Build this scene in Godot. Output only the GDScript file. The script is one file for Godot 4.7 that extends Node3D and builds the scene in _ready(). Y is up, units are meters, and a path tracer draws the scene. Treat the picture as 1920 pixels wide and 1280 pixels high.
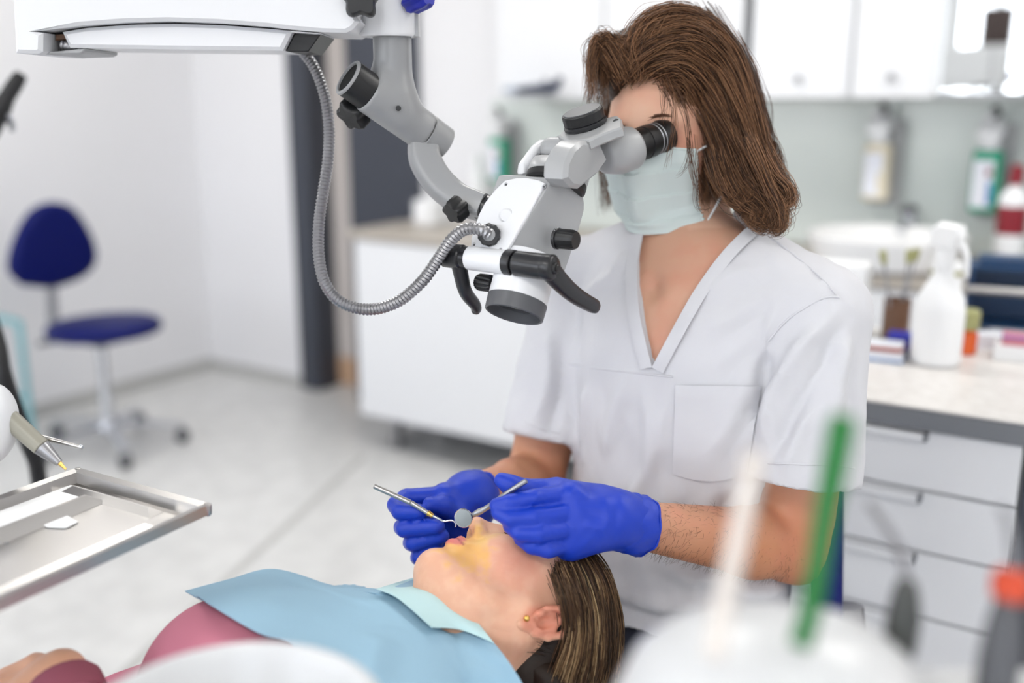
extends Node3D
# A dentist looks through an operating microscope at a reclined patient, in a bright white surgery.

const FOCAL := 1867.0            # focal length of a 35 mm lens in pixels of the 1920 x 1280 frame
const EYE := Vector3(0, 1.36, 0) # camera height above the floor
const TILT := -13.5
const TURN := 32.5               # the room stands turned by this angle against the camera's view
var lens_basis := Basis(Vector3.RIGHT, deg_to_rad(TILT))
var taken := {}
var M := {}
var rng := RandomNumberGenerator.new()


# ---------------------------------------------------------------- places
func at(px: float, py: float, d: float) -> Vector3:
	return EYE + lens_basis * Vector3((px - 960.0) / FOCAL * d, (640.0 - py) / FOCAL * d, -d)

func level(px: float, py: float, h: float) -> Vector3:
	var r := at(px, py, 1.0) - EYE
	return EYE + r * ((h - EYE.y) / r.y)

func room(a: float, h: float, b: float) -> Vector3:
	var t := deg_to_rad(TURN)
	return Vector3(cos(t) * a - sin(t) * b, h, sin(t) * a + cos(t) * b)

func room_xf(a: float, h: float, b: float) -> Transform3D:
	return Transform3D(Basis(Vector3.UP, -deg_to_rad(TURN)), room(a, h, b))

func on_room_plane(px: float, py: float, b: float) -> Vector3:   # where a sight line meets the plane b of the room
	var r := at(px, py, 1.0) - EYE
	var t := deg_to_rad(TURN)
	var n := Vector3(-sin(t), 0, cos(t))
	return EYE + r * ((b - n.dot(EYE)) / n.dot(r))

func room_a(p: Vector3) -> float:
	var t := deg_to_rad(TURN)
	return cos(t) * p.x + sin(t) * p.z

func frame(y_axis: Vector3, hint: Vector3, origin: Vector3) -> Transform3D:   # y along the axis, x near the hint
	var y := y_axis.normalized()
	var z := hint.cross(y).normalized()
	return Transform3D(Basis(y.cross(z), y, z), origin)


# ---------------------------------------------------------------- shapes
class Shape:
	var v := PackedVector3Array()
	var i := PackedInt32Array()
	var c := PackedColorArray()
	var uv := PackedVector2Array()
	func quad(a: int, b: int, d: int, e: int) -> void:
		i.append_array([a, b, d, a, d, e])
	func ring_strip(a: int, b: int, n: int, closed := true) -> void:
		for k in (n if closed else n - 1):
			var l := (k + 1) % n
			quad(a + k, a + l, b + l, b + k)
	func join(o: Shape) -> void:
		var n := v.size()
		v.append_array(o.v)
		c.append_array(o.c)
		for k in o.i:
			i.append(k + n)
	func normals() -> PackedVector3Array:
		var n := PackedVector3Array()
		n.resize(v.size())
		for t in range(0, i.size(), 3):
			var a := i[t]
			var b := i[t + 1]
			var d := i[t + 2]
			var f := (v[b] - v[a]).cross(v[d] - v[a])
			n[a] += f
			n[b] += f
			n[d] += f
		for k in n.size():
			n[k] = n[k].normalized()
		return n


func tube(s: Shape, pts: Array, radius, sides := 12, capped := true, flat := 1.0) -> void:
	var n := pts.size()
	var first := s.v.size()
	var t0: Vector3 = (pts[1] - pts[0]).normalized()
	var side := t0.cross(Vector3.UP if absf(t0.y) < 0.9 else Vector3.RIGHT).normalized()
	for k in n:
		var tan: Vector3 = (pts[mini(k + 1, n - 1)] - pts[maxi(k - 1, 0)]).normalized()
		side = (side - tan * side.dot(tan)).normalized()
		var up := tan.cross(side)
		var r: float = radius[k] if radius is Array or radius is PackedFloat32Array else radius
		for j in sides:
			var an := TAU * j / sides
			s.v.append(pts[k] + (side * cos(an) + up * sin(an) * flat) * r)
	for k in n - 1:
		s.ring_strip(first + k * sides, first + (k + 1) * sides, sides)
	if capped:
		fan(s, first, sides, true)
		fan(s, first + (n - 1) * sides, sides, false)

func fan(s: Shape, first: int, n: int, flip: bool) -> void:
	var mid := Vector3.ZERO
	for k in n:
		mid += s.v[first + k]
	s.v.append(mid / n)
	var c := s.v.size() - 1
	for k in n:
		var l := (k + 1) % n
		if flip:
			s.i.append_array([c, first + l, first + k])
		else:
			s.i.append_array([c, first + k, first + l])

func lathe(s: Shape, prof: Array, xf := Transform3D(), seg := 28, wobble := 0.0, lobes := 0) -> void:   # profile of Vector2(radius, height), bottom up along y
	var first := s.v.size()
	for p in prof:
		for j in seg:
			var an := -TAU * j / seg
			var r: float = p.x * (1.0 + (wobble * cos(an * lobes) if lobes else 0.0))
			s.v.append(xf * Vector3(cos(an) * r, p.y, sin(an) * r))
	for k in prof.size() - 1:
		s.ring_strip(first + k * seg, first + (k + 1) * seg, seg)
	if prof[0].x > 1e-5:
		fan(s, first, seg, true)
	if prof[-1].x > 1e-5:
		fan(s, first + (prof.size() - 1) * seg, seg, false)

func rod(s: Shape, a: Vector3, b: Vector3, ra: float, rb: float, bevel := 0.0, seg := 24) -> void:
	var l := (b - a).length()
	var xf := frame(b - a, Vector3.UP if absf((b - a).normalized().y) < 0.9 else Vector3.RIGHT, a)
	var e := minf(bevel, l * 0.4)
	lathe(s, [Vector2(ra - e, 0), Vector2(ra, e), Vector2(rb, l - e), Vector2(rb - e, l)] if e > 0 else [Vector2(ra, 0), Vector2(rb, l)], xf, seg)

func rbox(s: Shape, size: Vector3, r: float, xf := Transform3D(), fine := false) -> void:
	var h := size / 2
	r = minf(r, minf(h.x, minf(h.y, h.z)) * 0.98)
	var inner := h - Vector3.ONE * r
	for ax in 3:
		for sg in [-1.0, 1.0]:
			var u := (ax + 1) % 3
			var w := (ax + 2) % 3
			var cu := ticks(h[u], r, fine)
			var cw := ticks(h[w], r, fine)
			var first := s.v.size()
			for a in cu:
				for b in cw:
					var p := Vector3.ZERO
					p[ax] = h[ax] * sg
					p[u] = a
					p[w] = b
					var q := p.clamp(-inner, inner)
					var o := (p - q)
					s.v.append(xf * (q + o.normalized() * r if o.length() > 1e-9 else p))
			var n := cw.size()
			for a in cu.size() - 1:
				for b in n - 1:
					var k := first + a * n + b
					if sg > 0:
						s.quad(k, k + n, k + n + 1, k + 1)
					else:
						s.quad(k, k + 1, k + n + 1, k + n)

func ticks(h: float, r: float, fine: bool) -> Array:
	return [-h, -h + r * 0.3, -h + r * 0.62, -h + r, h - r, h - r * 0.62, h - r * 0.3, h] if fine else [-h, -h + r, h - r, h]

func slab(s: Shape, a: Vector3, b: Vector3, r := 0.0, xf := Transform3D()) -> void:
	rbox(s, (b - a).abs(), r, xf * Transform3D(Basis(), (a + b) / 2))

func prism(s: Shape, poly: PackedVector2Array, depth: float, xf := Transform3D(), bevel := 0.0) -> void:   # outline in x, y; extruded along z
	if Geometry2D.is_polygon_clockwise(poly):
		poly.reverse()
	var n := poly.size()
	var inset := PackedVector2Array()
	for k in n:
		var e0 := (poly[k] - poly[(k + n - 1) % n]).normalized()
		var e1 := (poly[(k + 1) % n] - poly[k]).normalized()
		var m := (Vector2(-e0.y, e0.x) + Vector2(-e1.y, e1.x))
		inset.append(poly[k] + m / maxf(m.length_squared(), 0.4) * 2.0 * bevel)
	var first := s.v.size()
	var z := depth / 2
	for layer in ([[inset, -z], [poly, -z + bevel], [poly, z - bevel], [inset, z]] if bevel > 0 else [[poly, -z], [poly, z]]):
		for p in layer[0]:
			s.v.append(xf * Vector3(p.x, p.y, layer[1]))
	var rings := 4 if bevel > 0 else 2
	for k in rings - 1:
		s.ring_strip(first + k * n, first + (k + 1) * n, n)
	var tr := Geometry2D.triangulate_polygon(inset if bevel > 0 else poly)
	for k in range(0, tr.size(), 3):
		var a := tr[k]
		var b := tr[k + 1]
		var c := tr[k + 2]
		var q := inset if bevel > 0 else poly
		if (q[b] - q[a]).cross(q[c] - q[a]) < 0:
			var t := b
			b = c
			c = t
		s.i.append_array([first + a, first + c, first + b])
		var o := first + (rings - 1) * n
		s.i.append_array([o + a, o + b, o + c])

func loft(s: Shape, rings: Array, capped := true) -> void:
	var n: int = rings[0].size()
	var first := s.v.size()
	for r in rings:
		for p in r:
			s.v.append(p)
	for k in rings.size() - 1:
		s.ring_strip(first + k * n, first + (k + 1) * n, n)
	if capped:
		fan(s, first, n, true)
		fan(s, first + (rings.size() - 1) * n, n, false)

func oval(centre: Vector3, x: Vector3, y: Vector3, n := 24, power := 2.0) -> PackedVector3Array:   # a superellipse; counter-clockwise about x cross y
	var out := PackedVector3Array()
	for k in n:
		var an := TAU * k / n
		var c := cos(an)
		var t := sin(an)
		out.append(centre + x * signf(c) * pow(absf(c), 2.0 / power) + y * signf(t) * pow(absf(t), 2.0 / power))
	return out

func spline(pts: Array, per := 6) -> Array:   # Catmull-Rom through points of any one type
	var out := []
	var n := pts.size()
	for k in n - 1:
		var a = pts[maxi(k - 1, 0)]
		var b = pts[k]
		var c = pts[k + 1]
		var d = pts[mini(k + 2, n - 1)]
		for j in per:
			var t := float(j) / per
			out.append(0.5 * (2.0 * b + (c - a) * t + (2.0 * a - 5.0 * b + 4.0 * c - d) * t * t + (3.0 * b - a - 3.0 * c + d) * t * t * t))
	out.append(pts[-1])
	return out

func sheet(s: Shape, grid: Array, per: int, thick: float) -> void:   # a cloth through a grid of points, with two faces
	var rows := []
	for r in grid:
		rows.append(spline(r, per))
	var cols := []
	for k in rows[0].size():
		var line := []
		for r in rows:
			line.append(r[k])
		cols.append(spline(line, per))
	sheet_of(s, cols, thick)

func sheet_of(s: Shape, cols: Array, thick: float) -> void:
	var nu := cols.size()
	var nv: int = cols[0].size()
	var nrm := []
	for u in nu:
		var line := []
		for w in nv:
			var du: Vector3 = cols[mini(u + 1, nu - 1)][w] - cols[maxi(u - 1, 0)][w]
			var dv: Vector3 = cols[u][mini(w + 1, nv - 1)] - cols[u][maxi(w - 1, 0)]
			line.append(du.cross(dv).normalized())
		nrm.append(line)
	var first := s.v.size()
	for side in [0.5, -0.5]:
		for u in nu:
			for w in nv:
				s.v.append(cols[u][w] + nrm[u][w] * thick * side)
	var other := first + nu * nv
	for u in nu - 1:
		for w in nv - 1:
			var k := first + u * nv + w
			s.quad(k, k + nv, k + nv + 1, k + 1)
			k += nu * nv
			s.quad(k, k + 1, k + nv + 1, k + nv)
	for u in nu - 1:
		var k := u * nv
		s.quad(first + k, other + k, other + k + nv, first + k + nv)
		k += nv - 1
		s.quad(first + k, first + k + nv, other + k + nv, other + k)
	for w in nv - 1:
		s.quad(first + w, first + w + 1, other + w + 1, other + w)
		var k := (nu - 1) * nv + w
		s.quad(first + k, other + k, other + k + 1, first + k + 1)


# ---------------------------------------------------------------- objects
func numbered(called: String) -> String:
	var n: int = taken.get(called, 0)
	taken[called] = n + 1
	return called if n == 0 else "%s_%03d" % [called, n]

func thing(called: String, label: String, category: String, base := Vector3.ZERO, group := "") -> Node3D:
	var o := Node3D.new()
	o.name = numbered(called)
	add_child(o)
	o.position = base
	tag(o, label, category, group)
	return o

func tag(o: Node, label: String, category: String, group := "", kind := "") -> Node:
	if label:
		o.set_meta("label", label)
	if category:
		o.set_meta("category", category)
	if group:
		o.set_meta("group", group)
	if kind:
		o.set_meta("kind", kind)
	return o

func part(s: Shape, called: String, m: Material, parent: Node3D = self, crease := 38.0) -> MeshInstance3D:
	var o := MeshInstance3D.new()
	var back := Transform3D() if parent == self else parent.global_transform.affine_inverse()
	var arr := []
	arr.resize(Mesh.ARRAY_MAX)
	if crease >= 180.0:
		var nn := s.normals()
		var vv := s.v.duplicate()
		for k in vv.size():
			vv[k] = back * vv[k]
			nn[k] = back.basis * nn[k]
		var ii := s.i.duplicate()
		for t in range(0, ii.size(), 3):
			var x := ii[t + 1]
			ii[t + 1] = ii[t + 2]
			ii[t + 2] = x
		arr[Mesh.ARRAY_VERTEX] = vv
		arr[Mesh.ARRAY_NORMAL] = nn
		arr[Mesh.ARRAY_INDEX] = ii
		if s.c.size() == s.v.size():
			arr[Mesh.ARRAY_COLOR] = s.c
		if s.uv.size() == s.v.size():
			arr[Mesh.ARRAY_TEX_UV] = s.uv
	else:
		var where := {}
		var weld := PackedInt32Array()
		for p in s.v:
			var key := (p * 20000.0).round()
			if not where.has(key):
				where[key] = where.size()
			weld.append(where[key])
		var around := []
		around.resize(where.size())
		var fn := PackedVector3Array()
		for t in range(0, s.i.size(), 3):
			var f := (s.v[s.i[t + 1]] - s.v[s.i[t]]).cross(s.v[s.i[t + 2]] - s.v[s.i[t]])
			fn.append(f)
			for j in 3:
				var w := weld[s.i[t + j]]
				if around[w] == null:
					around[w] = []
				around[w].append(t / 3)
		var least := cos(deg_to_rad(crease))
		var vv := PackedVector3Array()
		var nn := PackedVector3Array()
		var cc := PackedColorArray()
		var tt := PackedVector2Array()
		for t in range(0, s.i.size(), 3):
			var f := fn[t / 3]
			if f.length_squared() < 1e-22:
				continue
			var fu := f.normalized()
			for j in [0, 2, 1]:
				var k := s.i[t + j]
				var n := Vector3.ZERO
				for q in around[weld[k]]:
					if fn[q].normalized().dot(fu) > least:
						n += fn[q]
				vv.append(back * s.v[k])
				nn.append(back.basis * n.normalized())
				if s.c.size() == s.v.size():
					cc.append(s.c[k])
				if s.uv.size() == s.v.size():
					tt.append(s.uv[k])
		arr[Mesh.ARRAY_VERTEX] = vv
		arr[Mesh.ARRAY_NORMAL] = nn
		if cc.size():
			arr[Mesh.ARRAY_COLOR] = cc
		if tt.size():
			arr[Mesh.ARRAY_TEX_UV] = tt
	var mesh := ArrayMesh.new()
	mesh.add_surface_from_arrays(Mesh.PRIMITIVE_TRIANGLES, arr)
	mesh.surface_set_material(0, m)
	o.mesh = mesh
	o.name = numbered(called) if parent == self else called
	parent.add_child(o, true)
	return o

func struct(s: Shape, called: String, m: Material, label := "") -> MeshInstance3D:
	var o := part(s, called, m)
	tag(o, label, "", "", "structure")
	return o


# ---------------------------------------------------------------- materials
func paint(called: String, srgb: Color, rough := 0.5, metal := 0.0, spec := 0.5) -> StandardMaterial3D:
	var m := StandardMaterial3D.new()
	m.resource_name = called
	m.albedo_color = srgb
	m.roughness = rough
	m.metallic = metal
	m.metallic_specular = spec
	M[called] = m
	return m

func grain(m: StandardMaterial3D, size: float, relief: float, freq := 0.03, kind := FastNoiseLite.TYPE_SIMPLEX, seed_of := 3) -> StandardMaterial3D:   # fine relief, size metres a repeat
	var n := FastNoiseLite.new()
	n.noise_type = kind
	n.frequency = freq
	n.seed = seed_of
	n.fractal_octaves = 3
	var t := NoiseTexture2D.new()
	t.width = 512
	t.height = 512
	t.seamless = true
	t.noise = n
	m.heightmap_enabled = true
	m.heightmap_texture = t
	m.heightmap_scale = relief
	m.uv1_triplanar = true
	m.uv1_world_triplanar = true
	m.uv1_scale = Vector3.ONE / size
	return m

func mottle(m: StandardMaterial3D, size: float, a: Color, b: Color, freq := 0.01, seed_of := 5) -> StandardMaterial3D:   # colour patches
	var n := FastNoiseLite.new()
	n.frequency = freq
	n.seed = seed_of
	n.fractal_octaves = 4
	var g := Gradient.new()
	g.set_color(0, a)
	g.set_color(1, b)
	var t := NoiseTexture2D.new()
	t.width = 512
	t.height = 512
	t.seamless = true
	t.noise = n
	t.color_ramp = g
	m.albedo_color = Color.WHITE
	m.albedo_texture = t
	m.uv1_triplanar = true
	m.uv1_world_triplanar = true
	m.uv1_scale = Vector3.ONE / size
	return m


# ---------------------------------------------------------------- soft bodies: a distance field, meshed as surface nets
class Field:
	var kind := PackedInt32Array()
	var a := PackedVector3Array()
	var b := PackedVector3Array()
	var ra := PackedFloat32Array()
	var rb := PackedFloat32Array()
	var k := PackedFloat32Array()
	var cut := PackedInt32Array()
	var inv: Array[Basis] = []
	var xf := Transform3D()
	var size := 1.0
	func bone(p: Vector3, q: Vector3, r0: float, r1: float, soft := 0.01, minus := 0) -> void:
		kind.append(0)
		a.append(xf * p)
		b.append(xf.basis * (q - p))
		ra.append(r0 * size)
		rb.append(r1 * size)
		k.append(soft)
		cut.append(minus)
		inv.append(Basis())
	func ball(p: Vector3, r: Vector3, soft := 0.01, minus := 0, turn := Basis()) -> void:
		kind.append(1)
		a.append(xf * p)
		b.append(r * size)
		ra.append(0)
		rb.append(0)
		k.append(soft)
		cut.append(minus)
		inv.append((xf.basis.orthonormalized() * turn).inverse())
	func plane(p: Vector3, n: Vector3, soft := 0.0) -> void:   # cuts away what lies beyond the plane
		kind.append(2)
		a.append(xf * p)
		b.append((xf.basis * n).normalized())
		ra.append(0)
		rb.append(0)
		k.append(soft)
		cut.append(1)
		inv.append(Basis())
	func cuff(p: Vector3, q: Vector3, r0: float, r1: float, soft := 0.01) -> void:   # a bone with a flat open end at q
		bone(p, q, r0, r1, soft)
		kind[-1] = 3
	func wedge(apex: Vector3, n0: Vector3, n1: Vector3, n2: Vector3, back: float, soft := 0.0) -> void:   # cuts the corner inside three planes
		kind.append(4)
		a.append(apex)
		b.append(Vector3.ZERO)
		ra.append(back)
		rb.append(0)
		k.append(soft)
		cut.append(1)
		inv.append(Basis(n0, n1, n2))
	func chain(pts: Array, rad: Array, soft := 0.008) -> void:
		for j in pts.size() - 1:
			bone(pts[j], pts[j + 1], rad[j], rad[j + 1], soft if j == 0 else minf(soft, 0.006))
	func d(p: Vector3) -> float:
		var out := 10.0
		for j in kind.size():
			var e: float
			if kind[j] == 0:
				var w := p - a[j]
				var ab := b[j]
				var h := clampf(w.dot(ab) / maxf(ab.length_squared(), 1e-9), 0.0, 1.0)
				e = (w - ab * h).length() - ra[j] - (rb[j] - ra[j]) * h
			elif kind[j] == 1:
				var q := inv[j] * (p - a[j])
				var r := b[j]
				var n := q / r
				var k0 := n.length()
				e = k0 * (k0 - 1.0) / maxf((n / r).length(), 1e-6)
			elif kind[j] == 2:
				e = -(p - a[j]).dot(b[j])
			elif kind[j] == 3:
				var w := p - a[j]
				var ab := b[j]
				var h := clampf(w.dot(ab) / ab.length_squared(), 0.0, 1.3)
				e = maxf((w - ab * h).length() - ra[j] - (rb[j] - ra[j]) * h, (w - ab).dot(ab.normalized()))
			else:
				var w := p - a[j]
				e = maxf(maxf(w.dot(inv[j].x), w.dot(inv[j].y)), w.dot(inv[j].z) - ra[j])
			var s := k[j]
			if cut[j]:
				e = -e
				var h := maxf(s - absf(out - e), 0.0) / s if s > 0 else 0.0
				out = maxf(out, e) + h * h * s * 0.25
			elif e < out + s:
				var h := maxf(s - absf(out - e), 0.0) / s if s > 0 else 0.0
				out = minf(out, e) - h * h * s * 0.25
		return out

func net(f: Field, lo: Vector3, hi: Vector3, cell: float, s: Shape) -> void:
	const B := 6
	var nb := Vector3i(((hi - lo) / (cell * B)).ceil())
	var nx := nb.x * B + 1
	var ny := nb.y * B + 1
	var nz := nb.z * B + 1
	var g := PackedFloat32Array()
	g.resize(nx * ny * nz)
	g.fill(1e9)
	var live := []
	var reach := B * cell * 0.87 * 1.25 + cell
	for bx in nb.x:
		for by in nb.y:
			for bz in nb.z:
				if absf(f.d(lo + Vector3(bx + 0.5, by + 0.5, bz + 0.5) * B * cell)) < reach:
					live.append(Vector3i(bx, by, bz) * B)
	for o in live:
		for x in B + 1:
			for y in B + 1:
				var row: int = ((o.x + x) * ny + o.y + y) * nz + o.z
				for z in B + 1:
					if g[row + z] > 1e8:
						g[row + z] = f.d(lo + Vector3(o.x + x, o.y + y, o.z + z) * cell)
	var at_cell := PackedInt32Array()
	at_cell.resize(g.size())
	at_cell.fill(-1)
	var used := PackedInt32Array()
	var off := PackedInt32Array([0, 1, nz, nz + 1, ny * nz, ny * nz + 1, ny * nz + nz, ny * nz + nz + 1])
	var pos := [Vector3(0, 0, 0), Vector3(0, 0, 1), Vector3(0, 1, 0), Vector3(0, 1, 1), Vector3(1, 0, 0), Vector3(1, 0, 1), Vector3(1, 1, 0), Vector3(1, 1, 1)]
	var edges := [[0, 1], [2, 3], [4, 5], [6, 7], [0, 2], [1, 3], [4, 6], [5, 7], [0, 4], [1, 5], [2, 6], [3, 7]]
	for o in live:
		for x in B:
			for y in B:
				for z in B:
					var n: int = ((o.x + x) * ny + o.y + y) * nz + o.z + z
					var inside := 0
					for q in 8:
						if g[n + off[q]] < 0.0:
							inside += 1
					if inside == 0 or inside == 8:
						continue
					var sum := Vector3.ZERO
					var count := 0
					for e in edges:
						var d0 := g[n + off[e[0]]]
						var d1 := g[n + off[e[1]]]
						if (d0 < 0.0) != (d1 < 0.0):
							sum += pos[e[0]].lerp(pos[e[1]], d0 / (d0 - d1))
							count += 1
					at_cell[n] = s.v.size()
					used.append(n)
					s.v.append(lo + (Vector3(o.x + x, o.y + y, o.z + z) + sum / count) * cell)
	var step := PackedInt32Array([ny * nz, nz, 1])
	for n in used:
		for ax in 3:
			var d0 := g[n]
			var d1 := g[n + step[ax]]
			if (d0 < 0.0) == (d1 < 0.0):
				continue
			var u := step[(ax + 1) % 3]
			var w := step[(ax + 2) % 3]
			if n - u - w < 0:
				continue
			var q0 := at_cell[n]
			var q1 := at_cell[n - u]
			var q2 := at_cell[n - u - w]
			var q3 := at_cell[n - w]
			if q1 < 0 or q2 < 0 or q3 < 0:
				continue
			if d0 < 0.0:
				s.quad(q0, q1, q2, q3)
			else:
				s.quad(q0, q3, q2, q1)

func hit(f: Field, px: float, py: float, near := 0.7, far := 2.2) -> Vector3:   # where the sight line through a pixel meets the field
	var dir := (at(px, py, 1.0) - EYE).normalized()
	var t := near
	for k in 90:
		var e := f.d(EYE + dir * t)
		if e < 0.0004:
			break
		t += e * 0.8
		if t > far:
			break
	return EYE + dir * t

func ripple(s: Shape, folds: Array, first := 0) -> void:   # pushes the surface out along ridges: [points, height, width]
	var n := s.normals()
	var lo := []
	for f in folds:
		var bx := AABB(f[0][0], Vector3.ZERO)
		for p in f[0]:
			bx = bx.expand(p)
		lo.append(bx.grow(f[2] * 2.6))
	for k in range(first, s.v.size()):
		var p := s.v[k]
		var up := 0.0
		for j in folds.size():
			if not lo[j].has_point(p):
				continue
			var f = folds[j]
			var pts: Array = f[0]
			var best := 1e9
			var share := 0.0
			for m in pts.size() - 1:
				var ab: Vector3 = pts[m + 1] - pts[m]
				var h: float = clampf((p - pts[m]).dot(ab) / ab.length_squared(), 0.0, 1.0)
				var e: float = (p - pts[m] - ab * h).length_squared()
				if e < best:
					best = e
					share = (m + h) / (pts.size() - 1)
			up += f[1] * exp(-best / (f[2] * f[2])) * minf(1.0, minf(share, 1.0 - share) * 4.0 + 0.15)
		s.v[k] = p + n[k] * up


# ================================================================ the scene
func _ready() -> void:
	set_camera()
	set_light()
	make_materials()
	build_shell()
	build_left_side()
	build_sink_wall()
	build_drawer_unit()
	build_stools()
	build_microscope()
	build_dentist()
	build_patient()
	build_patient_chair()
	build_tools()
	build_foreground()

func set_camera() -> void:
	var c := Camera3D.new()
	c.name = "camera"
	c.near = 0.02
	c.far = 60.0
	var at_lens := CameraAttributesPhysical.new()
	at_lens.frustum_focal_length = 35.0
	at_lens.frustum_near = 0.02
	at_lens.frustum_far = 60.0
	at_lens.frustum_focus_distance = 1.145
	at_lens.exposure_aperture = 1.4
	c.attributes = at_lens
	add_child(c)
	c.fov = rad_to_deg(2.0 * atan(640.0 / FOCAL))
	c.transform = Transform3D(lens_basis, EYE)
	c.current = true

func set_light() -> void:
	var e := Environment.new()
	e.tonemap_mode = Environment.TONE_MAPPER_LINEAR
	e.tonemap_exposure = 1.25
	e.background_mode = Environment.BG_SKY
	var sky := ProceduralSkyMaterial.new()   # a bright, evenly overcast day
	sky.sky_top_color = Color(0.86, 0.9, 0.96)
	sky.sky_horizon_color = Color(0.95, 0.96, 0.98)
	sky.ground_bottom_color = Color(0.6, 0.6, 0.58)
	sky.ground_horizon_color = Color(0.8, 0.8, 0.79)
	sky.sun_angle_max = 0.0
	sky.energy_multiplier = 5.5
	e.sky = Sky.new()
	e.sky.sky_material = sky
	e.sdfgi_enabled = true
	e.ssao_enabled = true
	e.ssil_enabled = true
	var w := WorldEnvironment.new()
	w.name = "surroundings"
	w.environment = e
	add_child(w)

const CEILING := 2.75
const LEFT := -4.05
const RIGHT := 2.7
const BACK := -3.43
const FRONT := 2.5

func make_materials() -> void:
	grain(paint("wall_white", Color(0.91, 0.91, 0.92), 0.75), 0.6, 0.02)
	paint("ceiling_white", Color(0.93, 0.93, 0.93), 0.9)
	var fl := mottle(paint("floor_vinyl", Color.WHITE, 0.32), 0.8, Color(0.8, 0.8, 0.795), Color(0.87, 0.87, 0.865), 0.012)
	fl.roughness = 0.3
	paint("floor_seam", Color(0.72, 0.72, 0.71), 0.5)
	paint("charcoal", Color(0.235, 0.25, 0.29), 0.45)
	grain(paint("beige_wall", Color(0.8, 0.77, 0.75), 0.8), 0.5, 0.02)
	mottle(paint("wood_base", Color.WHITE, 0.5), 0.3, Color(0.74, 0.6, 0.48), Color(0.82, 0.69, 0.58), 0.02)
	paint("lacquer_white", Color(0.9, 0.905, 0.915), 0.22)
	paint("worktop_beige", Color(0.7, 0.67, 0.63), 0.4)
	mottle(paint("worktop_stone", Color.WHITE, 0.35), 0.35, Color(0.8, 0.785, 0.77), Color(0.87, 0.86, 0.85), 0.02)
	paint("worktop_edge", Color(0.47, 0.48, 0.5), 0.4)
	paint("splash_glass", Color(0.855, 0.885, 0.87), 0.12)
	paint("mirror", Color(0.95, 0.96, 0.96), 0.015, 1.0)
	paint("chrome", Color(0.8, 0.81, 0.83), 0.12, 1.0)
	grain(paint("brushed_steel", Color(0.7, 0.69, 0.68), 0.28, 1.0), 0.1, 0.004, 0.06)
	paint("satin_steel", Color(0.62, 0.62, 0.63), 0.36, 1.0)
	paint("gold", Color(0.9, 0.72, 0.4), 0.2, 1.0)
	paint("black_plastic", Color(0.075, 0.077, 0.085), 0.42)
	paint("black_satin", Color(0.13, 0.132, 0.145), 0.3)
	paint("grey_plastic", Color(0.32, 0.325, 0.34), 0.42)
	paint("device_white", Color(0.89, 0.895, 0.905), 0.3)
	paint("device_grey", Color(0.655, 0.66, 0.665), 0.34)
	paint("arm_grey", Color(0.58, 0.585, 0.59), 0.33)
	paint("ceramic", Color(0.95, 0.95, 0.95), 0.1)
	paint("plastic_white", Color(0.94, 0.945, 0.95), 0.35)
	paint("plastic_blue", Color(0.05, 0.12, 0.62), 0.35)
	grain(paint("navy_vinyl", Color(0.045, 0.085, 0.36), 0.5, 0.0, 0.3), 0.03, 0.01, 0.05)
	paint("teal_metal", Color(0.5, 0.73, 0.76), 0.4)
	paint("green_soap", Color(0.0, 0.62, 0.47), 0.2)
	paint("cream_soap", Color(0.88, 0.84, 0.74), 0.25)
	paint("label_white", Color(0.9, 0.91, 0.94), 0.5)
	paint("label_blue", Color(0.2, 0.5, 0.75), 0.5)
	paint("label_violet", Color(0.35, 0.32, 0.72), 0.5)
	paint("wine_red", Color(0.52, 0.06, 0.13), 0.4)
	paint("rust_red", Color(0.66, 0.36, 0.3), 0.6)
	paint("petrol_blue", Color(0.04, 0.22, 0.38), 0.4)
	paint("amber", Color(0.85, 0.36, 0.12), 0.25)
	paint("olive", Color(0.62, 0.62, 0.42), 0.4)
	paint("brown", Color(0.42, 0.3, 0.22), 0.45)
	paint("pink_label", Color(0.8, 0.5, 0.55), 0.5)
	paint("lamp_panel", Color(0.95, 0.95, 0.95), 0.6)
	M.lamp_panel.emission_enabled = true
	M.lamp_panel.emission = Color(1, 0.99, 0.97)
	M.lamp_panel.emission_energy_multiplier = 1.6
	var pane := paint("window_glass", Color(1, 1, 1, 0.04), 0.0)
	pane.transparency = BaseMaterial3D.TRANSPARENCY_ALPHA

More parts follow.
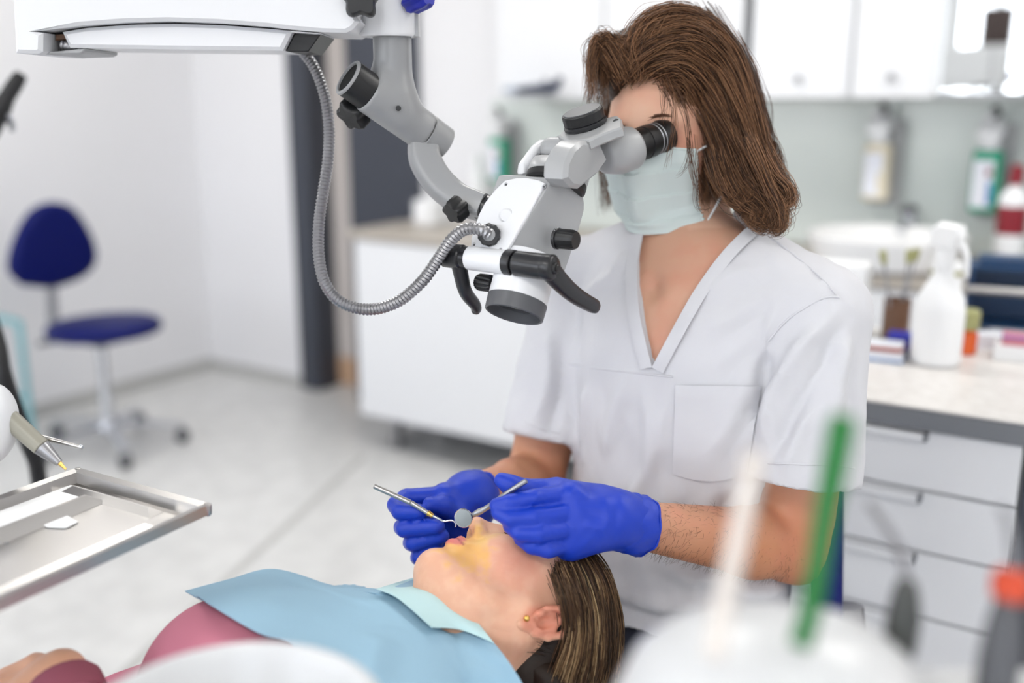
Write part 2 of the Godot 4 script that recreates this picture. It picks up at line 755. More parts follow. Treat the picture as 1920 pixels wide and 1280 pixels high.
func build_shell() -> void:
	var x := Transform3D(Basis(Vector3.UP, -deg_to_rad(TURN)), Vector3.ZERO)   # room axes: a along x, b along z
	var s := Shape.new()
	slab(s, Vector3(LEFT - 0.2, -0.12, BACK - 0.3), Vector3(RIGHT + 0.2, 0, FRONT + 0.2), 0, x)
	var fl := struct(s, "floor", M.floor_vinyl, "pale speckled glossy vinyl floor of the surgery")
	s = Shape.new()                                   # the seam that runs over the floor towards the bib
	var f0 := level(664, 872, 0.0)
	var f1 := level(400, 1110, 0.0)
	var run := (f1 - f0).normalized()
	slab(s, Vector3(-0.014, 0, -0.1), Vector3(0.014, 0.002, (f1 - f0).length() + 0.6), 0, Transform3D(Basis(Vector3.UP.cross(run), Vector3.UP, run), f0))
	part(s, "seam_strip", M.floor_seam, fl)
	s = Shape.new()
	slab(s, Vector3(LEFT - 0.2, CEILING, BACK - 0.3), Vector3(RIGHT + 0.2, CEILING + 0.15, FRONT + 0.2), 0, x)
	struct(s, "ceiling", M.ceiling_white)
	s = Shape.new()
	slab(s, Vector3(LEFT - 0.2, 0, BACK - 0.2), Vector3(LEFT, CEILING, FRONT + 0.2), 0, x)
	struct(s, "wall_left", M.wall_white, "plain white wall behind the blue stool")
	s = Shape.new()
	slab(s, Vector3(RIGHT, 0, BACK - 0.3), Vector3(RIGHT + 0.2, CEILING, FRONT + 0.2), 0, x)
	struct(s, "wall_right", M.wall_white)
	# back wall: white stretch, doorway, then white to the right
	var a0 := room_a(on_room_plane(564, 716, BACK + 0.03))     # left edge of the dark door frame
	var a1 := a0 + 0.125
	var a2 := room_a(on_room_plane(650, 240, BACK + 0.03))     # left edge of the second dark post
	var a3 := room_a(on_room_plane(790, 240, BACK))
	s = Shape.new()
	slab(s, Vector3(LEFT, 0, BACK - 0.2), Vector3(a0, CEILING, BACK), 0, x)
	slab(s, Vector3(a3, 0, BACK - 0.2), Vector3(RIGHT, CEILING, BACK), 0, x)
	slab(s, Vector3(a0, 2.15, BACK - 0.2), Vector3(a3, CEILING, BACK), 0, x)
	struct(s, "wall_back", M.wall_white, "white back wall with a doorway beside the low cabinet")
	s = Shape.new()
	slab(s, Vector3(a0, 0, BACK - 0.23), Vector3(a1, 2.15, BACK + 0.03), 0.006, x)
	struct(s, "trim_1", M.charcoal, "narrow charcoal door post next to the white wall")
	s = Shape.new()
	slab(s, Vector3(a2, 0, BACK - 0.23), Vector3(a3, 2.15, BACK + 0.03), 0.006, x)
	struct(s, "trim_2", M.charcoal, "wide charcoal door panel behind the low white cabinet")
	s = Shape.new()
	slab(s, Vector3(a0, 0.004, BACK - 0.16), Vector3(a3, 2.15, BACK - 0.11), 0.002, x)
	var dr := struct(s, "door_1", M.beige_wall, "beige door leaf between the two charcoal posts")
	s = Shape.new()
	slab(s, Vector3(a1, 0.01, BACK - 0.11), Vector3(a2, 0.15, BACK - 0.106), 0.001, x)
	part(s, "kick_plate", M.wood_base, dr)
	s = Shape.new()
	slab(s, Vector3(LEFT, 0, BACK + 0.012), Vector3(LEFT + 0.012, 0.06, FRONT), 0.003, x)
	struct(s, "baseboard_left", M.floor_seam)
	s = Shape.new()
	slab(s, Vector3(LEFT, 0, BACK), Vector3(a0, 0.05, BACK + 0.012), 0.003, x)
	struct(s, "baseboard_back", M.floor_seam)
	# the window wall behind the photographer
	var wins := [[-3.8, -2.4], [-2.2, -0.8], [0.7, 2.1]]
	s = Shape.new()
	slab(s, Vector3(LEFT, 0, FRONT), Vector3(RIGHT, 0.85, FRONT + 0.2), 0, x)
	slab(s, Vector3(LEFT, 2.55, FRONT), Vector3(RIGHT, CEILING, FRONT + 0.2), 0, x)
	var last := LEFT
	for w in wins:
		slab(s, Vector3(last, 0.85, FRONT), Vector3(w[0], 2.55, FRONT + 0.2), 0, x)
		last = w[1]
	slab(s, Vector3(last, 0.85, FRONT), Vector3(RIGHT, 2.55, FRONT + 0.2), 0, x)
	struct(s, "wall_front", M.wall_white)
	for k in wins.size():
		var w = wins[k]
		s = Shape.new()
		slab(s, Vector3(w[0], 0.85, FRONT + 0.1), Vector3(w[1], 2.55, FRONT + 0.104), 0, x)
		var o := struct(s, "window_%d" % (k + 1), M.window_glass)
		s = Shape.new()
		for q in [[w[0], w[0] + 0.05], [w[1] - 0.05, w[1]], [(w[0] + w[1]) / 2 - 0.025, (w[0] + w[1]) / 2 + 0.025]]:
			slab(s, Vector3(q[0], 0.85, FRONT + 0.07), Vector3(q[1], 2.55, FRONT + 0.13), 0.004, x)
		for q in [0.85, 2.5]:
			slab(s, Vector3(w[0], q, FRONT + 0.07), Vector3(w[1], q + 0.05, FRONT + 0.13), 0.004, x)
		part(s, "window_frame", M.plastic_white, o)
	# flat light panels set in the ceiling
	var spots := [Vector2(-3.1, -2.1), Vector2(-1.4, -2.1), Vector2(0.3, -2.1), Vector2(1.9, -2.1), Vector2(-3.1, 0.9), Vector2(-1.4, 0.9), Vector2(0.3, 0.9), Vector2(1.9, 0.9)]
	for p in spots:
		var o := thing("ceiling_light", "flat square light panel in the white ceiling", "light", room(p.x, CEILING - 0.03, p.y), "ceiling light panels")
		var xf := room_xf(p.x, CEILING - 0.015, p.y)
		s = Shape.new()
		for q in [-1.0, 1.0]:
			slab(s, Vector3(-0.31, -0.015, q * 0.3 - 0.01), Vector3(0.31, 0.015, q * 0.3 + 0.01), 0, xf)
			slab(s, Vector3(q * 0.3 - 0.01, -0.015, -0.29), Vector3(q * 0.3 + 0.01, 0.015, 0.29), 0, xf)
		part(s, "frame", M.plastic_white, o)
		s = Shape.new()
		slab(s, Vector3(-0.29, -0.005, -0.29), Vector3(0.29, 0.015, 0.29), 0, xf)
		part(s, "light_diffuser", M.lamp_panel, o)
		var l := AreaLight3D.new()
		l.name = "light_source"
		l.area_size = Vector2(0.58, 0.58)
		l.light_energy = 1.15
		l.light_color = Color(1, 0.99, 0.975)
		l.area_range = 12.0
		l.shadow_enabled = true
		o.add_child(l)
		l.global_transform = Transform3D(Basis(Vector3.UP, -deg_to_rad(TURN)) * Basis(Vector3.RIGHT, -PI / 2), room(p.x, CEILING - 0.04, p.y))

func build_left_side() -> void:
	# low white cabinet on legs
	var x := Transform3D(Basis(Vector3.UP, -deg_to_rad(TURN)), Vector3.ZERO)
	var fr := -2.92
	var l := room_a(on_room_plane(676, 600, fr))
	var o := thing("low_cabinet", "long low white cabinet on legs with beige worktop beside the doorway", "cabinet", room(l + 0.9, 0, fr))
	var s := Shape.new()
	slab(s, Vector3(l, 0.15, fr + 0.0), Vector3(l + 2.2, 0.84, BACK + 0.02), 0.003, x)
	part(s, "body", M.charcoal, o)
	for k in 2:
		s = Shape.new()
		slab(s, Vector3(l + 0.002 + k * 1.1, 0.145, fr), Vector3(l + 1.096 + k * 1.1, 0.845, fr + 0.022), 0.004, x)
		part(s, "door", M.lacquer_white, o)
	s = Shape.new()
	slab(s, Vector3(l - 0.02, 0.85, fr + 0.03), Vector3(l + 2.22, 0.885, BACK), 0.004, x)
	part(s, "worktop", M.worktop_beige, o)
	for k in [0.12, 1.1, 2.08]:
		for d in [-0.06, -0.42]:
			s = Shape.new()
			slab(s, Vector3(l + k - 0.02, 0, fr + d - 0.02), Vector3(l + k + 0.02, 0.15, fr + d + 0.02), 0.004, x)
			part(s, "leg", M.satin_steel, o)
	# things on the cabinet, in front of the pale glass
	var p := on_room_plane(812, 400, -3.2)
	s = Shape.new()
	rbox(s, Vector3(0.1, 0.1, 0.14), 0.012, Transform3D(x.basis, Vector3(p.x, 0.936, p.z)))
	tag(part(s, "tissue_box", M.plastic_white), "small white box on the beige worktop near the charcoal door panel", "box")
	wall_dispenser(on_room_plane(936, 300, BACK + 0.09), "green_soap", "pale wall dispenser with a green soap bottle above the low cabinet", 0.85)
	p = on_room_plane(895, 300, BACK + 0.08)
	o = thing("bottle", "white bottle with violet label beside the green dispenser above the low cabinet", "bottle", Vector3(p.x, 0.886, p.z))
	s = Shape.new()
	lathe(s, [Vector2(0.03, 0), Vector2(0.034, 0.005), Vector2(0.034, 0.19), Vector2(0.015, 0.22), Vector2(0.015, 0.24)], Transform3D(Basis(), Vector3(p.x, 0.886, p.z)))
	part(s, "body", M.plastic_white, o)
	s = Shape.new()
	lathe(s, [Vector2(0.0347, 0.03), Vector2(0.035, 0.032), Vector2(0.035, 0.08), Vector2(0.0347, 0.082)], Transform3D(Basis(), Vector3(p.x, 0.886, p.z)))
	part(s, "label", M.label_violet, o)
	s = Shape.new()
	lathe(s, [Vector2(0.017, 0.238), Vector2(0.017, 0.27), Vector2(0.012, 0.274)], Transform3D(Basis(), Vector3(p.x, 0.886, p.z)))
	part(s, "cap", M.plastic_white, o)
	# black lamp handle that reaches in at the upper left
	s = Shape.new()
	tube(s, spline([at(-70, 330, 2.0), at(-22, 255, 2.0), at(0, 205, 2.0), at(14, 180, 2.0), at(41, 138, 2.0)], 5), [0.016, 0.016, 0.016, 0.016, 0.016, 0.016, 0.017, 0.018, 0.018, 0.019, 0.02, 0.02, 0.019, 0.018, 0.017, 0.016, 0.016, 0.016, 0.015, 0.014, 0.01], 14)
	o = thing("lamp_handle", "black slanted lamp handle at the edge of the white wall", "handle", at(0, 205, 2.0))
	part(s, "grip", M.black_plastic, o, 60)
	s = Shape.new()
	rod(s, at(-2, 195, 2.0), at(4, 228, 2.02), 0.021, 0.018, 0.004)
	part(s, "collar", M.black_plastic, o)
	s = Shape.new()
	var lamp_top := at(-420, 120, 2.0)
	tube(s, spline([at(-68, 327, 2.0), at(-160, 400, 2.0), at(-300, 340, 2.0), lamp_top, Vector3(lamp_top.x, CEILING, lamp_top.z)], 6), 0.015, 12)
	part(s, "lamp_arm", M.black_plastic, o, 60)
	s = Shape.new()
	tube(s, [at(10, 212, 2.0), at(22, 228, 2.01), at(24, 245, 2.02)], 0.006, 8)
	part(s, "pin", M.chrome, o)
	# black hose and pale teal trolley frame behind the tray
	s = Shape.new()
	tube(s, spline([at(-260, 470, 1.7), at(-120, 480, 1.7), at(-40, 560, 1.7), at(-6, 640, 1.7), at(6, 700, 1.7), at(30, 770, 1.72), at(52, 830, 1.75), at(70, 880, 1.78), at(66, 950, 1.8), at(-20, 1020, 1.82), at(-160, 1040, 1.86), level(-330, 1120, 0.014)], 6), 0.014, 12)
	o = tag(part(s, "hose", M.black_plastic, self, 60), "thick black hose curving down behind the steel tray", "hose")
	o = thing("trolley_frame", "pale teal tubular frame standing left of the blue stool", "trolley", level(58, 806, 0.0))
	var b := level(62, 826, 0.0)
	var top := Vector3(b.x, 0.5, b.z)
	var lft := room(room_a(b) - 0.5, 0, -sin(deg_to_rad(TURN)) * b.x + cos(deg_to_rad(TURN)) * b.z)
	s = Shape.new()
	tube(s, spline([b, top - Vector3(0, 0.05, 0), top - Vector3(0, 0.012, 0), top + (lft - b).normalized() * 0.04, Vector3(lft.x, 0.5, lft.z) + (b - lft).normalized() * 0.05, Vector3(lft.x, 0.44, lft.z), lft], 4), 0.014, 12)
	part(s, "tube_frame", M.teal_metal, o, 60)
	s = Shape.new()
	tube(s, [b + Vector3(0, 0.18, 0), Vector3(lft.x, 0.18, lft.z)], 0.01, 10)
	part(s, "crossbar", M.teal_metal, o, 60)

func wall_dispenser(p: Vector3, fluid: String, label: String, size := 1.0) -> Node3D:   # p is the middle of the bottle
	var o := thing("soap_dispenser", label, "dispenser", p)
	var xf := Transform3D(Basis(Vector3.UP, -deg_to_rad(TURN)).scaled(Vector3.ONE * size), p)
	var s := Shape.new()
	rbox(s, Vector3(0.086, 0.2, 0.07), 0.014, xf * Transform3D(Basis(), Vector3(0, 0, 0.0)), true)
	part(s, "bottle", M[fluid], o, 50)
	s = Shape.new()
	rbox(s, Vector3(0.062, 0.15, 0.004), 0.002, xf * Transform3D(Basis(), Vector3(-0.006, -0.006, 0.036)))
	var l := part(s, "label", M.label_white, o)
	s = Shape.new()
	rbox(s, Vector3(0.018, 0.02, 0.003), 0.001, xf * Transform3D(Basis(), Vector3(0.012, 0.03, 0.0385)))
	part(s, "emblem", M.wine_red if fluid == "green_soap" else M.label_white, l)
	s = Shape.new()
	rbox(s, Vector3(0.014, 0.07, 0.003), 0.001, xf * Transform3D(Basis(), Vector3(0.016, -0.035, 0.0385)))
	part(s, "stripe", M.label_blue if fluid == "green_soap" else M.cream_soap, l)
	s = Shape.new()
	lathe(s, [Vector2(0.03, 0.1), Vector2(0.03, 0.125), Vector2(0.02, 0.135), Vector2(0.016, 0.16)], xf, 20)
	part(s, "neck", M.plastic_white, o)
	s = Shape.new()
	rbox(s, Vector3(0.1, 0.3, 0.02), 0.006, xf * Transform3D(Basis(), Vector3(0.02, 0.03, -0.055)))
	part(s, "back_plate", M.device_grey, o)
	s = Shape.new()
	prism(s, PackedVector2Array([Vector2(-0.06, 0.13), Vector2(0.07, 0.15), Vector2(0.07, 0.175), Vector2(0.02, 0.2), Vector2(-0.06, 0.16)]), 0.07, xf * Transform3D(Basis(Vector3.UP, PI / 2), Vector3.ZERO), 0.006)
	part(s, "pump_head", M.plastic_white, o)
	s = Shape.new()
	tube(s, [xf * Vector3(0, 0.19, -0.02), xf * Vector3(0, 0.215, 0.02), xf * Vector3(0, 0.2, 0.12)], [0.014, 0.016, 0.01], 10, true, 0.5)
	part(s, "lever", M.plastic_white, o, 60)
	s = Shape.new()
	rod(s, xf * Vector3(0.01, 0.205, 0.0), xf * Vector3(0.01, 0.235, 0.03), 0.014, 0.01, 0.003)
	part(s, "pivot", M.black_plastic, o)
	return o

func build_sink_wall() -> void:
	var x := Transform3D(Basis(Vector3.UP, -deg_to_rad(TURN)), Vector3.ZERO)
	var l := room_a(on_room_plane(676, 600, -2.92)) + 2.24
	var s := Shape.new()
	slab(s, Vector3(room_a(on_room_plane(925, 300, BACK)), 0.89, BACK), Vector3(RIGHT, 1.37, BACK + 0.012), 0.002, x)
	struct(s, "trim_3", M.splash_glass, "pale greenish glass splashback along the wall behind the sink")
	# wall cabinets
	var edges := [930.0, 1130.0, 1388.0, 1596.0, 1752.0]
	var words := ["white wall cabinet left of the dentist's head, above the dark tool", "white wall cabinet behind the dentist's head", "plain white wall cabinet just right of the dentist's hair", "brightest white wall cabinet with small round knob, left of the mirror"]
	for k in 4:
		var f := BACK + 0.32 + (0.03 if k == 3 else 0.0)
		var a0 := room_a(on_room_plane(edges[k], 150, f)) + (0.03 if k == 2 else 0.0)
		var a1 := room_a(on_room_plane(edges[k + 1], 150, f))
		var o := thing("wall_cabinet", words[k], "cabinet", room((a0 + a1) / 2, 1.37, BACK + 0.15))
		s = Shape.new()
		slab(s, Vector3(a0 + 0.001, 1.371, BACK + 0.001), Vector3(a1 - 0.001, 2.1, f - 0.02), 0.002, x)
		part(s, "body", M.lacquer_white, o)
		s = Shape.new()
		slab(s, Vector3(a0 + 0.003, 1.372, f - 0.019), Vector3(a1 - 0.003, 2.098, f), 0.003, x)
		var d := part(s, "door", M.lacquer_white if k != 0 and k != 1 else M.device_white, o)
		s = Shape.new()
		rod(s, room(a0 + (a1 - a0) * 0.5, 1.43, f), room(a0 + (a1 - a0) * 0.5, 1.43, f + 0.02), 0.009, 0.012, 0.003)
		part(s, "knob", M.satin_steel, d)
	# mirrored cabinet
	var m0 := room_a(on_room_plane(1756, 150, BACK + 0.3))
	var o := thing("mirror_cabinet", "mirrored wall cabinet at the right reflecting the dentist's head", "mirror", room(m0 + 0.45, 1.37, BACK + 0.15))
	s = Shape.new()
	slab(s, Vector3(m0, 1.371, BACK + 0.001), Vector3(m0 + 0.9, 2.1, BACK + 0.27), 0.002, x)
	part(s, "body", M.lacquer_white, o)
	s = Shape.new()
	var mx := room_xf(m0, 0, BACK + 0.3) * Transform3D(Basis(Vector3.UP, deg_to_rad(-1.6)), Vector3.ZERO)
	slab(s, Vector3(0.0, 1.385, -0.012), Vector3(0.9, 2.1, -0.004), 0.001, mx)
	part(s, "mirror_pane", M.mirror, o)
	# what the mirror shows against the window: a dark upright screen on a pole, behind the photographer
	var seen := func(px: float, py: float, b: float) -> Vector3:
		var r := at(px, py, 1.0) - EYE
		var nm := mx.basis.z
		var hit_at := EYE + r * (nm.dot(mx.origin - EYE) / nm.dot(r))
		var rb := r.bounce(nm)
		var into := Vector3(-sin(deg_to_rad(TURN)), 0, cos(deg_to_rad(TURN)))
		return hit_at + rb * ((b - into.dot(hit_at)) / into.dot(rb))
	var sc: Vector3 = seen.call(1868.0, 58.0, 1.5)
	o = thing("screen_stand", "dark upright screen on a pole reflected in the mirrored cabinet", "monitor", Vector3(sc.x, 0, sc.z))
	var sx := Transform3D(Basis(Vector3.UP, -deg_to_rad(TURN)), sc)
	s = Shape.new()
	rbox(s, Vector3(0.22, 0.33, 0.04), 0.008, sx)
	part(s, "screen_case", paint("dark_brown_case", Color(0.2, 0.15, 0.14), 0.5), o)
	s = Shape.new()
	rod(s, Vector3(sc.x, 0.03, sc.z), Vector3(sc.x, sc.y - 0.16, sc.z), 0.02, 0.016, 0.0, 16)
	part(s, "pole", M.charcoal, o)
	s = Shape.new()
	lathe(s, [Vector2(0.2, 0), Vector2(0.2, 0.02), Vector2(0.05, 0.04)], Transform3D(Basis(), Vector3(sc.x, 0, sc.z)), 28)
	part(s, "foot", M.charcoal, o)
	# dark instrument lying on a bracket shelf
	var p := on_room_plane(1005, 168, BACK + 0.36)
	var a := room_a(p)
	o = thing("bracket_shelf", "thin grey wall bracket carrying a dark blue tool, left of the dentist's hair", "shelf", room(a, 1.38, BACK + 0.34))
	s = Shape.new()
	slab(s, Vector3(a - 0.13, p.y - 0.012, BACK + 0.325), Vector3(a + 0.06, p.y + 0.012, BACK + 0.38), 0.006, x)
	part(s, "bracket", paint("bracket_grey", Color(0.66, 0.7, 0.75), 0.4), o)
	s = Shape.new()
	tube(s, spline([room(a - 0.05, p.y, BACK + 0.4), room(a + 0.04, p.y + 0.002, BACK + 0.41), room(a + 0.1, p.y + 0.006, BACK + 0.41), room(a + 0.125, p.y + 0.04, BACK + 0.4)], 4), [0.008, 0.011, 0.013, 0.015, 0.016, 0.016, 0.017, 0.017, 0.018, 0.016, 0.013, 0.011, 0.01], 12)
	tag(part(s, "gun_tool", paint("navy_dark", Color(0.06, 0.12, 0.24), 0.4), self, 60), "dark blue angled tool lying on the wall bracket", "tool")
	# base units under the basin
	var fr := -2.92
	o = thing("sink_cabinet", "white base cabinet with grey worktop under the round basin", "cabinet", room(l + 1.0, 0, fr))
	s = Shape.new()
	slab(s, Vector3(l, 0.1, fr - 0.02), Vector3(RIGHT - 0.01, 0.84, BACK + 0.01), 0.002, x)
	part(s, "body", M.lacquer_white, o)
	s = Shape.new()
	slab(s, Vector3(l, 0, fr - 0.06), Vector3(RIGHT - 0.01, 0.1, BACK + 0.01), 0.002, x)
	part(s, "plinth", M.worktop_edge, o)
	s = Shape.new()
	slab(s, Vector3(l - 0.01, 0.84, fr + 0.03), Vector3(RIGHT - 0.01, 0.885, BACK), 0.004, x)
	part(s, "worktop", M.device_grey, o)
	var w := (RIGHT - 0.02 - l) / 4
	for k in 4:
		s = Shape.new()
		slab(s, Vector3(l + 0.003 + k * w, 0.105, fr - 0.019), Vector3(l + w - 0.003 + k * w, 0.832, fr), 0.003, x)
		var d := part(s, "door", M.lacquer_white, o)
		s = Shape.new()
		for e in [-1, 1]:
			pass
		slab(s, Vector3(l + w * (k + 0.88), 0.73, fr), Vector3(l + w * (k + 0.9), 0.82, fr + 0.02), 0.004, x)
		part(s, "handle", M.olive, d)
	# round basin
	var c := on_room_plane(1668, 452, fr - 0.22)
	c = room(room_a(c), 0, fr - 0.16)
	o = thing("basin", "round white ceramic basin on the worktop by the wall", "sink", Vector3(c.x, 0.885, c.z))
	s = Shape.new()
	lathe(s, [Vector2(0.16, 0.0), Vector2(0.2, 0.01), Vector2(0.22, 0.07), Vector2(0.228, 0.092), Vector2(0.225, 0.098), Vector2(0.22, 0.094), Vector2(0.205, 0.07), Vector2(0.16, 0.02), Vector2(0.02, 0.012), Vector2(0.0, 0.012)], Transform3D(Basis(), Vector3(c.x, 0.886, c.z)), 44)
	part(s, "bowl", M.ceramic, o)
	s = Shape.new()
	lathe(s, [Vector2(0.0, 0.0125), Vector2(0.022, 0.0125), Vector2(0.024, 0.016), Vector2(0.0, 0.018)], Transform3D(Basis(), Vector3(c.x, 0.886, c.z)), 20)
	part(s, "drain", M.chrome, o)
	# tap
	c = on_room_plane(1702, 430, BACK + 0.045)
	o = thing("tap", "short chrome mixer tap at the back of the basin", "faucet", Vector3(c.x, 0.885, c.z))
	s = Shape.new()
	rod(s, Vector3(c.x, 0.886, c.z), Vector3(c.x, 1.02, c.z), 0.025, 0.022, 0.003)
	part(s, "column", M.chrome, o)
	s = Shape.new()
	var cr := room_a(c)
	var cb := BACK + 0.045
	tube(s, [room(cr, 0.985, cb), room(cr, 0.985, cb + 0.06), room(cr, 0.972, cb + 0.13)], [0.015, 0.014, 0.012], 14)
	part(s, "spout", M.chrome, o)
	s = Shape.new()
	slab(s, Vector3(cr - 0.02, 1.02, cb - 0.02), Vector3(cr + 0.02, 1.04, cb + 0.07), 0.006, x)
	part(s, "lever", M.grey_plastic, o)
	# dispensers on the wall
	wall_dispenser(on_room_plane(1645, 322, BACK + 0.1), "cream_soap", "wall dispenser with a cream soap bottle and white label over the basin", 0.9)
	wall_dispenser(on_room_plane(1849, 340, BACK + 0.1), "green_soap", "wall dispenser with a bright green bottle and white label right of the tap", 0.94)
	# tall white bottle with a red cap
	c = on_room_plane(1896, 420, BACK + 0.2)
	o = thing("bottle", "tall white bottle with wine red cap beside the green dispenser", "bottle", Vector3(c.x, 0.885, c.z))
	var xf := Transform3D(Basis(), Vector3(c.x, 0.886, c.z))
	s = Shape.new()
	lathe(s, [Vector2(0.036, 0), Vector2(0.04, 0.006), Vector2(0.04, 0.2), Vector2(0.036, 0.215), Vector2(0.016, 0.235), Vector2(0.016, 0.245)], xf)
	part(s, "body", M.plastic_white, o)
	s = Shape.new()
	lathe(s, [Vector2(0.0402, 0.1), Vector2(0.041, 0.102), Vector2(0.041, 0.18), Vector2(0.0402, 0.182)], xf)
	part(s, "label", M.wine_red, o)
	s = Shape.new()
	lathe(s, [Vector2(0.02, 0.243), Vector2(0.02, 0.285), Vector2(0.014, 0.3)], xf)
	part(s, "cap", M.wine_red, o)
	# small plant in a cup
	c = on_room_plane(1546, 415, BACK + 0.12)
	o = thing("potted_plant", "tiny green plant in a white cup left of the basin", "plant", Vector3(c.x, 0.885, c.z))
	s = Shape.new()
	lathe(s, [Vector2(0.022, 0), Vector2(0.03, 0.05), Vector2(0.027, 0.05), Vector2(0.02, 0.01), Vector2(0, 0.01)], Transform3D(Basis(), Vector3(c.x, 0.886, c.z)), 20)
	part(s, "cup", M.plastic_white, o)
	rng.seed = 4
	for k in 14:
		s = Shape.new()
		var dir := Vector3(rng.randf_range(-1, 1), rng.randf_range(0.5, 1.3), rng.randf_range(-1, 1)).normalized()
		var b := Vector3(c.x, 0.92, c.z)
		tube(s, [b, b + dir * 0.03, b + dir * 0.055 - Vector3(0, 0.006, 0)], [0.003, 0.011, 0.001], 6, true, 0.25)
		part(s, "leaf", paint("leaf_green", Color(0.36, 0.5, 0.3), 0.5) if not M.has("leaf_green") else M.leaf_green, o, 60)

func build_drawer_unit() -> void:
	var x := Transform3D(Basis(Vector3.UP, -deg_to_rad(TURN)), Vector3.ZERO)
	var fr := -1.67
	var l := room_a(on_room_plane(1480, 900, fr))
	var r := room_a(on_room_plane(1914, 900, fr))
	var o := thing("drawer_unit", "white drawer unit with grey edged stone worktop behind the dentist's arm", "cabinet", room((l + r) / 2, 0, fr - 0.25))
	var s := Shape.new()
	slab(s, Vector3(l - 0.3, 0.1, fr - 0.022), Vector3(r + 0.4, 0.84, fr - 0.55), 0.002, x)
	part(s, "body", M.lacquer_white, o)
	s = Shape.new()
	slab(s, Vector3(l - 0.3, 0, fr - 0.08), Vector3(r + 0.4, 0.1, fr - 0.55), 0.002, x)
	part(s, "plinth", M.worktop_edge, o)
	s = Shape.new()
	slab(s, Vector3(l - 0.31, 0.876, fr + 0.014), Vector3(r + 0.41, 0.88, fr - 0.56), 0.001, x)
	part(s, "worktop", M.worktop_stone, o)
	s = Shape.new()
	slab(s, Vector3(l - 0.31, 0.842, fr + 0.015), Vector3(r + 0.41, 0.8755, fr - 0.56), 0.003, x)
	part(s, "worktop_edge", M.worktop_edge, o)
	var tops := [0.838]
	for q in [905.0, 1018.0, 1138.0, 1262.0]:
		tops.append(on_room_plane(1640, q, fr).y)
	tops.append(0.11)
	var rail := room_a(on_room_plane(1737, 800, fr))
	for k in tops.size() - 1:
		s = Shape.new()
		slab(s, Vector3(l - 0.1, tops[k + 1] + 0.004, fr - 0.02), Vector3(r - 0.002, tops[k], fr), 0.003, x)
		var d := part(s, "drawer", M.lacquer_white, o)
		s = Shape.new()
		slab(s, Vector3(l - 0.06, tops[k] - 0.012, fr), Vector3(rail, tops[k] - 0.002, fr + 0.022), 0.002, x)
		part(s, "grip_rail", M.lacquer_white, d)
		s = Shape.new()
		slab(s, Vector3(rail, tops[k] - 0.013, fr), Vector3(rail + 0.006, tops[k] - 0.001, fr + 0.023), 0.001, x)
		part(s, "rail_cap", M.worktop_edge, d)
	s = Shape.new()
	slab(s, Vector3(r + 0.002, 0.11, fr - 0.02), Vector3(r + 0.4, 0.838, fr), 0.003, x)
	part(s, "door", M.charcoal, o)
	on_the_drawers(fr)

func stand(px: float, py: float) -> Vector3:   # a place on the drawer unit's worktop
	return level(px, py, 0.8805)

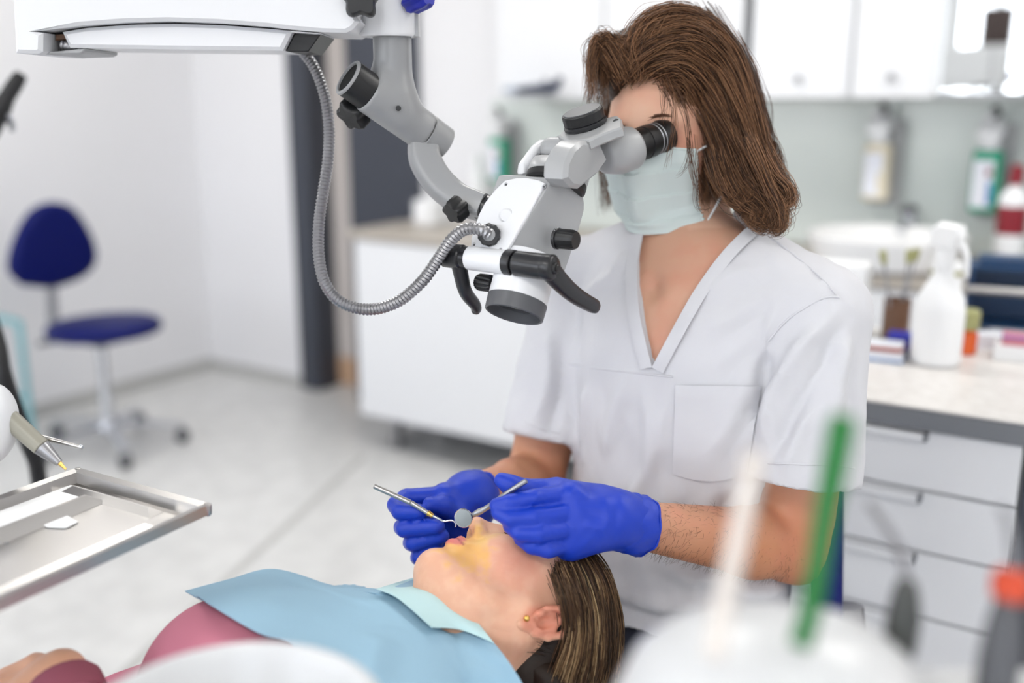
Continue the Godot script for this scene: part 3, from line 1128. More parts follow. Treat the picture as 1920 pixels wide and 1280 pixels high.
func on_the_drawers(_fr: float) -> void:
	var turn := Basis(Vector3.UP, -deg_to_rad(TURN))
	# spray bottle
	var p := stand(1752, 680)
	var o := thing("spray_bottle", "white plastic spray bottle with trigger on the stone worktop", "bottle", p)
	var xf := Transform3D(turn, p)
	var k := 1.05
	var s := Shape.new()
	lathe(s, [Vector2(0.038 * k, 0), Vector2(0.043 * k, 0.006), Vector2(0.043 * k, 0.1), Vector2(0.04 * k, 0.125), Vector2(0.028 * k, 0.15), Vector2(0.017 * k, 0.17), Vector2(0.014 * k, 0.185)], xf, 32)
	part(s, "body", M.plastic_white, o, 60)
	s = Shape.new()
	lathe(s, [Vector2(0.0185, 0.183), Vector2(0.0185, 0.21), Vector2(0.015, 0.216)], xf, 20)
	part(s, "collar", M.plastic_white, o)
	s = Shape.new()
	prism(s, PackedVector2Array([Vector2(-0.03, 0.215), Vector2(0.02, 0.215), Vector2(0.024, 0.235), Vector2(0.034, 0.24), Vector2(0.03, 0.262), Vector2(-0.012, 0.266), Vector2(-0.032, 0.25)]), 0.026, xf * Transform3D(Basis(Vector3.UP, -0.4), Vector3.ZERO), 0.006)
	part(s, "spray_head", M.plastic_white, o)
	s = Shape.new()
	tube(s, spline([xf * Vector3(0.018, 0.235, 0.006), xf * Vector3(0.036, 0.215, 0.012), xf * Vector3(0.042, 0.17, 0.014)], 3), [0.006, 0.007, 0.007, 0.006, 0.006, 0.005, 0.004], 10)
	part(s, "trigger", M.plastic_white, o, 60)
	# carton stack with red stripe and blue lid
	box_of(stand(1655, 672), Vector3(0.075, 0.016, 0.05), M.label_white, "carton", "low white carton with light blue edge on the worktop beside the sleeve", "box", [[M.label_blue, -0.006, 0.004]])
	box_of(stand(1655, 672) + Vector3(0, 0.0165, 0), Vector3(0.07, 0.016, 0.05), M.label_white, "carton", "white carton with rust red stripe, upper of the stack beside the sleeve", "box", [[M.rust_red, 0.0, 0.009]])
	box_of(stand(1688, 662), Vector3(0.05, 0.04, 0.05), M.plastic_blue, "carton", "small bright blue box left of the white spray bottle", "box", [[M.grey_plastic, -0.012, 0.012]])
	box_of(stand(1636, 645) + Vector3(-0.05, 0, -0.12), Vector3(0.14, 0.15, 0.1), M.plastic_white, "carton", "large plain white box behind the sleeve on the worktop", "box", [])
	# brown glass jar with brushes
	p = stand(1694, 645) + Vector3(0.0, 0, -0.05)
	o = thing("brush_jar", "brown glass jar holding brushes behind the spray bottle", "jar", p)
	s = Shape.new()
	lathe(s, [Vector2(0.024, 0), Vector2(0.027, 0.004), Vector2(0.027, 0.085), Vector2(0.024, 0.085), Vector2(0.023, 0.006), Vector2(0, 0.006)], Transform3D(Basis(), p), 20)
	part(s, "glass", M.brown, o)
	for q in [[-0.012, 0.02, -0.03], [0.01, -0.01, 0.02], [0.004, 0.012, 0.005]]:
		s = Shape.new()
		var b := p + Vector3(q[0] * 0.5, 0.01, q[1] * 0.5)
		var t := p + Vector3(q[0] + q[2], 0.16, q[1])
		tube(s, [b, t], 0.0028, 8)
		var h := part(s, "brush", M.satin_steel, o)
		s = Shape.new()
		rod(s, t, t + (t - b).normalized() * 0.028, 0.006, 0.008, 0.002, 12)
		part(s, "bristles", M.olive, h)
	# beaker behind the spray bottle
	p = stand(1795, 640) + Vector3(-0.01, 0, -0.06)
	o = thing("white_canister", "slim white canister just behind the spray bottle's right side", "canister", p)
	s = Shape.new()
	lathe(s, [Vector2(0.03, 0), Vector2(0.032, 0.004), Vector2(0.032, 0.15), Vector2(0.028, 0.156)], Transform3D(Basis(), p), 24)
	part(s, "body", M.plastic_white, o)
	s = Shape.new()
	lathe(s, [Vector2(0.0322, 0.13), Vector2(0.0328, 0.132), Vector2(0.0328, 0.138), Vector2(0.0322, 0.14)], Transform3D(Basis(), p), 24)
	part(s, "band", M.olive, o)
	# amber bottle with olive top
	p = stand(1806, 662)
	o = thing("amber_bottle", "small amber bottle with pale olive top right of the spray bottle", "bottle", p)
	s = Shape.new()
	lathe(s, [Vector2(0.02, 0), Vector2(0.023, 0.003), Vector2(0.023, 0.04), Vector2(0.016, 0.048), Vector2(0.016, 0.052)], Transform3D(Basis(), p), 24)
	part(s, "body", M.amber, o)
	s = Shape.new()
	lathe(s, [Vector2(0.022, 0.05), Vector2(0.024, 0.053), Vector2(0.024, 0.085), Vector2(0.02, 0.088)], Transform3D(Basis(), p), 24)
	part(s, "lid", M.olive, o)
	box_of(stand(1858, 652), Vector3(0.055, 0.03, 0.04), M.label_white, "carton", "little white box between the amber bottle and the blue rack", "box", [])
	box_of(stand(1902, 672), Vector3(0.075, 0.028, 0.06), M.plastic_white, "carton", "white tray box under the pink packet at the right edge", "box", [])
	box_of(stand(1902, 672) + Vector3(0.0, 0.0285, 0), Vector3(0.05, 0.02, 0.04), M.pink_label, "packet", "pink striped packet on the white tray box", "packet", [[M.label_violet, 0.007, 0.004]])
	# petrol blue rack with a steel bar
	p = stand(1890, 622) + Vector3(0.06, 0, -0.06)
	o = thing("instrument_rack", "petrol blue instrument rack with steel bar at the right edge", "rack", p)
	xf = Transform3D(turn * Basis(Vector3.UP, 0.15), p)
	s = Shape.new()
	slab(s, Vector3(-0.12, 0, -0.06), Vector3(0.14, 0.006, 0.06), 0.002, xf)
	slab(s, Vector3(-0.12, 0.006, -0.06), Vector3(0.14, 0.13, -0.05), 0.002, xf)
	slab(s, Vector3(-0.12, 0.006, -0.05), Vector3(-0.11, 0.13, 0.06), 0.002, xf)
	slab(s, Vector3(0.13, 0.006, -0.05), Vector3(0.14, 0.13, 0.06), 0.002, xf)
	slab(s, Vector3(-0.12, 0.125, -0.06), Vector3(0.14, 0.135, 0.05), 0.002, xf)
	part(s, "case", M.petrol_blue, o)
	s = Shape.new()
	rod(s, xf * Vector3(-0.12, 0.085, 0.066), xf * Vector3(0.14, 0.085, 0.066), 0.009, 0.009, 0.002)
	part(s, "bar", M.brushed_steel, o)
	s = Shape.new()
	rbox(s, Vector3(0.09, 0.05, 0.06), 0.01, xf * Transform3D(Basis(), Vector3(0.06, 0.161, 0.0)))
	part(s, "black_clip", M.black_plastic, o)
	s = Shape.new()
	slab(s, Vector3(-0.1, 0.136, -0.05), Vector3(0.01, 0.15, 0.04), 0.003, xf)
	part(s, "upper_tray", M.petrol_blue, o)

func box_of(p: Vector3, size: Vector3, m: Material, called: String, label: String, category: String, bands: Array) -> void:
	var xf := Transform3D(Basis(Vector3.UP, -deg_to_rad(TURN) + 0.1), p + Vector3(0, size.y / 2, 0))
	var o := thing(called, label, category, p)
	var s := Shape.new()
	rbox(s, size, 0.0015, xf)
	part(s, "body", m, o)
	for b in bands:
		s = Shape.new()
		rbox(s, Vector3(size.x + 0.001, b[2], size.z + 0.001), 0.0004, xf * Transform3D(Basis(), Vector3(0, b[1], 0)))
		part(s, "stripe", b[0], o)

func build_stools() -> void:
	var base := level(205, 812, 0.06)
	base.y = 0.0
	var o := stool(base, "navy blue operator stool on castors standing by the white wall", -0.5, 0.5, 0.22, 1.0, 1.05)

func stool(base: Vector3, label: String, facing: float, seat_h: float, seat_r: float, back := 1.0, broad := 1.0) -> Node3D:   # facing: turn about y; seat towards local x
	var o := thing("operator_stool", label, "stool", base)
	var xf := Transform3D(Basis(Vector3.UP, facing), base)
	var s := Shape.new()
	lathe(s, [Vector2(0.045, 0.075), Vector2(0.05, 0.085), Vector2(0.045, 0.11), Vector2(0.03, 0.125)], xf, 24)
	part(s, "hub", M.chrome, o)
	for k in 5:
		var an := TAU * k / 5 + 0.5
		var dir := Vector3(cos(an), 0, sin(an))
		s = Shape.new()
		tube(s, [xf * (dir * 0.03 + Vector3(0, 0.1, 0)), xf * (dir * 0.16 + Vector3(0, 0.09, 0)), xf * (dir * 0.29 + Vector3(0, 0.07, 0))], [0.024, 0.02, 0.015], 12, true, 0.6)
		var leg := part(s, "base_leg", M.chrome, o, 60)
		s = Shape.new()
		var c := dir * 0.28
		var ax := Vector3(-dir.z, 0, dir.x)
		rod(s, xf * (c + Vector3(0, 0.028, 0) - ax * 0.022), xf * (c + Vector3(0, 0.028, 0) + ax * 0.022), 0.028, 0.028, 0.006, 18)
		part(s, "castor", M.grey_plastic, leg)
	s = Shape.new()
	lathe(s, [Vector2(0.027, 0.12), Vector2(0.027, seat_h - 0.25), Vector2(0.018, seat_h - 0.248), Vector2(0.018, seat_h - 0.05)], xf, 20)
	part(s, "column", M.chrome, o)
	s = Shape.new()
	rbox(s, Vector3(0.2, 0.025, 0.14), 0.008, xf * Transform3D(Basis(), Vector3(-0.02, seat_h - 0.05, 0)))
	part(s, "mechanism", M.grey_plastic, o)
	s = Shape.new()
	tube(s, [xf * Vector3(-0.1, seat_h - 0.05, 0.02), xf * Vector3(-0.24, seat_h - 0.075, 0.1)], [0.008, 0.01], 10)
	part(s, "lever", M.grey_plastic, o)
	s = Shape.new()
	lathe(s, [Vector2(0.0, -0.03), Vector2(seat_r * 0.86, -0.03), Vector2(seat_r * 0.97, -0.018), Vector2(seat_r, 0.0), Vector2(seat_r * 0.97, 0.018), Vector2(seat_r * 0.86, 0.03), Vector2(0.0, 0.036)], xf * Transform3D(Basis(Vector3.BACK, 0.05).scaled(Vector3(1.05, 1, 0.95)), Vector3(0.03, seat_h, 0)), 40)
	part(s, "seat", M.navy_vinyl, o, 60)
	s = Shape.new()
	tube(s, spline([xf * Vector3(-0.1, seat_h - 0.05, 0), xf * Vector3(-0.25, seat_h - 0.045, 0), xf * Vector3(-0.27, seat_h + 0.02, 0), xf * Vector3(-0.25, seat_h + 0.2, 0)], 5), 0.016, 12, true, 1.6)
	part(s, "back_post", M.satin_steel, o, 60)
	var outline := PackedVector2Array()
	for p in spline([Vector2(-0.14, -0.1), Vector2(0.0, -0.13), Vector2(0.14, -0.1), Vector2(0.19, -0.03), Vector2(0.16, 0.08), Vector2(0.09, 0.18), Vector2(0.0, 0.21), Vector2(-0.09, 0.18), Vector2(-0.16, 0.08), Vector2(-0.19, -0.03), Vector2(-0.14, -0.1)], 4):
		outline.append(p)
	outline.remove_at(outline.size() - 1)
	s = Shape.new()
	prism(s, outline, 0.055, xf * Transform3D((Basis(Vector3.UP, PI / 2) * Basis(Vector3.RIGHT, 0.08)).scaled_local(Vector3(back * broad, back, back * 0.9)), Vector3(-0.225, seat_h + 0.27, 0)), 0.018)
	part(s, "backrest", M.navy_vinyl, o, 60)
	return o


# ================================================================ operating microscope
var scope_o: Vector3
var scope_b: Basis     # x across, y up the tube, z out of the front

func upright(px: float, py: float, z: float) -> Vector3:   # where a sight line meets the upright plane at that z
	var r := at(px, py, 1.0) - EYE
	return EYE + r * (z / r.z)

func mic(w: float, d: float, n: float) -> Vector3:
	return scope_o + scope_b * Vector3(w, -d, n)

func mic_at(px: float, py: float, n: float) -> Vector3:   # on the plane parallel to the front panel
	var r := at(px, py, 1.0) - EYE
	var nn := scope_b.z
	return EYE + r * ((n + nn.dot(scope_o - EYE)) / nn.dot(r))

func mic_side(px: float, py: float, w: float) -> Vector3:
	var r := at(px, py, 1.0) - EYE
	var nn := scope_b.x
	return EYE + r * ((w + nn.dot(scope_o - EYE)) / nn.dot(r))

func mic_poly(pts: Array, n: float) -> PackedVector2Array:
	var out := PackedVector2Array()
	for p in pts:
		var q := scope_b.inverse() * (mic_at(p[0], p[1], n) - scope_o)
		out.append(Vector2(q.x, q.y))
	return out

func star_knob(s: Shape, a: Vector3, b: Vector3, r: float, lobes := 6, wobble := 0.13) -> void:
	var xf := frame(b - a, Vector3.UP if absf((b - a).normalized().y) < 0.9 else Vector3.RIGHT, a)
	var l := (b - a).length()
	lathe(s, [Vector2(r * 0.8, 0), Vector2(r, l * 0.18), Vector2(r, l * 0.82), Vector2(r * 0.85, l)], xf, 48, wobble, lobes)

func build_microscope() -> void:
	var f := Vector3(-0.574, 0, 0.819)
	var tau := deg_to_rad(30.0)
	var up := -f * sin(tau) + Vector3.UP * cos(tau)
	var fr := f * cos(tau) + Vector3.UP * sin(tau)
	scope_b = Basis(up.cross(fr), up, fr)
	scope_o = at(985, 440, 1.15)
	var o := thing("operating_microscope", "white and grey operating microscope hanging from a jointed arm in front of the dentist", "microscope", at(735, 60, 1.2))
	var s := Shape.new()
	# optics body
	var levels := [[-0.062, 0.040, 0.046, -0.026, 0.026], [-0.057, 0.0395, 0.047, -0.03, 0.034], [-0.05, 0.0375, 0.047, -0.034, 0.0355], [-0.03, 0.0315, 0.0465, -0.036, 0.036], [-0.01, 0.0245, 0.046, -0.036, 0.036], [0.01, 0.0165, 0.0455, -0.036, 0.036], [0.03, 0.0095, 0.045, -0.035, 0.036], [0.038, 0.0075, 0.0445, -0.034, 0.035], [0.044, 0.008, 0.043, -0.032, 0.032]]
	levels.reverse()
	var rings := []
	for l in levels:
		var ring := PackedVector3Array()
		var c := [Vector2(-0.038, l[4]), Vector2(-0.038, l[3]), Vector2(l[2], l[3]), Vector2(l[1], l[4])]
		for k in 4:
			var p: Vector2 = c[k]
			var e0: Vector2 = ((c[(k + 3) % 4] as Vector2) - p).normalized()
			var e1: Vector2 = ((c[(k + 1) % 4] as Vector2) - p).normalized()
			var r := 0.0035
			for q in [p + e0 * r, p + (e0 + e1) * r * 0.3, p + e1 * r]:
				ring.append(mic(q.x, l[0], q.y))
		ring.reverse()
		rings.append(ring)
	loft(s, rings)
	var body := part(s, "optics_body", M.device_grey, o, 30)
	s = Shape.new()
	var pts := [[948, 340], [970, 335], [991, 335], [1012, 339], [1024, 345], [1011, 369], [988, 411], [966, 448], [949, 476], [945, 478], [889, 466], [885, 462], [885, 449], [899, 404], [911, 381], [929, 358]]
	prism(s, mic_poly(pts, 0.036), 0.006, Transform3D(scope_b, scope_o + scope_b.z * 0.036), 0.0016)
	var panel := part(s, "front_panel", M.device_white, body, 50)
	for q in [[949, 346], [1020, 350], [889, 459], [939, 468]]:
		s = Shape.new()
		rod(s, mic_at(q[0], q[1], 0.036), mic_at(q[0], q[1], 0.0396), 0.0023, 0.0023, 0.0005, 12)
		part(s, "screw", M.satin_steel, panel)
		s = Shape.new()
		rod(s, mic_at(q[0], q[1], 0.0396), mic_at(q[0], q[1], 0.0398), 0.0012, 0.0012, 0.0, 8)
		part(s, "screw_socket", M.black_plastic, panel)
	s = Shape.new()
	rod(s, mic_at(949, 404, 0.039), mic_at(949, 404, 0.0415), 0.0085, 0.0075, 0.001)
	part(s, "round_cap", M.device_white, panel)
	s = Shape.new()
	star_knob(s, mic_at(917, 440, 0.038), mic_at(917, 440, 0.05), 0.0128, 10, 0.04)
	var plug := part(s, "light_socket", M.black_plastic, body)
	s = Shape.new()
	rod(s, mic_at(917, 440, 0.05), mic_at(914, 438, 0.056), 0.0075, 0.0065, 0.001)
	part(s, "plug", M.device_grey, plug)
	# zoom knob on the near side
	var kb := mic_side(1044, 447, 0.046)
	s = Shape.new()
	star_knob(s, kb, kb + scope_b.x * 0.0255, 0.0112, 20, 0.025)
	body = part(s, "zoom_knob", M.black_plastic, o)
	s = Shape.new()
	rod(s, kb - scope_b.x * 0.001, kb + scope_b.x * 0.003, 0.0122, 0.0122, 0.0006)
	part(s, "dial_ring", M.black_satin, body)
	for q in [-0.3, 0.0, 0.3]:
		s = Shape.new()
		var dir := (scope_b.z * cos(0.75 + q) + scope_b.y * sin(0.75 + q))
		rbox(s, Vector3(0.0016, 0.0004, 0.0006), 0.0001, frame(dir, scope_b.x, kb + scope_b.x * 0.0012 + dir * 0.0122))
		part(s, "dial_mark", M.plastic_white, body)
	# objective
	var top := mic_at(984, 512, 0.0)
	var bot := mic_at(963, 591, 0.0)
	var ax := (bot - top).normalized()
	var len := (bot - top).length()
	s = Shape.new()
	lathe(s, [Vector2(0.033, -0.02), Vector2(0.034, -0.015), Vector2(0.034, len - 0.019), Vector2(0.0335, len - 0.018)], frame(ax, scope_b.x, top), 44)
	body = part(s, "objective_housing", M.device_white, o)
	s = Shape.new()
	lathe(s, [Vector2(0.0335, len - 0.0185), Vector2(0.0345, len - 0.0178), Vector2(0.0338, len - 0.001), Vector2(0.0325, len), Vector2(0.031, len - 0.001), Vector2(0.03, len - 0.012), Vector2(0.0, len - 0.012)], frame(ax, scope_b.x, top), 44)
	body = part(s, "objective_ring", M.grey_plastic, body)
	s = Shape.new()
	lathe(s, [Vector2(0.0, len - 0.0118), Vector2(0.029, len - 0.0118), Vector2(0.015, len - 0.009), Vector2(0.0, len - 0.008)], frame(ax, scope_b.x, top), 32)
	part(s, "lens", paint("lens_glass", Color(0.05, 0.05, 0.07), 0.05), body, 60)
	s = Shape.new()
	kb = mic_at(919, 531, 0.0)
	star_knob(s, kb + scope_b.x * 0.004, kb - scope_b.x * 0.018, 0.0098, 16, 0.05)
	part(s, "focus_knob", M.black_plastic, o)
	# handle bar
	var bar := func(px: float) -> Vector3: return mic_at(px, 478.0 + (px - 835.0) * 0.118, 0.034)
	var dirw: Vector3 = (bar.call(1035.0) - bar.call(835.0)).normalized()
	s = Shape.new()
	rod(s, bar.call(880.0), bar.call(952.0), 0.0138, 0.0138, 0.001, 32)
	body = part(s, "handle_bar", M.device_white, o)
	for q in [[834, 869, 0.0142, 0.002], [869.5, 881, 0.0128, 0.0006], [950, 965, 0.0148, 0.001], [966, 1026, 0.0142, 0.003]]:
		s = Shape.new()
		rod(s, bar.call(float(q[0])), bar.call(float(q[1])), q[2], q[2], q[3], 32)
		part(s, "grip_sleeve", M.black_satin, body)
	s = Shape.new()
	rbox(s, Vector3(0.05, 0.02, 0.03), 0.003, Transform3D(scope_b, mic(-0.008, 0.043, 0.02)))
	part(s, "bar_mount", M.device_white, body)
	# the two levers
	var jl: Vector3 = bar.call(858.0)
	var lever := spline([jl, jl - scope_b.y * 0.012 - scope_b.z * 0.012, jl - scope_b.y * 0.03 - scope_b.z * 0.033, jl - scope_b.y * 0.037 - scope_b.z * 0.058, mic_at(893, 578, 0.034 - 0.066)], 5)
	var r := []
	for k in lever.size():
		r.append(lerpf(0.0125, 0.0075, float(k) / (lever.size() - 1)))
	s = Shape.new()
	tube(s, lever, r, 16, true, 0.8)
	rod(s, lever[-1] - dirw * 0.004, lever[-1] + dirw * 0.004, 0.0074, 0.0074, 0.002)
	part(s, "lever", M.black_satin, o, 60)
	var jr: Vector3 = bar.call(1021.0)
	var end := mic_side(1108, 573, 0.075)
	s = Shape.new()
	var axis := (end - jr).normalized()
	var across := axis.cross(dirw).normalized()
	var rr := []
	var n := 9
	for k in n + 1:
		var t := float(k) / n
		var c := jr.lerp(end, t) + dirw * 0.004 + across * (0.005 * sin(t * PI))
		var h := lerpf(0.0135, 0.0088, sqrt(t))
		rr.append(oval(c, across * h, dirw * lerpf(0.009, 0.0065, t), 20, 2.8))
	rr[-1] = oval(end + dirw * 0.004, across * 0.0088, dirw * 0.006, 20, 2.8)
	rr.append(oval(end + axis * 0.005 + dirw * 0.004, across * 0.007, dirw * 0.005, 20, 2.4))
	rr.append(oval(end + axis * 0.008 + dirw * 0.004, across * 0.003, dirw * 0.003, 20, 2.0))
	for ring in rr:
		ring.reverse()
	loft(s, rr)
	rod(s, jr - dirw * 0.004, jr + dirw * 0.0135, 0.0142, 0.0142, 0.003, 28)
	body = part(s, "lever", M.black_satin, o, 50)
	s = Shape.new()
	rod(s, jr + dirw * 0.0125, jr + dirw * 0.0165, 0.0072, 0.0066, 0.001)
	rod(s, jr + dirw * 0.0165, jr + dirw * 0.018, 0.004, 0.0035, 0.0005)
	part(s, "bolt", M.black_plastic, body)
	build_binocular(o)
	build_scope_arm(o)

func build_binocular(o: Node3D) -> void:
	var up := scope_b.y
	var w := scope_b.x
	var c := mic_at(1043, 341, 0.0)
	var s := Shape.new()
	lathe(s, [Vector2(0.033, -0.008), Vector2(0.036, -0.005), Vector2(0.036, 0.002), Vector2(0.034, 0.0035)], frame(up, w, c), 44)
	part(s, "coupling_ring", M.black_plastic, o)
	s = Shape.new()                                    # saddle that widens into two ears
	var rings := [oval(c + up * 0.003, -w * 0.035, scope_b.z * 0.035, 32), oval(c + up * 0.008, -w * 0.0355, scope_b.z * 0.034, 32, 2.2), oval(c + up * 0.017, -w * 0.0355, scope_b.z * 0.028, 32, 2.6), oval(c + up * 0.024, -w * 0.035, scope_b.z * 0.02, 32, 3.2), oval(c + up * 0.026, -w * 0.033, scope_b.z * 0.017, 32, 3.2)]
	for r in rings:
		r.reverse()
	loft(s, rings)
	part(s, "tube_base", M.device_grey, o, 50)
	for q in [[1008, 303], [1060, 307]]:
		s = Shape.new()
		var p := mic_at(q[0], q[1], 0.022)
		rod(s, p - scope_b.z * 0.002, p + scope_b.z * 0.0008, 0.0022, 0.0022, 0.0004, 12)
		part(s, "screw", M.black_plastic, o)
	# hinge drum along the joint
	var h := mic(0.006, -0.118, -0.016)
	s = Shape.new()
	rbox(s, Vector3(0.056, 0.029, 0.036), 0.0125, Transform3D(scope_b * Basis(Vector3.RIGHT, 0.5), h), true)
	var drum := part(s, "hinge_drum", M.device_grey, o, 50)
	s = Shape.new()
	rbox(s, Vector3(0.05, 0.0008, 0.0364), 0.0003, Transform3D(scope_b * Basis(Vector3.RIGHT, 0.5), h - up * 0.006))
	part(s, "seam", M.grey_plastic, drum)
	# ears that hold the drum: far one, then the near arm
	var far := []
	for q in [[997, 338], [984, 326], [987, 306], [1010, 274], [1025, 262], [1040, 268], [1036, 300], [1020, 330]]:
		var v := scope_b.inverse() * (mic_side(q[0], q[1], -0.022) - scope_o)
		far.append(Vector2(v.z, v.y))
	s = Shape.new()
	prism(s, PackedVector2Array(far), 0.014, Transform3D(Basis(scope_b.z, scope_b.y, -scope_b.x), scope_o - w * 0.029), 0.004)
	part(s, "hinge_ear", M.device_white, o, 50)
	s = Shape.new()
	far.clear()
	for q in [[1006, 306], [1024, 268], [1026, 300]]:
		var v := scope_b.inverse() * (mic_side(q[0], q[1], -0.02) - scope_o)
		far.append(Vector2(v.z, v.y))
	prism(s, PackedVector2Array(far), 0.003, Transform3D(Basis(scope_b.z, scope_b.y, -scope_b.x), scope_o - w * 0.0205), 0.0005)
	part(s, "hinge_cover", M.black_plastic, o)
	var near := []
	for q in [[1061, 336], [1063, 306], [1076, 279], [1092, 264], [1126, 263], [1142, 300], [1124, 326], [1089, 354], [1074, 351]]:
		var v := scope_b.inverse() * (mic_side(q[0], q[1], 0.066) - scope_o)
		near.append(Vector2(v.z, v.y))
	s = Shape.new()
	prism(s, PackedVector2Array(near), 0.032, Transform3D(Basis(scope_b.z, scope_b.y, -scope_b.x), scope_o + w * 0.05), 0.0045)
	part(s, "hinge_arm", M.device_grey, o, 40)
	# prism box and the near eyepiece, pointing to the dentist's left eye
	var cup := at(1237, 257, 1.236)
	var foot := at(1146, 290, 1.19)
	var ax := (cup - foot).normalized()
	var xf := frame(ax, Vector3.UP, foot)
	s = Shape.new()
	lathe(s, [Vector2(0.014, -0.016), Vector2(0.02, -0.012), Vector2(0.024, 0.0), Vector2(0.0268, 0.012), Vector2(0.0268, 0.03), Vector2(0.0256, 0.034), Vector2(0.022, 0.036)], xf, 40)
	part(s, "prism_housing", M.device_grey, o, 50)
	s = Shape.new()
	var z := 0.034
	lathe(s, [Vector2(0.0205, z), Vector2(0.0205, z + 0.016), Vector2(0.0195, z + 0.0165), Vector2(0.0195, z + 0.021), Vector2(0.0205, z + 0.0215), Vector2(0.0205, z + 0.034), Vector2(0.0192, z + 0.036)], xf, 40)
	var ep := part(s, "eyepiece", M.black_plastic, o)
	s = Shape.new()
	for k in 2:
		var y := z + 0.038 + k * 0.0055
		lathe(s, [Vector2(0.0192, y), Vector2(0.0199, y + 0.0008), Vector2(0.0192, y + 0.0016)], xf, 40)
	part(s, "scale_ring", M.satin_steel, ep)
	s = Shape.new()
	lathe(s, [Vector2(0.019, z + 0.034), Vector2(0.0193, z + 0.046), Vector2(0.0212, z + 0.049), Vector2(0.0215, z + 0.06), Vector2(0.019, z + 0.062), Vector2(0.017, z + 0.06), Vector2(0.015, z + 0.05), Vector2(0.0, z + 0.05)], xf, 40)
	part(s, "eyecup", M.black_plastic, ep, 60)
	var side := xf.basis.x if xf.basis.x.dot(w) > 0.0 else xf.basis.z
	# the second eyepiece lies behind the first
	var shift := -w * 0.062
	s = Shape.new()
	lathe(s, [Vector2(0.016, -0.012), Vector2(0.0235, -0.006), Vector2(0.024, 0.03), Vector2(0.02, 0.034)], Transform3D(xf.basis, foot + shift), 32)
	part(s, "prism_housing", M.device_grey, o, 50)
	s = Shape.new()
	lathe(s, [Vector2(0.0185, z - 0.002), Vector2(0.0185, z + 0.034), Vector2(0.017, z + 0.046), Vector2(0.0185, z + 0.05), Vector2(0.0185, z + 0.056), Vector2(0.014, z + 0.056), Vector2(0.0, z + 0.05)], Transform3D(xf.basis, foot + shift), 32)
	part(s, "eyepiece", M.black_plastic, o, 50)
	# top plate and its big knob
	var kax := lens_basis * Vector3(-0.3, 0.86, 0.42)
	var kc := at(1099, 237, 1.165)
	var kx := frame(kax, lens_basis * Vector3(0.94, 0.33, 0.0), kc)
	var outline := PackedVector2Array()
	for q in [[1046, 254], [1056, 243], [1078, 238], [1120, 224], [1158, 216], [1165, 222], [1166, 238], [1150, 243], [1122, 254], [1104, 263], [1064, 263]]:
		var r := at(q[0], q[1], 1.0) - EYE
		var p := EYE + r * (kx.basis.y.dot(kc - EYE) / kx.basis.y.dot(r))
		var l := kx.affine_inverse() * p
		outline.append(Vector2(l.x, -l.z))
	s = Shape.new()
	prism(s, outline, 0.012, kx * Transform3D(Basis(Vector3.RIGHT, -PI / 2), Vector3(0, -0.006, 0)), 0.002)
	var plate := part(s, "top_plate", M.device_grey, o)
	s = Shape.new()
	var sp := at(1155, 230, 1.15)
	rod(s, sp - (lens_basis * Vector3(0, 0, 0.006)), sp + lens_basis * Vector3(0, 0, 0.0035), 0.004, 0.004, 0.0005, 16)
	part(s, "screw", M.black_plastic, plate)
	s = Shape.new()
	lathe(s, [Vector2(0.0245, 0.0), Vector2(0.0258, 0.0015), Vector2(0.0258, 0.0045), Vector2(0.024, 0.006)], kx, 44)
	part(s, "knob_flange", M.black_satin, plate)
	s = Shape.new()
	lathe(s, [Vector2(0.023, 0.0055), Vector2(0.0245, 0.007), Vector2(0.0245, 0.0175), Vector2(0.0235, 0.019), Vector2(0.0, 0.0195)], kx, 64, 0.012, 16)
	var kb := part(s, "knob", M.black_plastic, plate, 25)
	s = Shape.new()
	lathe(s, [Vector2(0.0222, 0.0192), Vector2(0.0218, 0.0201), Vector2(0.0, 0.0206)], kx, 44)
	part(s, "knob_cap", M.grey_plastic, kb)

func zpoly(pts: Array, z: float) -> PackedVector2Array:
	var out := PackedVector2Array()
	for p in pts:
		var q := upright(p[0], p[1], z)
		out.append(Vector2(q.x, q.y))
	return out

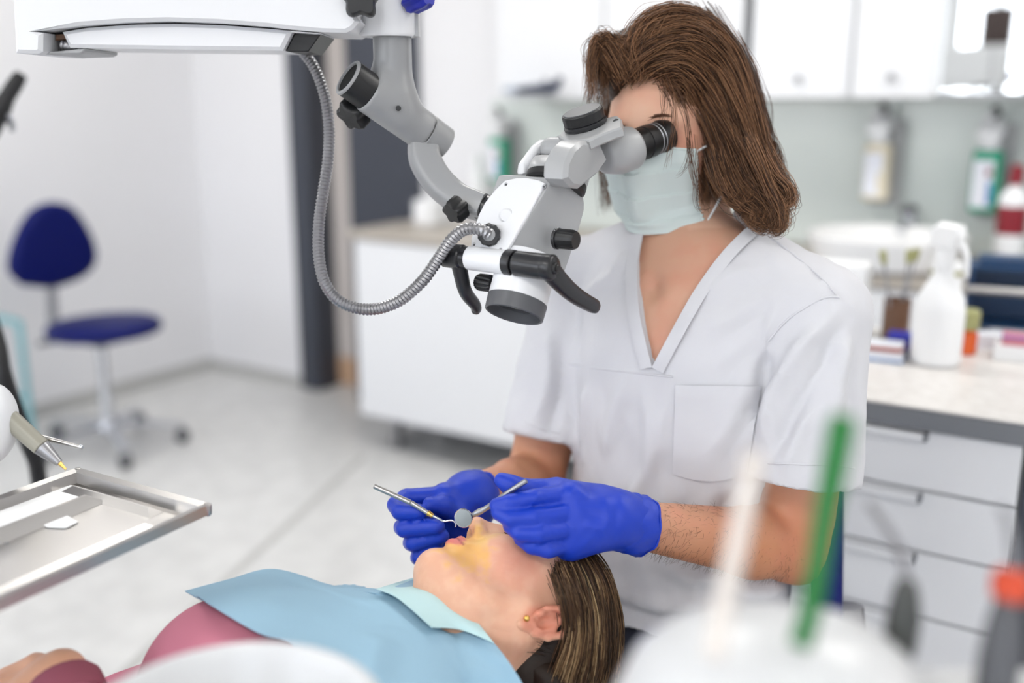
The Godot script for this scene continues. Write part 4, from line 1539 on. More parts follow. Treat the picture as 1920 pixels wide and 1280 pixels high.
func build_scope_arm(o: Node3D) -> void:
	var z := -1.2
	var flat := func(zz: float) -> Transform3D: return Transform3D(Basis(), Vector3(0, 0, zz))
	var s := Shape.new()
	# the long white housing of the spring arm
	var pts := [[50, -260], [58, 0], [63, 103], [104, 104], [111, 100], [112, 66], [96, 64], [180, 53], [260, 47], [340, 45], [430, 48], [520, 55], [560, 60], [620, 65], [660, 66], [672, 60], [684, 46], [676, 34], [680, 18], [676, 0], [676, -260]]
	prism(s, zpoly(pts, z), 0.13, flat.call(z - 0.02), 0.004)
	var hung := upright(150, -240, z - 0.02)
	rod(s, hung, Vector3(hung.x, CEILING, hung.z), 0.04, 0.04, 0.0)
	var hs := part(s, "arm_housing", M.device_white, o, 30)
	s = Shape.new()
	prism(s, zpoly([[136, 63], [180, 55.5], [260, 49.5], [340, 47.5], [430, 50.5], [520, 57.5], [558, 61], [540, 97], [350, 95], [150, 92]], z), 0.11, flat.call(z - 0.025), 0.004)
	part(s, "arm_cover", M.device_white, o, 30)
	s = Shape.new()
	prism(s, zpoly([[112, 67], [136, 64], [148, 96], [112, 100]], z), 0.08, flat.call(z - 0.04), 0.001)
	part(s, "cavity", M.black_plastic, hs)
	s = Shape.new()
	prism(s, zpoly([[114, 66], [137, 65], [138, 76], [114, 77]], z), 0.09, flat.call(z - 0.03), 0.001)
	part(s, "copper_clip", M.brown, hs)
	s = Shape.new()
	coil(s, spline([upright(116, 84, z + 0.015), upright(132, 87, z + 0.015), upright(150, 92, z + 0.01)], 14), 0.0058, 0.0004)
	part(s, "spring_hose", M.satin_steel, hs, 60)
	s = Shape.new()
	prism(s, zpoly([[104, 100], [174, 93], [174, 98], [166, 102], [104, 104]], z), 0.1, flat.call(z - 0.025), 0.001)
	part(s, "lower_lip", M.device_grey, hs)
	s = Shape.new()
	prism(s, zpoly([[559, 62], [606, 66], [583, 98], [548, 98], [541, 97]], z), 0.09, flat.call(z - 0.03), 0.001)
	part(s, "hose_outlet", M.black_plastic, hs)
	s = Shape.new()
	prism(s, zpoly([[553, 61], [608, 65], [603, 67], [556, 64]], z), 0.1, flat.call(z - 0.02), 0.0005)
	part(s, "outlet_wall", M.device_white, hs)
	# rounded joint head at the right end
	var jc := upright(728, 40, z - 0.03)
	var jr := 0.0345
	var yb := upright(728, 66, z - 0.03 + jr).y
	s = Shape.new()
	lathe(s, [Vector2(jr - 0.002, yb), Vector2(jr, yb + 0.003), Vector2(jr, yb + 0.18), Vector2(jr - 0.004, yb + 0.184)], Transform3D(Basis(), Vector3(jc.x, 0, jc.z)), 44)
	var jh := part(s, "joint_head", M.device_white, o)
	s = Shape.new()
	slab(s, Vector3(jc.x + jr - 0.006, yb, jc.z - 0.01), Vector3(jc.x + jr + 0.002, yb + 0.15, jc.z + 0.012), 0.001)
	part(s, "edge_strip", M.device_grey, jh)
	s = Shape.new()
	var bk := upright(785, -3, z)
	star_knob(s, bk + Vector3(-0.012, -0.004, -0.006), bk + Vector3(0.012, 0.004, 0.016), 0.0145, 7, 0.09)
	part(s, "blue_knob", M.plastic_blue, jh, 50)
	s = Shape.new()
	var bl := upright(672, -4, z + 0.05)
	star_knob(s, bl - Vector3(0.0, 0.0, 0.02), bl + Vector3(0.004, 0.0, 0.014), 0.02, 5, 0.16)
	part(s, "clamp_knob", M.black_plastic, jh, 50)
	# column that turns into the slanted socket
	var f := Field.new()
	var top := upright(734, 30, z - 0.03)
	var mid := upright(738, 170, z - 0.03)
	var e0 := at(690, 172, 1.172)
	var e1 := at(796, 247, 1.218)
	f.bone(e0 - (e1 - e0).normalized() * 0.01, e1 + (e1 - e0).normalized() * 0.03, 0.0245, 0.0235, 0.01)
	f.plane(e0, (e0 - e1).normalized(), 0.002)
	f.plane(e1, (e1 - e0).normalized(), 0.001)
	f.bone(top, mid, 0.0228, 0.0228, 0.02)
	f.bone(mid, at(752, 205, 1.195), 0.0222, 0.02, 0.012)
	f.plane(Vector3(0, yb + 0.002, 0), Vector3.UP, 0.0)
	s = Shape.new()
	var lo := Vector3(minf(e0.x, top.x), e1.y, e1.z)
	net(f, at(640, 300, 1.2) + Vector3(-0.02, -0.02, -0.12), at(830, 60, 1.2) + Vector3(0.02, 0.04, 0.1), 0.0028, s)
	var col := part(s, "column", M.arm_grey, o, 180)
	var ax := (e1 - e0).normalized()
	s = Shape.new()
	lathe(s, [Vector2(0.0225, -0.027), Vector2(0.0225, 0.006)], frame(ax, Vector3.UP, e0), 36)
	var sk := part(s, "socket_tube", M.black_plastic, col)
	s = Shape.new()
	lathe(s, [Vector2(0.0226, -0.0272), Vector2(0.0226, -0.0295), Vector2(0.021, -0.0305), Vector2(0.0185, -0.03), Vector2(0.0185, -0.0272)], frame(ax, Vector3.UP, e0), 36)
	part(s, "rim", M.arm_grey, sk, 60)
	s = Shape.new()
	lathe(s, [Vector2(0.0, -0.0278), Vector2(0.0185, -0.0278), Vector2(0.0, -0.0274)], frame(ax, Vector3.UP, e0), 30)
	part(s, "bore", paint("bore_black", Color(0.02, 0.02, 0.022), 0.9), sk)
	s = Shape.new()
	var hole := at(747, 203, 1.165)
	rod(s, hole - (EYE - hole).normalized() * 0.01, hole + (EYE - hole).normalized() * 0.0008, 0.0032, 0.0032, 0.0, 16)
	part(s, "set_screw", M.black_plastic, col)
	var kn := at(672, 203, 1.2)
	s = Shape.new()
	star_knob(s, kn, kn + (at(650, 226, 1.19) - kn).normalized() * 0.02, 0.0185, 5, 0.17)
	part(s, "clamp_knob", M.black_plastic, o, 50)
	# sleeve and the curved bracket down to the optics
	s = Shape.new()
	rod(s, e1 + ax * 0.0008, e1 + ax * 0.03, 0.0234, 0.0228, 0.001, 36)
	part(s, "sleeve", M.arm_grey, o)
	var line := spline([at(796, 266, 1.222), at(797, 298, 1.218), at(820, 338, 1.208), at(856, 370, 1.196), at(893, 385, 1.184), at(912, 391, 1.178)], 5)
	var rings := []
	for k in line.size():
		var t := float(k) / (line.size() - 1)
		var tan: Vector3 = (line[mini(k + 1, line.size() - 1)] - line[maxi(k - 1, 0)]).normalized()
		var out := lens_basis * Vector3(0.25, 0.0, 1.0)
		out = (out - tan * out.dot(tan)).normalized()
		var across := tan.cross(out)
		rings.append(oval(line[k], across * lerpf(0.0195, 0.015, t), out * -0.019, 24, 4.5))
		rings[-1].reverse()
	s = Shape.new()
	loft(s, rings)
	part(s, "bracket", M.arm_grey, o, 35)
	s = Shape.new()
	rod(s, at(902, 387, 1.18), at(926, 396, 1.172), 0.0165, 0.0165, 0.001)
	part(s, "pivot", M.black_satin, o)
	s = Shape.new()
	kn = at(866, 384, 1.17)
	star_knob(s, kn, kn + (at(845, 402, 1.16) - kn).normalized() * 0.02, 0.0135, 5, 0.16)
	part(s, "clamp_knob", M.black_plastic, o, 50)
	# the corrugated light guide
	var path := []
	for q in [[546, 84, 1.235], [566, 96, 1.235], [590, 128, 1.235], [609, 180, 1.235], [617, 240, 1.235], [615, 300, 1.23], [606, 360, 1.225], [598, 420, 1.22], [598, 480, 1.21], [610, 532, 1.2], [640, 567, 1.19], [690, 580, 1.18], [742, 567, 1.165], [788, 531, 1.15], [820, 488, 1.135], [846, 450, 1.12], [872, 430, 1.11], [900, 430, 1.105], [917, 439, 1.107]]:
		path.append(at(q[0], q[1], q[2]))
	s = Shape.new()
	coil(s, spline(path, 40), 0.0066, 0.0008)
	part(s, "light_guide", M.satin_steel, o, 60)

func coil(s: Shape, line: Array, r: float, depth: float) -> void:   # corrugated hose: a ring every 4.4 mm
	var pts := [line[0]]
	var rad := [r]
	var run := 0.0
	var next := 0.0011
	for k in line.size() - 1:
		var a: Vector3 = line[k]
		var l: float = (line[k + 1] - a).length()
		while run + l > next:
			pts.append(a.lerp(line[k + 1], (next - run) / l))
			rad.append(r + depth * [0.0, 1.0, 0.0, -1.0][int(round(next / 0.0011)) % 4])
			next += 0.0011
		run += l
	tube(s, pts, rad, 14)


# ================================================================ people
func skin_of(called: String, rough := 0.48) -> StandardMaterial3D:
	var m := paint(called, Color.WHITE, rough, 0.0, 0.4)
	m.vertex_color_use_as_albedo = true
	m.subsurf_scatter_enabled = true
	m.subsurf_scatter_strength = 0.08
	grain(m, 0.02, 0.012, 0.06, FastNoiseLite.TYPE_CELLULAR)
	return m

func lin(r: float, g: float, b: float) -> Color:   # 0..255 sRGB to the linear values that vertex colours hold
	return Color(r / 255.0, g / 255.0, b / 255.0).srgb_to_linear()

func head_into(f: Field, xf: Transform3D, wide := 1.0, jaw := 1.0) -> void:   # x to the person's left, y to the crown, z out of the face; origin between the ears
	f.xf = xf
	f.ball(Vector3(0, 0.046, -0.002), Vector3(0.074 * wide, 0.081, 0.095), 0.02)
	f.ball(Vector3(0, 0.02, 0.045), Vector3(0.062 * wide, 0.06, 0.05), 0.03)
	f.ball(Vector3(0, -0.035 * jaw, 0.042), Vector3(0.05 * wide, 0.07 * jaw, 0.052), 0.03)
	for s in [-1.0, 1.0]:
		f.bone(Vector3(s * 0.056 * wide, -0.02, 0.0), Vector3(s * 0.047 * wide, -0.07 * jaw, 0.022), 0.017, 0.014, 0.03)
		f.bone(Vector3(s * 0.047 * wide, -0.07 * jaw, 0.022), Vector3(s * 0.014, -0.101 * jaw, 0.078), 0.014, 0.013, 0.025)
		f.ball(Vector3(s * 0.04 * wide, -0.016, 0.066), Vector3(0.022, 0.02, 0.022), 0.03)
	f.ball(Vector3(0, -0.1 * jaw, 0.083), Vector3(0.018, 0.015 * jaw, 0.014), 0.02)
	for s in [-1.0, 1.0]:
		f.ball(Vector3(s * 0.031, 0.016, 0.1), Vector3(0.019, 0.013, 0.016), 0.016, 1)
		f.ball(Vector3(s * 0.031, 0.015, 0.0785), Vector3(0.0145, 0.0125, 0.0125), 0.005)
		f.bone(Vector3(s * 0.012, 0.033, 0.094), Vector3(s * 0.046 * wide, 0.034, 0.078), 0.007, 0.006, 0.014)
	f.bone(Vector3(0, 0.026, 0.09), Vector3(0, -0.02, 0.114), 0.008, 0.0095, 0.014)
	f.ball(Vector3(0, -0.021, 0.116), Vector3(0.0105, 0.009, 0.0095), 0.006)
	for s in [-1.0, 1.0]:
		f.ball(Vector3(s * 0.0125, -0.0255, 0.104), Vector3(0.0075, 0.0075, 0.01), 0.007)
		f.ball(Vector3(s * 0.0062, -0.032, 0.109), Vector3(0.0036, 0.005, 0.0055), 0.003, 1)
	f.ball(Vector3(0, -0.052, 0.09), Vector3(0.026, 0.017, 0.012), 0.014)

func lips_into(f: Field, xf: Transform3D) -> void:
	f.xf = xf
	for s in [-1.0, 1.0]:
		f.bone(Vector3(s * 0.006, -0.0495, 0.1025), Vector3(s * 0.0235, -0.0555, 0.091), 0.0054, 0.0026, 0.003)
		f.bone(Vector3(s * 0.004, -0.0605, 0.1015), Vector3(s * 0.0205, -0.0568, 0.0915), 0.0062, 0.0028, 0.004)

func ear_into(f: Field, xf: Transform3D, s: float) -> void:   # a curled rim, an inner fold, the hollow and the lobe
	f.xf = xf * Transform3D(Basis(Vector3.BACK, s * -0.12) * Basis(Vector3.UP, s * 0.42), Vector3(s * 0.071, -0.002, -0.006))
	f.ball(Vector3(0, 0.004, -0.012), Vector3(0.006, 0.028, 0.017), 0.006)
	var rim := [Vector3(s * 0.004, 0.006, 0.004), Vector3(s * 0.007, 0.022, 0.0), Vector3(s * 0.009, 0.032, -0.01), Vector3(s * 0.009, 0.031, -0.022), Vector3(s * 0.009, 0.018, -0.031), Vector3(s * 0.008, 0.0, -0.029), Vector3(s * 0.006, -0.016, -0.02), Vector3(s * 0.004, -0.027, -0.009)]
	f.chain(rim, [0.003, 0.0036, 0.004, 0.0042, 0.0042, 0.0038, 0.004, 0.0062], 0.004)
	f.chain([Vector3(s * 0.006, 0.02, -0.015), Vector3(s * 0.007, 0.008, -0.021), Vector3(s * 0.007, -0.008, -0.018), Vector3(s * 0.006, -0.014, -0.01)], [0.003, 0.0034, 0.0034, 0.003], 0.004)
	f.ball(Vector3(s * 0.005, -0.004, 0.001), Vector3(0.004, 0.007, 0.004), 0.003)
	f.ball(Vector3(s * 0.012, 0.0, -0.01), Vector3(0.011, 0.011, 0.007), 0.003, 1)
	f.bone(Vector3(s * 0.003, -0.02, -0.004), Vector3(s * 0.003, -0.03, -0.004), 0.006, 0.0052, 0.006)

var man_head: Transform3D
var man_t0: Vector3
var man_w := Vector3(0.766, 0, 0.643)
var man_f := Vector3(-0.643, 0, 0.766)

func man(w: float, h: float, f: float) -> Vector3:
	return man_t0 + man_w * w + Vector3(0, h, 0) + man_f * f

func build_dentist() -> void:
	blush.frequency = 16.0
	blush.seed = 12
	man_t0 = at(1292, 505, 1.31)
	var face := Vector3(-0.574, -0.1, 0.819).normalized()
	var left := Vector3.UP.cross(face).normalized()
	man_head = Transform3D(Basis(left, face.cross(left), face).scaled(Vector3.ONE * 1.03), Vector3.ZERO)
	man_head.basis = man_head.basis.orthonormalized()
	man_head.origin = at(1249, 252, 1.239) - man_head.basis * Vector3(0.031, 0.016, 0.088)
	var base := man(0, 0, 0)
	var o := thing("person", "dentist in white v-neck top, blue gloves and face mask looking into the microscope", "person", Vector3(base.x, 0, base.z))
	var sh_l := man(0.178, -0.035, -0.005)
	var sh_r := man(-0.178, -0.035, -0.005)
	var el_l := at(1494, 1030, 1.27)
	var wr_l := at(1186, 982, 1.138)
	var el_r := at(1000, 912, 1.44)
	var wr_r := at(884, 930, 1.255)
	# ---- skin: arms and torso, then the head on a finer grid
	var skin := skin_of("man_skin")
	var f := Field.new()
	f.ball(man(0, -0.17, 0), Vector3(0.167, 0.24, 0.114), 0.03, 0, Basis(man_w, Vector3.UP, man_f))
	f.ball(man(0, -0.38, 0.0), Vector3(0.148, 0.16, 0.108), 0.03, 0, Basis(man_w, Vector3.UP, man_f))
	for e in [[sh_l, el_l, wr_l, 1.0], [sh_r, el_r, wr_r, -1.0]]:
		f.bone(man(0.03 * e[3], 0.015, -0.02), e[0], 0.045, 0.047, 0.03)
		f.bone(e[0], e[1], 0.052, 0.041, 0.02)
		var mid: Vector3 = e[1].lerp(e[2], 0.3)
		f.bone(e[1], mid, 0.039, 0.042, 0.02)
		f.bone(mid, e[2], 0.042, 0.027, 0.015)
	var nb: Vector3 = man_head * Vector3(0, -0.045, -0.012)
	f.bone(nb, man(0.0, 0.0, -0.01), 0.056, 0.06, 0.03)
	for s in [-1.0, 1.0]:
		f.bone(man(s * 0.02, -0.022, 0.072), man(s * 0.11, 0.0, 0.04), 0.009, 0.007, 0.02)     # collar bones
		f.bone(man_head * Vector3(s * 0.045, -0.03, -0.01), man(s * 0.014, -0.02, 0.07), 0.012, 0.009, 0.02)
	f.ball(man(0, -0.012, 0.088), Vector3(0.011, 0.011, 0.011), 0.016, 1)
	var s := Shape.new()
	var lo := man_t0 + Vector3(-0.62, -0.62, -0.35)
	net(f, lo, man_t0 + Vector3(0.3, 0.3, 0.42), 0.0085, s)
	for k in s.v.size():
		s.c.append(man_tone(s.v[k]))
	var h := Field.new()
	head_into(h, man_head)
	ear_into(h, man_head, 1.0)
	h.xf = Transform3D()
	h.bone(nb, man(0.0, 0.02, -0.01), 0.056, 0.058, 0.03)
	h.plane(man(0, 0.03, 0), Vector3.DOWN, 0.0)
	var hs := Shape.new()
	var c := man_head.origin
	net(h, c - Vector3(0.14, 0.2, 0.14), c + Vector3(0.14, 0.15, 0.14), 0.0036, hs)
	for k in hs.v.size():
		hs.c.append(man_tone(hs.v[k]))
	s.join(hs)
	part(s, "body", skin, o, 180)
	# brow
	s = Shape.new()
	rng.seed = 11
	strands(s, [[man_head * Vector3(0.014, 0.036, 0.1), man_head * Vector3(0.03, 0.04, 0.097), man_head * Vector3(0.05, 0.036, 0.082)]], 34, 0.004, 0.00035, lin(96, 64, 48), lin(120, 82, 60), 4)
	tag(part(s, "eyebrow", hair_of("man_hair"), o, 180), "", "", "", "stuff")
	# ---- shirt
	var g := Field.new()
	var tb := Basis(man_w, Vector3.UP, man_f)
	g.ball(man(0, -0.17, 0), Vector3(0.174, 0.246, 0.121), 0.03, 0, tb)
	g.ball(man(0.0, -0.4, 0.006), Vector3(0.166, 0.22, 0.128), 0.04, 0, tb)
	g.ball(man(0, -0.55, 0.01), Vector3(0.18, 0.14, 0.145), 0.04, 0, tb)
	g.bone(man(0.03, 0.022, -0.02), sh_l, 0.056, 0.061, 0.04)
	g.bone(man(-0.03, 0.022, -0.02), sh_r, 0.056, 0.061, 0.04)
	g.cuff(sh_l, at(1509, 904, 1.216), 0.061, 0.0665, 0.008)
	g.cuff(sh_r, at(1020, 826, 1.405), 0.061, 0.062, 0.012)
	g.plane(man(0, -0.458, 0), Vector3.DOWN, 0.0)
	var apex := hit(g, 1223, 690)
	var tl := hit(g, 1196, 455)
	var tr := hit(g, 1408, 428)
	var n0 := (tl - apex).cross(man_f).normalized()
	if n0.dot(tr - apex) > 0:
		n0 = -n0
	var n1 := (tr - apex).cross(man_f).normalized()
	if n1.dot(tl - apex) > 0:
		n1 = -n1
	var n2 := -man_f
	var g0 := Field.new()
	for q in g.kind.size():
		g0.kind.append(g.kind[q]); g0.a.append(g.a[q]); g0.b.append(g.b[q]); g0.ra.append(g.ra[q]); g0.rb.append(g.rb[q]); g0.k.append(g.k[q]); g0.cut.append(g.cut[q]); g0.inv.append(g.inv[q])
	g.wedge(apex, n0, n1, n2, n2.dot(man(0, 0, -0.03) - apex), 0.004)
	g.bone(man(0, -0.02, -0.012), nb, 0.07, 0.07, 0.004, 1)
	for e in [[sh_l, el_l, 0.052], [sh_r, el_r, 0.0475]]:          # hollow sleeves
		g.bone(e[0].lerp(e[1], 0.45), e[0].lerp(e[1], 0.9), e[2], e[2], 0.002, 1)
	s = Shape.new()
	net(g, man_t0 + Vector3(-0.4, -0.62, -0.32), man_t0 + Vector3(0.32, 0.12, 0.32), 0.0056, s)
	var folds := []
	for q in [[[[1090, 560], [1150, 520], [1180, 470]], 0.004, 0.012], [[[1180, 700], [1150, 780], [1130, 860]], 0.004, 0.014], [[[1210, 720], [1220, 800], [1215, 880]], 0.003, 0.012],
			[[[1110, 710], [1090, 800], [1080, 880]], 0.0045, 0.013], [[[1255, 720], [1235, 840], [1150, 1000]], 0.004, 0.016], [[[1300, 940], [1210, 1000], [1120, 1040]], -0.004, 0.014],
			[[[1420, 640], [1380, 760], [1330, 860]], 0.004, 0.016], [[[1440, 650], [1430, 720], [1415, 800]], -0.009, 0.011], [[[1470, 560], [1440, 640], [1425, 740], [1405, 850]], 0.006, 0.014],
			[[[1560, 590], [1500, 650], [1450, 740], [1425, 830]], 0.0065, 0.013], [[[1580, 610], [1540, 690], [1480, 790], [1440, 870]], -0.005, 0.012], [[[1590, 620], [1575, 720], [1545, 830]], 0.005, 0.014],
			[[[1600, 640], [1598, 760], [1590, 880]], -0.004, 0.014], [[[1520, 760], [1490, 830], [1470, 890]], 0.004, 0.012], [[[1030, 600], [1035, 700], [1000, 800]], 0.005, 0.012], [[[1050, 640], [1050, 740], [1030, 820]], -0.005, 0.011],
			[[[1300, 560], [1360, 520], [1440, 500]], 0.0025, 0.016], [[[1330, 620], [1400, 580], [1470, 540]], 0.003, 0.015], [[[1340, 690], [1400, 640], [1450, 590]], 0.003, 0.013],
			[[[1120, 1080], [1180, 1120], [1260, 1140], [1330, 1130]], 0.006, 0.016], [[[1130, 1120], [1200, 1150], [1320, 1160]], -0.005, 0.012], [[[1350, 1090], [1400, 1110], [1470, 1100]], 0.007, 0.016],
			[[[1380, 920], [1340, 990], [1290, 1050]], -0.005, 0.014], [[[1410, 900], [1390, 960], [1370, 1020]], 0.005, 0.013], [[[1200, 880], [1180, 950], [1170, 1010]], 0.003, 0.012], [[[1240, 1060], [1300, 1085], [1380, 1075]], 0.005, 0.013], [[[1085, 900], [1100, 980], [1130, 1060]], 0.004, 0.014]]:
		var line := []
		for p in q[0]:
			line.append(hit(g0, p[0], p[1]))
		folds.append([line, q[1] * 1.9, q[2] * 0.85])
	ripple(s, folds)
	var crease := FastNoiseLite.new()                  # small wrinkles of worn cotton
	crease.frequency = 14.0
	crease.seed = 6
	crease.fractal_octaves = 3
	var sn := s.normals()
	for k in s.v.size():
		var p := s.v[k]
		s.v[k] = p + sn[k] * 0.0035 * crease.get_noise_3d(p.x * 1.4 + p.y * 0.5, p.y * 0.55, p.z * 1.4)
	var cloth := grain(paint("scrub_cotton", Color(0.83, 0.83, 0.845), 0.85, 0.0, 0.25), 0.012, 0.006, 0.09)
	cloth.rim_enabled = true
	cloth.rim = 0.15
	var shirt := part(s, "scrub_top", cloth, o, 180)
	# sewn details that lie on the cloth
	var v_left := []
	for p in spline([Vector2(1206, 436), Vector2(1196, 500), Vector2(1199, 580), Vector2(1211, 640), Vector2(1223, 688)], 6):
		v_left.append(p)
	var v_right := []
	for p in spline([Vector2(1403, 424), Vector2(1355, 472), Vector2(1305, 540), Vector2(1262, 615), Vector2(1223, 688)], 6):
		v_right.append(p)
	var band := func(line: Array, dx: float, dy: float, called: String) -> void:
		var b := Shape.new()
		var cols := []
		for p in line:
			var col := []
			for j in 4:
				var t := j / 3.0
				var q := hit(g0, p.x + dx * t, p.y + dy * t)
				col.append(q + (EYE - q).normalized() * (0.0035 + 0.001 * sin(t * PI)))
			cols.append(col)
		if dx > 0:
			cols.reverse()
		sheet_of(b, cols, 0.0022)
		part(b, called, cloth, shirt, 60)
	band.call(v_left, -22.0, 4.0, "neck_band")
	band.call(v_right, 20.0, 12.0, "neck_band")
	var stitch := func(pts: Array, lift: float, called: String, r: float) -> void:
		var b := Shape.new()
		var line := []
		for p in spline(pts, 6):
			var q := hit(g, p.x, p.y)
			line.append(on_skin(s, q) + (EYE - q).normalized() * lift)
		tube(b, line, r, 6)
		part(b, called, cloth, shirt, 60)
	stitch.call([Vector2(1062, 682), Vector2(1120, 690), Vector2(1180, 697), Vector2(1222, 702), Vector2(1262, 706)], 0.0004, "seam", 0.0014)
	stitch.call([Vector2(1440, 868), Vector2(1500, 870), Vector2(1560, 872), Vector2(1602, 878)], 0.0003, "seam", 0.0012)
	stitch.call([Vector2(985, 790), Vector2(1020, 806), Vector2(1050, 812)], 0.0003, "seam", 0.0012)
	stitch.call([Vector2(1440, 640), Vector2(1480, 596), Vector2(1540, 560), Vector2(1572, 556)], 0.0003, "seam", 0.0014)
	stitch.call([Vector2(1412, 424), Vector2(1480, 470), Vector2(1540, 520), Vector2(1575, 560)], 0.0003, "seam", 0.0014)
	# chest pocket
	var cols := []
	for a in 13:
		var col := []
		for b in 13:
			var u := a / 12.0
			var w := b / 12.0
			var px := lerpf(lerpf(1266, 1426, u), lerpf(1262, 1400, u), w)
			var py := lerpf(lerpf(722, 724, u), 888.0 + 14.0 * sin(minf(u, 1.0) * PI), w)
			var q := on_skin(s, hit(g, px, py))
			col.append(q + (EYE - q).normalized() * (0.0022 + (0.0016 if w < 0.2 else 0.0)))
		cols.append(col)
	cols.reverse()
	var ps := Shape.new()
	sheet_of(ps, cols, 0.0022)
	part(ps, "chest_pocket", cloth, shirt, 60)
	# ---- trousers and shoes
	f = Field.new()
	f.ball(man(0, -0.53, 0), Vector3(0.163, 0.12, 0.127), 0.03, 0, tb)
	for e in [-1.0, 1.0]:
		var knee := man(e * 0.17, -0.66, 0.4)
		f.bone(man(e * 0.085, -0.57, 0.0), knee, 0.085, 0.066, 0.03)
		f.bone(knee, man(e * 0.17, -1.06, 0.38), 0.062, 0.05, 0.02)
	s = Shape.new()
	net(f, man_t0 + Vector3(-0.6, -1.14, -0.35), man_t0 + Vector3(0.32, -0.4, 0.55), 0.012, s)
	part(s, "trousers", grain(paint("dark_denim", Color(0.12, 0.135, 0.19), 0.85), 0.01, 0.01, 0.1), o, 180)
	for e in [-1.0, 1.0]:
		s = Shape.new()
		var heel := man(e * 0.17, -man_t0.y + 0.045, 0.34)
		tube(s, [heel - man_f * 0.03, heel, heel + man_f * 0.12, heel + man_f * 0.2, heel + man_f * 0.235], [0.03, 0.045, 0.045, 0.042, 0.02], 16, true, 0.95)
		part(s, "shoe", M.plastic_white, o, 60)
	build_mask(o, h)
	build_man_hair(o)
	build_gloves(o, wr_l, el_l, wr_r, el_r)
	# fine hair on the near forearm
	s = Shape.new()
	rng.seed = 21
	var ax := (wr_l - el_l).normalized()
	for k in 700:
		var t := rng.randf_range(0.12, 0.95)
		var p := el_l.lerp(wr_l, t)
		var dir := (EYE - p).normalized().rotated(ax, rng.randf_range(-1.7, 1.5))
		dir = (dir - ax * dir.dot(ax)).normalized()
		var r := 0.06
		for q in 12:
			var e := f_arm(p + dir * r, el_l, wr_l)
			r -= e * 0.9
		var q0 := p + dir * (r - 0.0005)
		var bend := (ax * rng.randf_range(0.5, 1.2) + dir * 0.35 + Vector3(0, -0.5, 0) + Vector3(rng.randf_range(-0.5, 0.5), rng.randf_range(-0.4, 0.4), rng.randf_range(-0.4, 0.4))).normalized()
		tube(s, [q0, q0 + bend * 0.006 + dir * 0.0008, q0 + bend * 0.011], [0.00013, 0.00011, 0.00005], 3, false)
	tag(part(s, "arm_hair", paint("arm_hair", Color(0.26, 0.17, 0.12), 0.6), o, 180), "", "", "", "stuff")

func f_arm(p: Vector3, e: Vector3, w: Vector3) -> float:
	var mid := e.lerp(w, 0.3)
	var out := 10.0
	for q in [[e, mid, 0.039, 0.042], [mid, w, 0.042, 0.027]]:
		var ab: Vector3 = q[1] - q[0]
		var h := clampf((p - q[0]).dot(ab) / ab.length_squared(), 0.0, 1.0)
		out = minf(out, (p - q[0] - ab * h).length() - lerpf(q[2], q[3], h))
	return out

func on_skin(s: Shape, p: Vector3) -> Vector3:   # lifts a point to the rippled cloth: the height of the nearest vertices
	var best := 1e9
	var q := p
	var dir := (EYE - p).normalized()
	for k in s.v.size():
		var d := s.v[k] - p
		if absf(d.x) > 0.014 or absf(d.y) > 0.014 or absf(d.z) > 0.016:
			continue
		var along := d.dot(dir)
		var e := (d - dir * along).length_squared()
		if e < best and along > -0.012:
			best = e
			q = p + dir * along
	return q

var blush := FastNoiseLite.new()

func man_tone(p: Vector3) -> Color:
	var l := man_head.affine_inverse() * p
	var base := lin(224, 180, 154)
	if l.y < -0.1:
		base = lin(214, 166, 140)
		var arm := clampf((man_t0.y - p.y - 0.2) / 0.1, 0.0, 1.0)
		base = base.lerp(lin(192, 132, 97), arm)
	var cheek := exp(-(l - Vector3(0.045, -0.012, 0.07)).length_squared() / 0.0009)
	base = base.lerp(lin(206, 118, 92), 0.55 * cheek)
	base = base.lerp(lin(214, 132, 108), clampf(0.06 + 0.5 * blush.get_noise_3d(p.x, p.y, p.z), 0.0, 0.4))
	var lid := exp(-(l - Vector3(0.033, 0.012, 0.09)).length_squared() / 0.0004)
	return base.lerp(lin(190, 115, 92), 0.5 * lid)

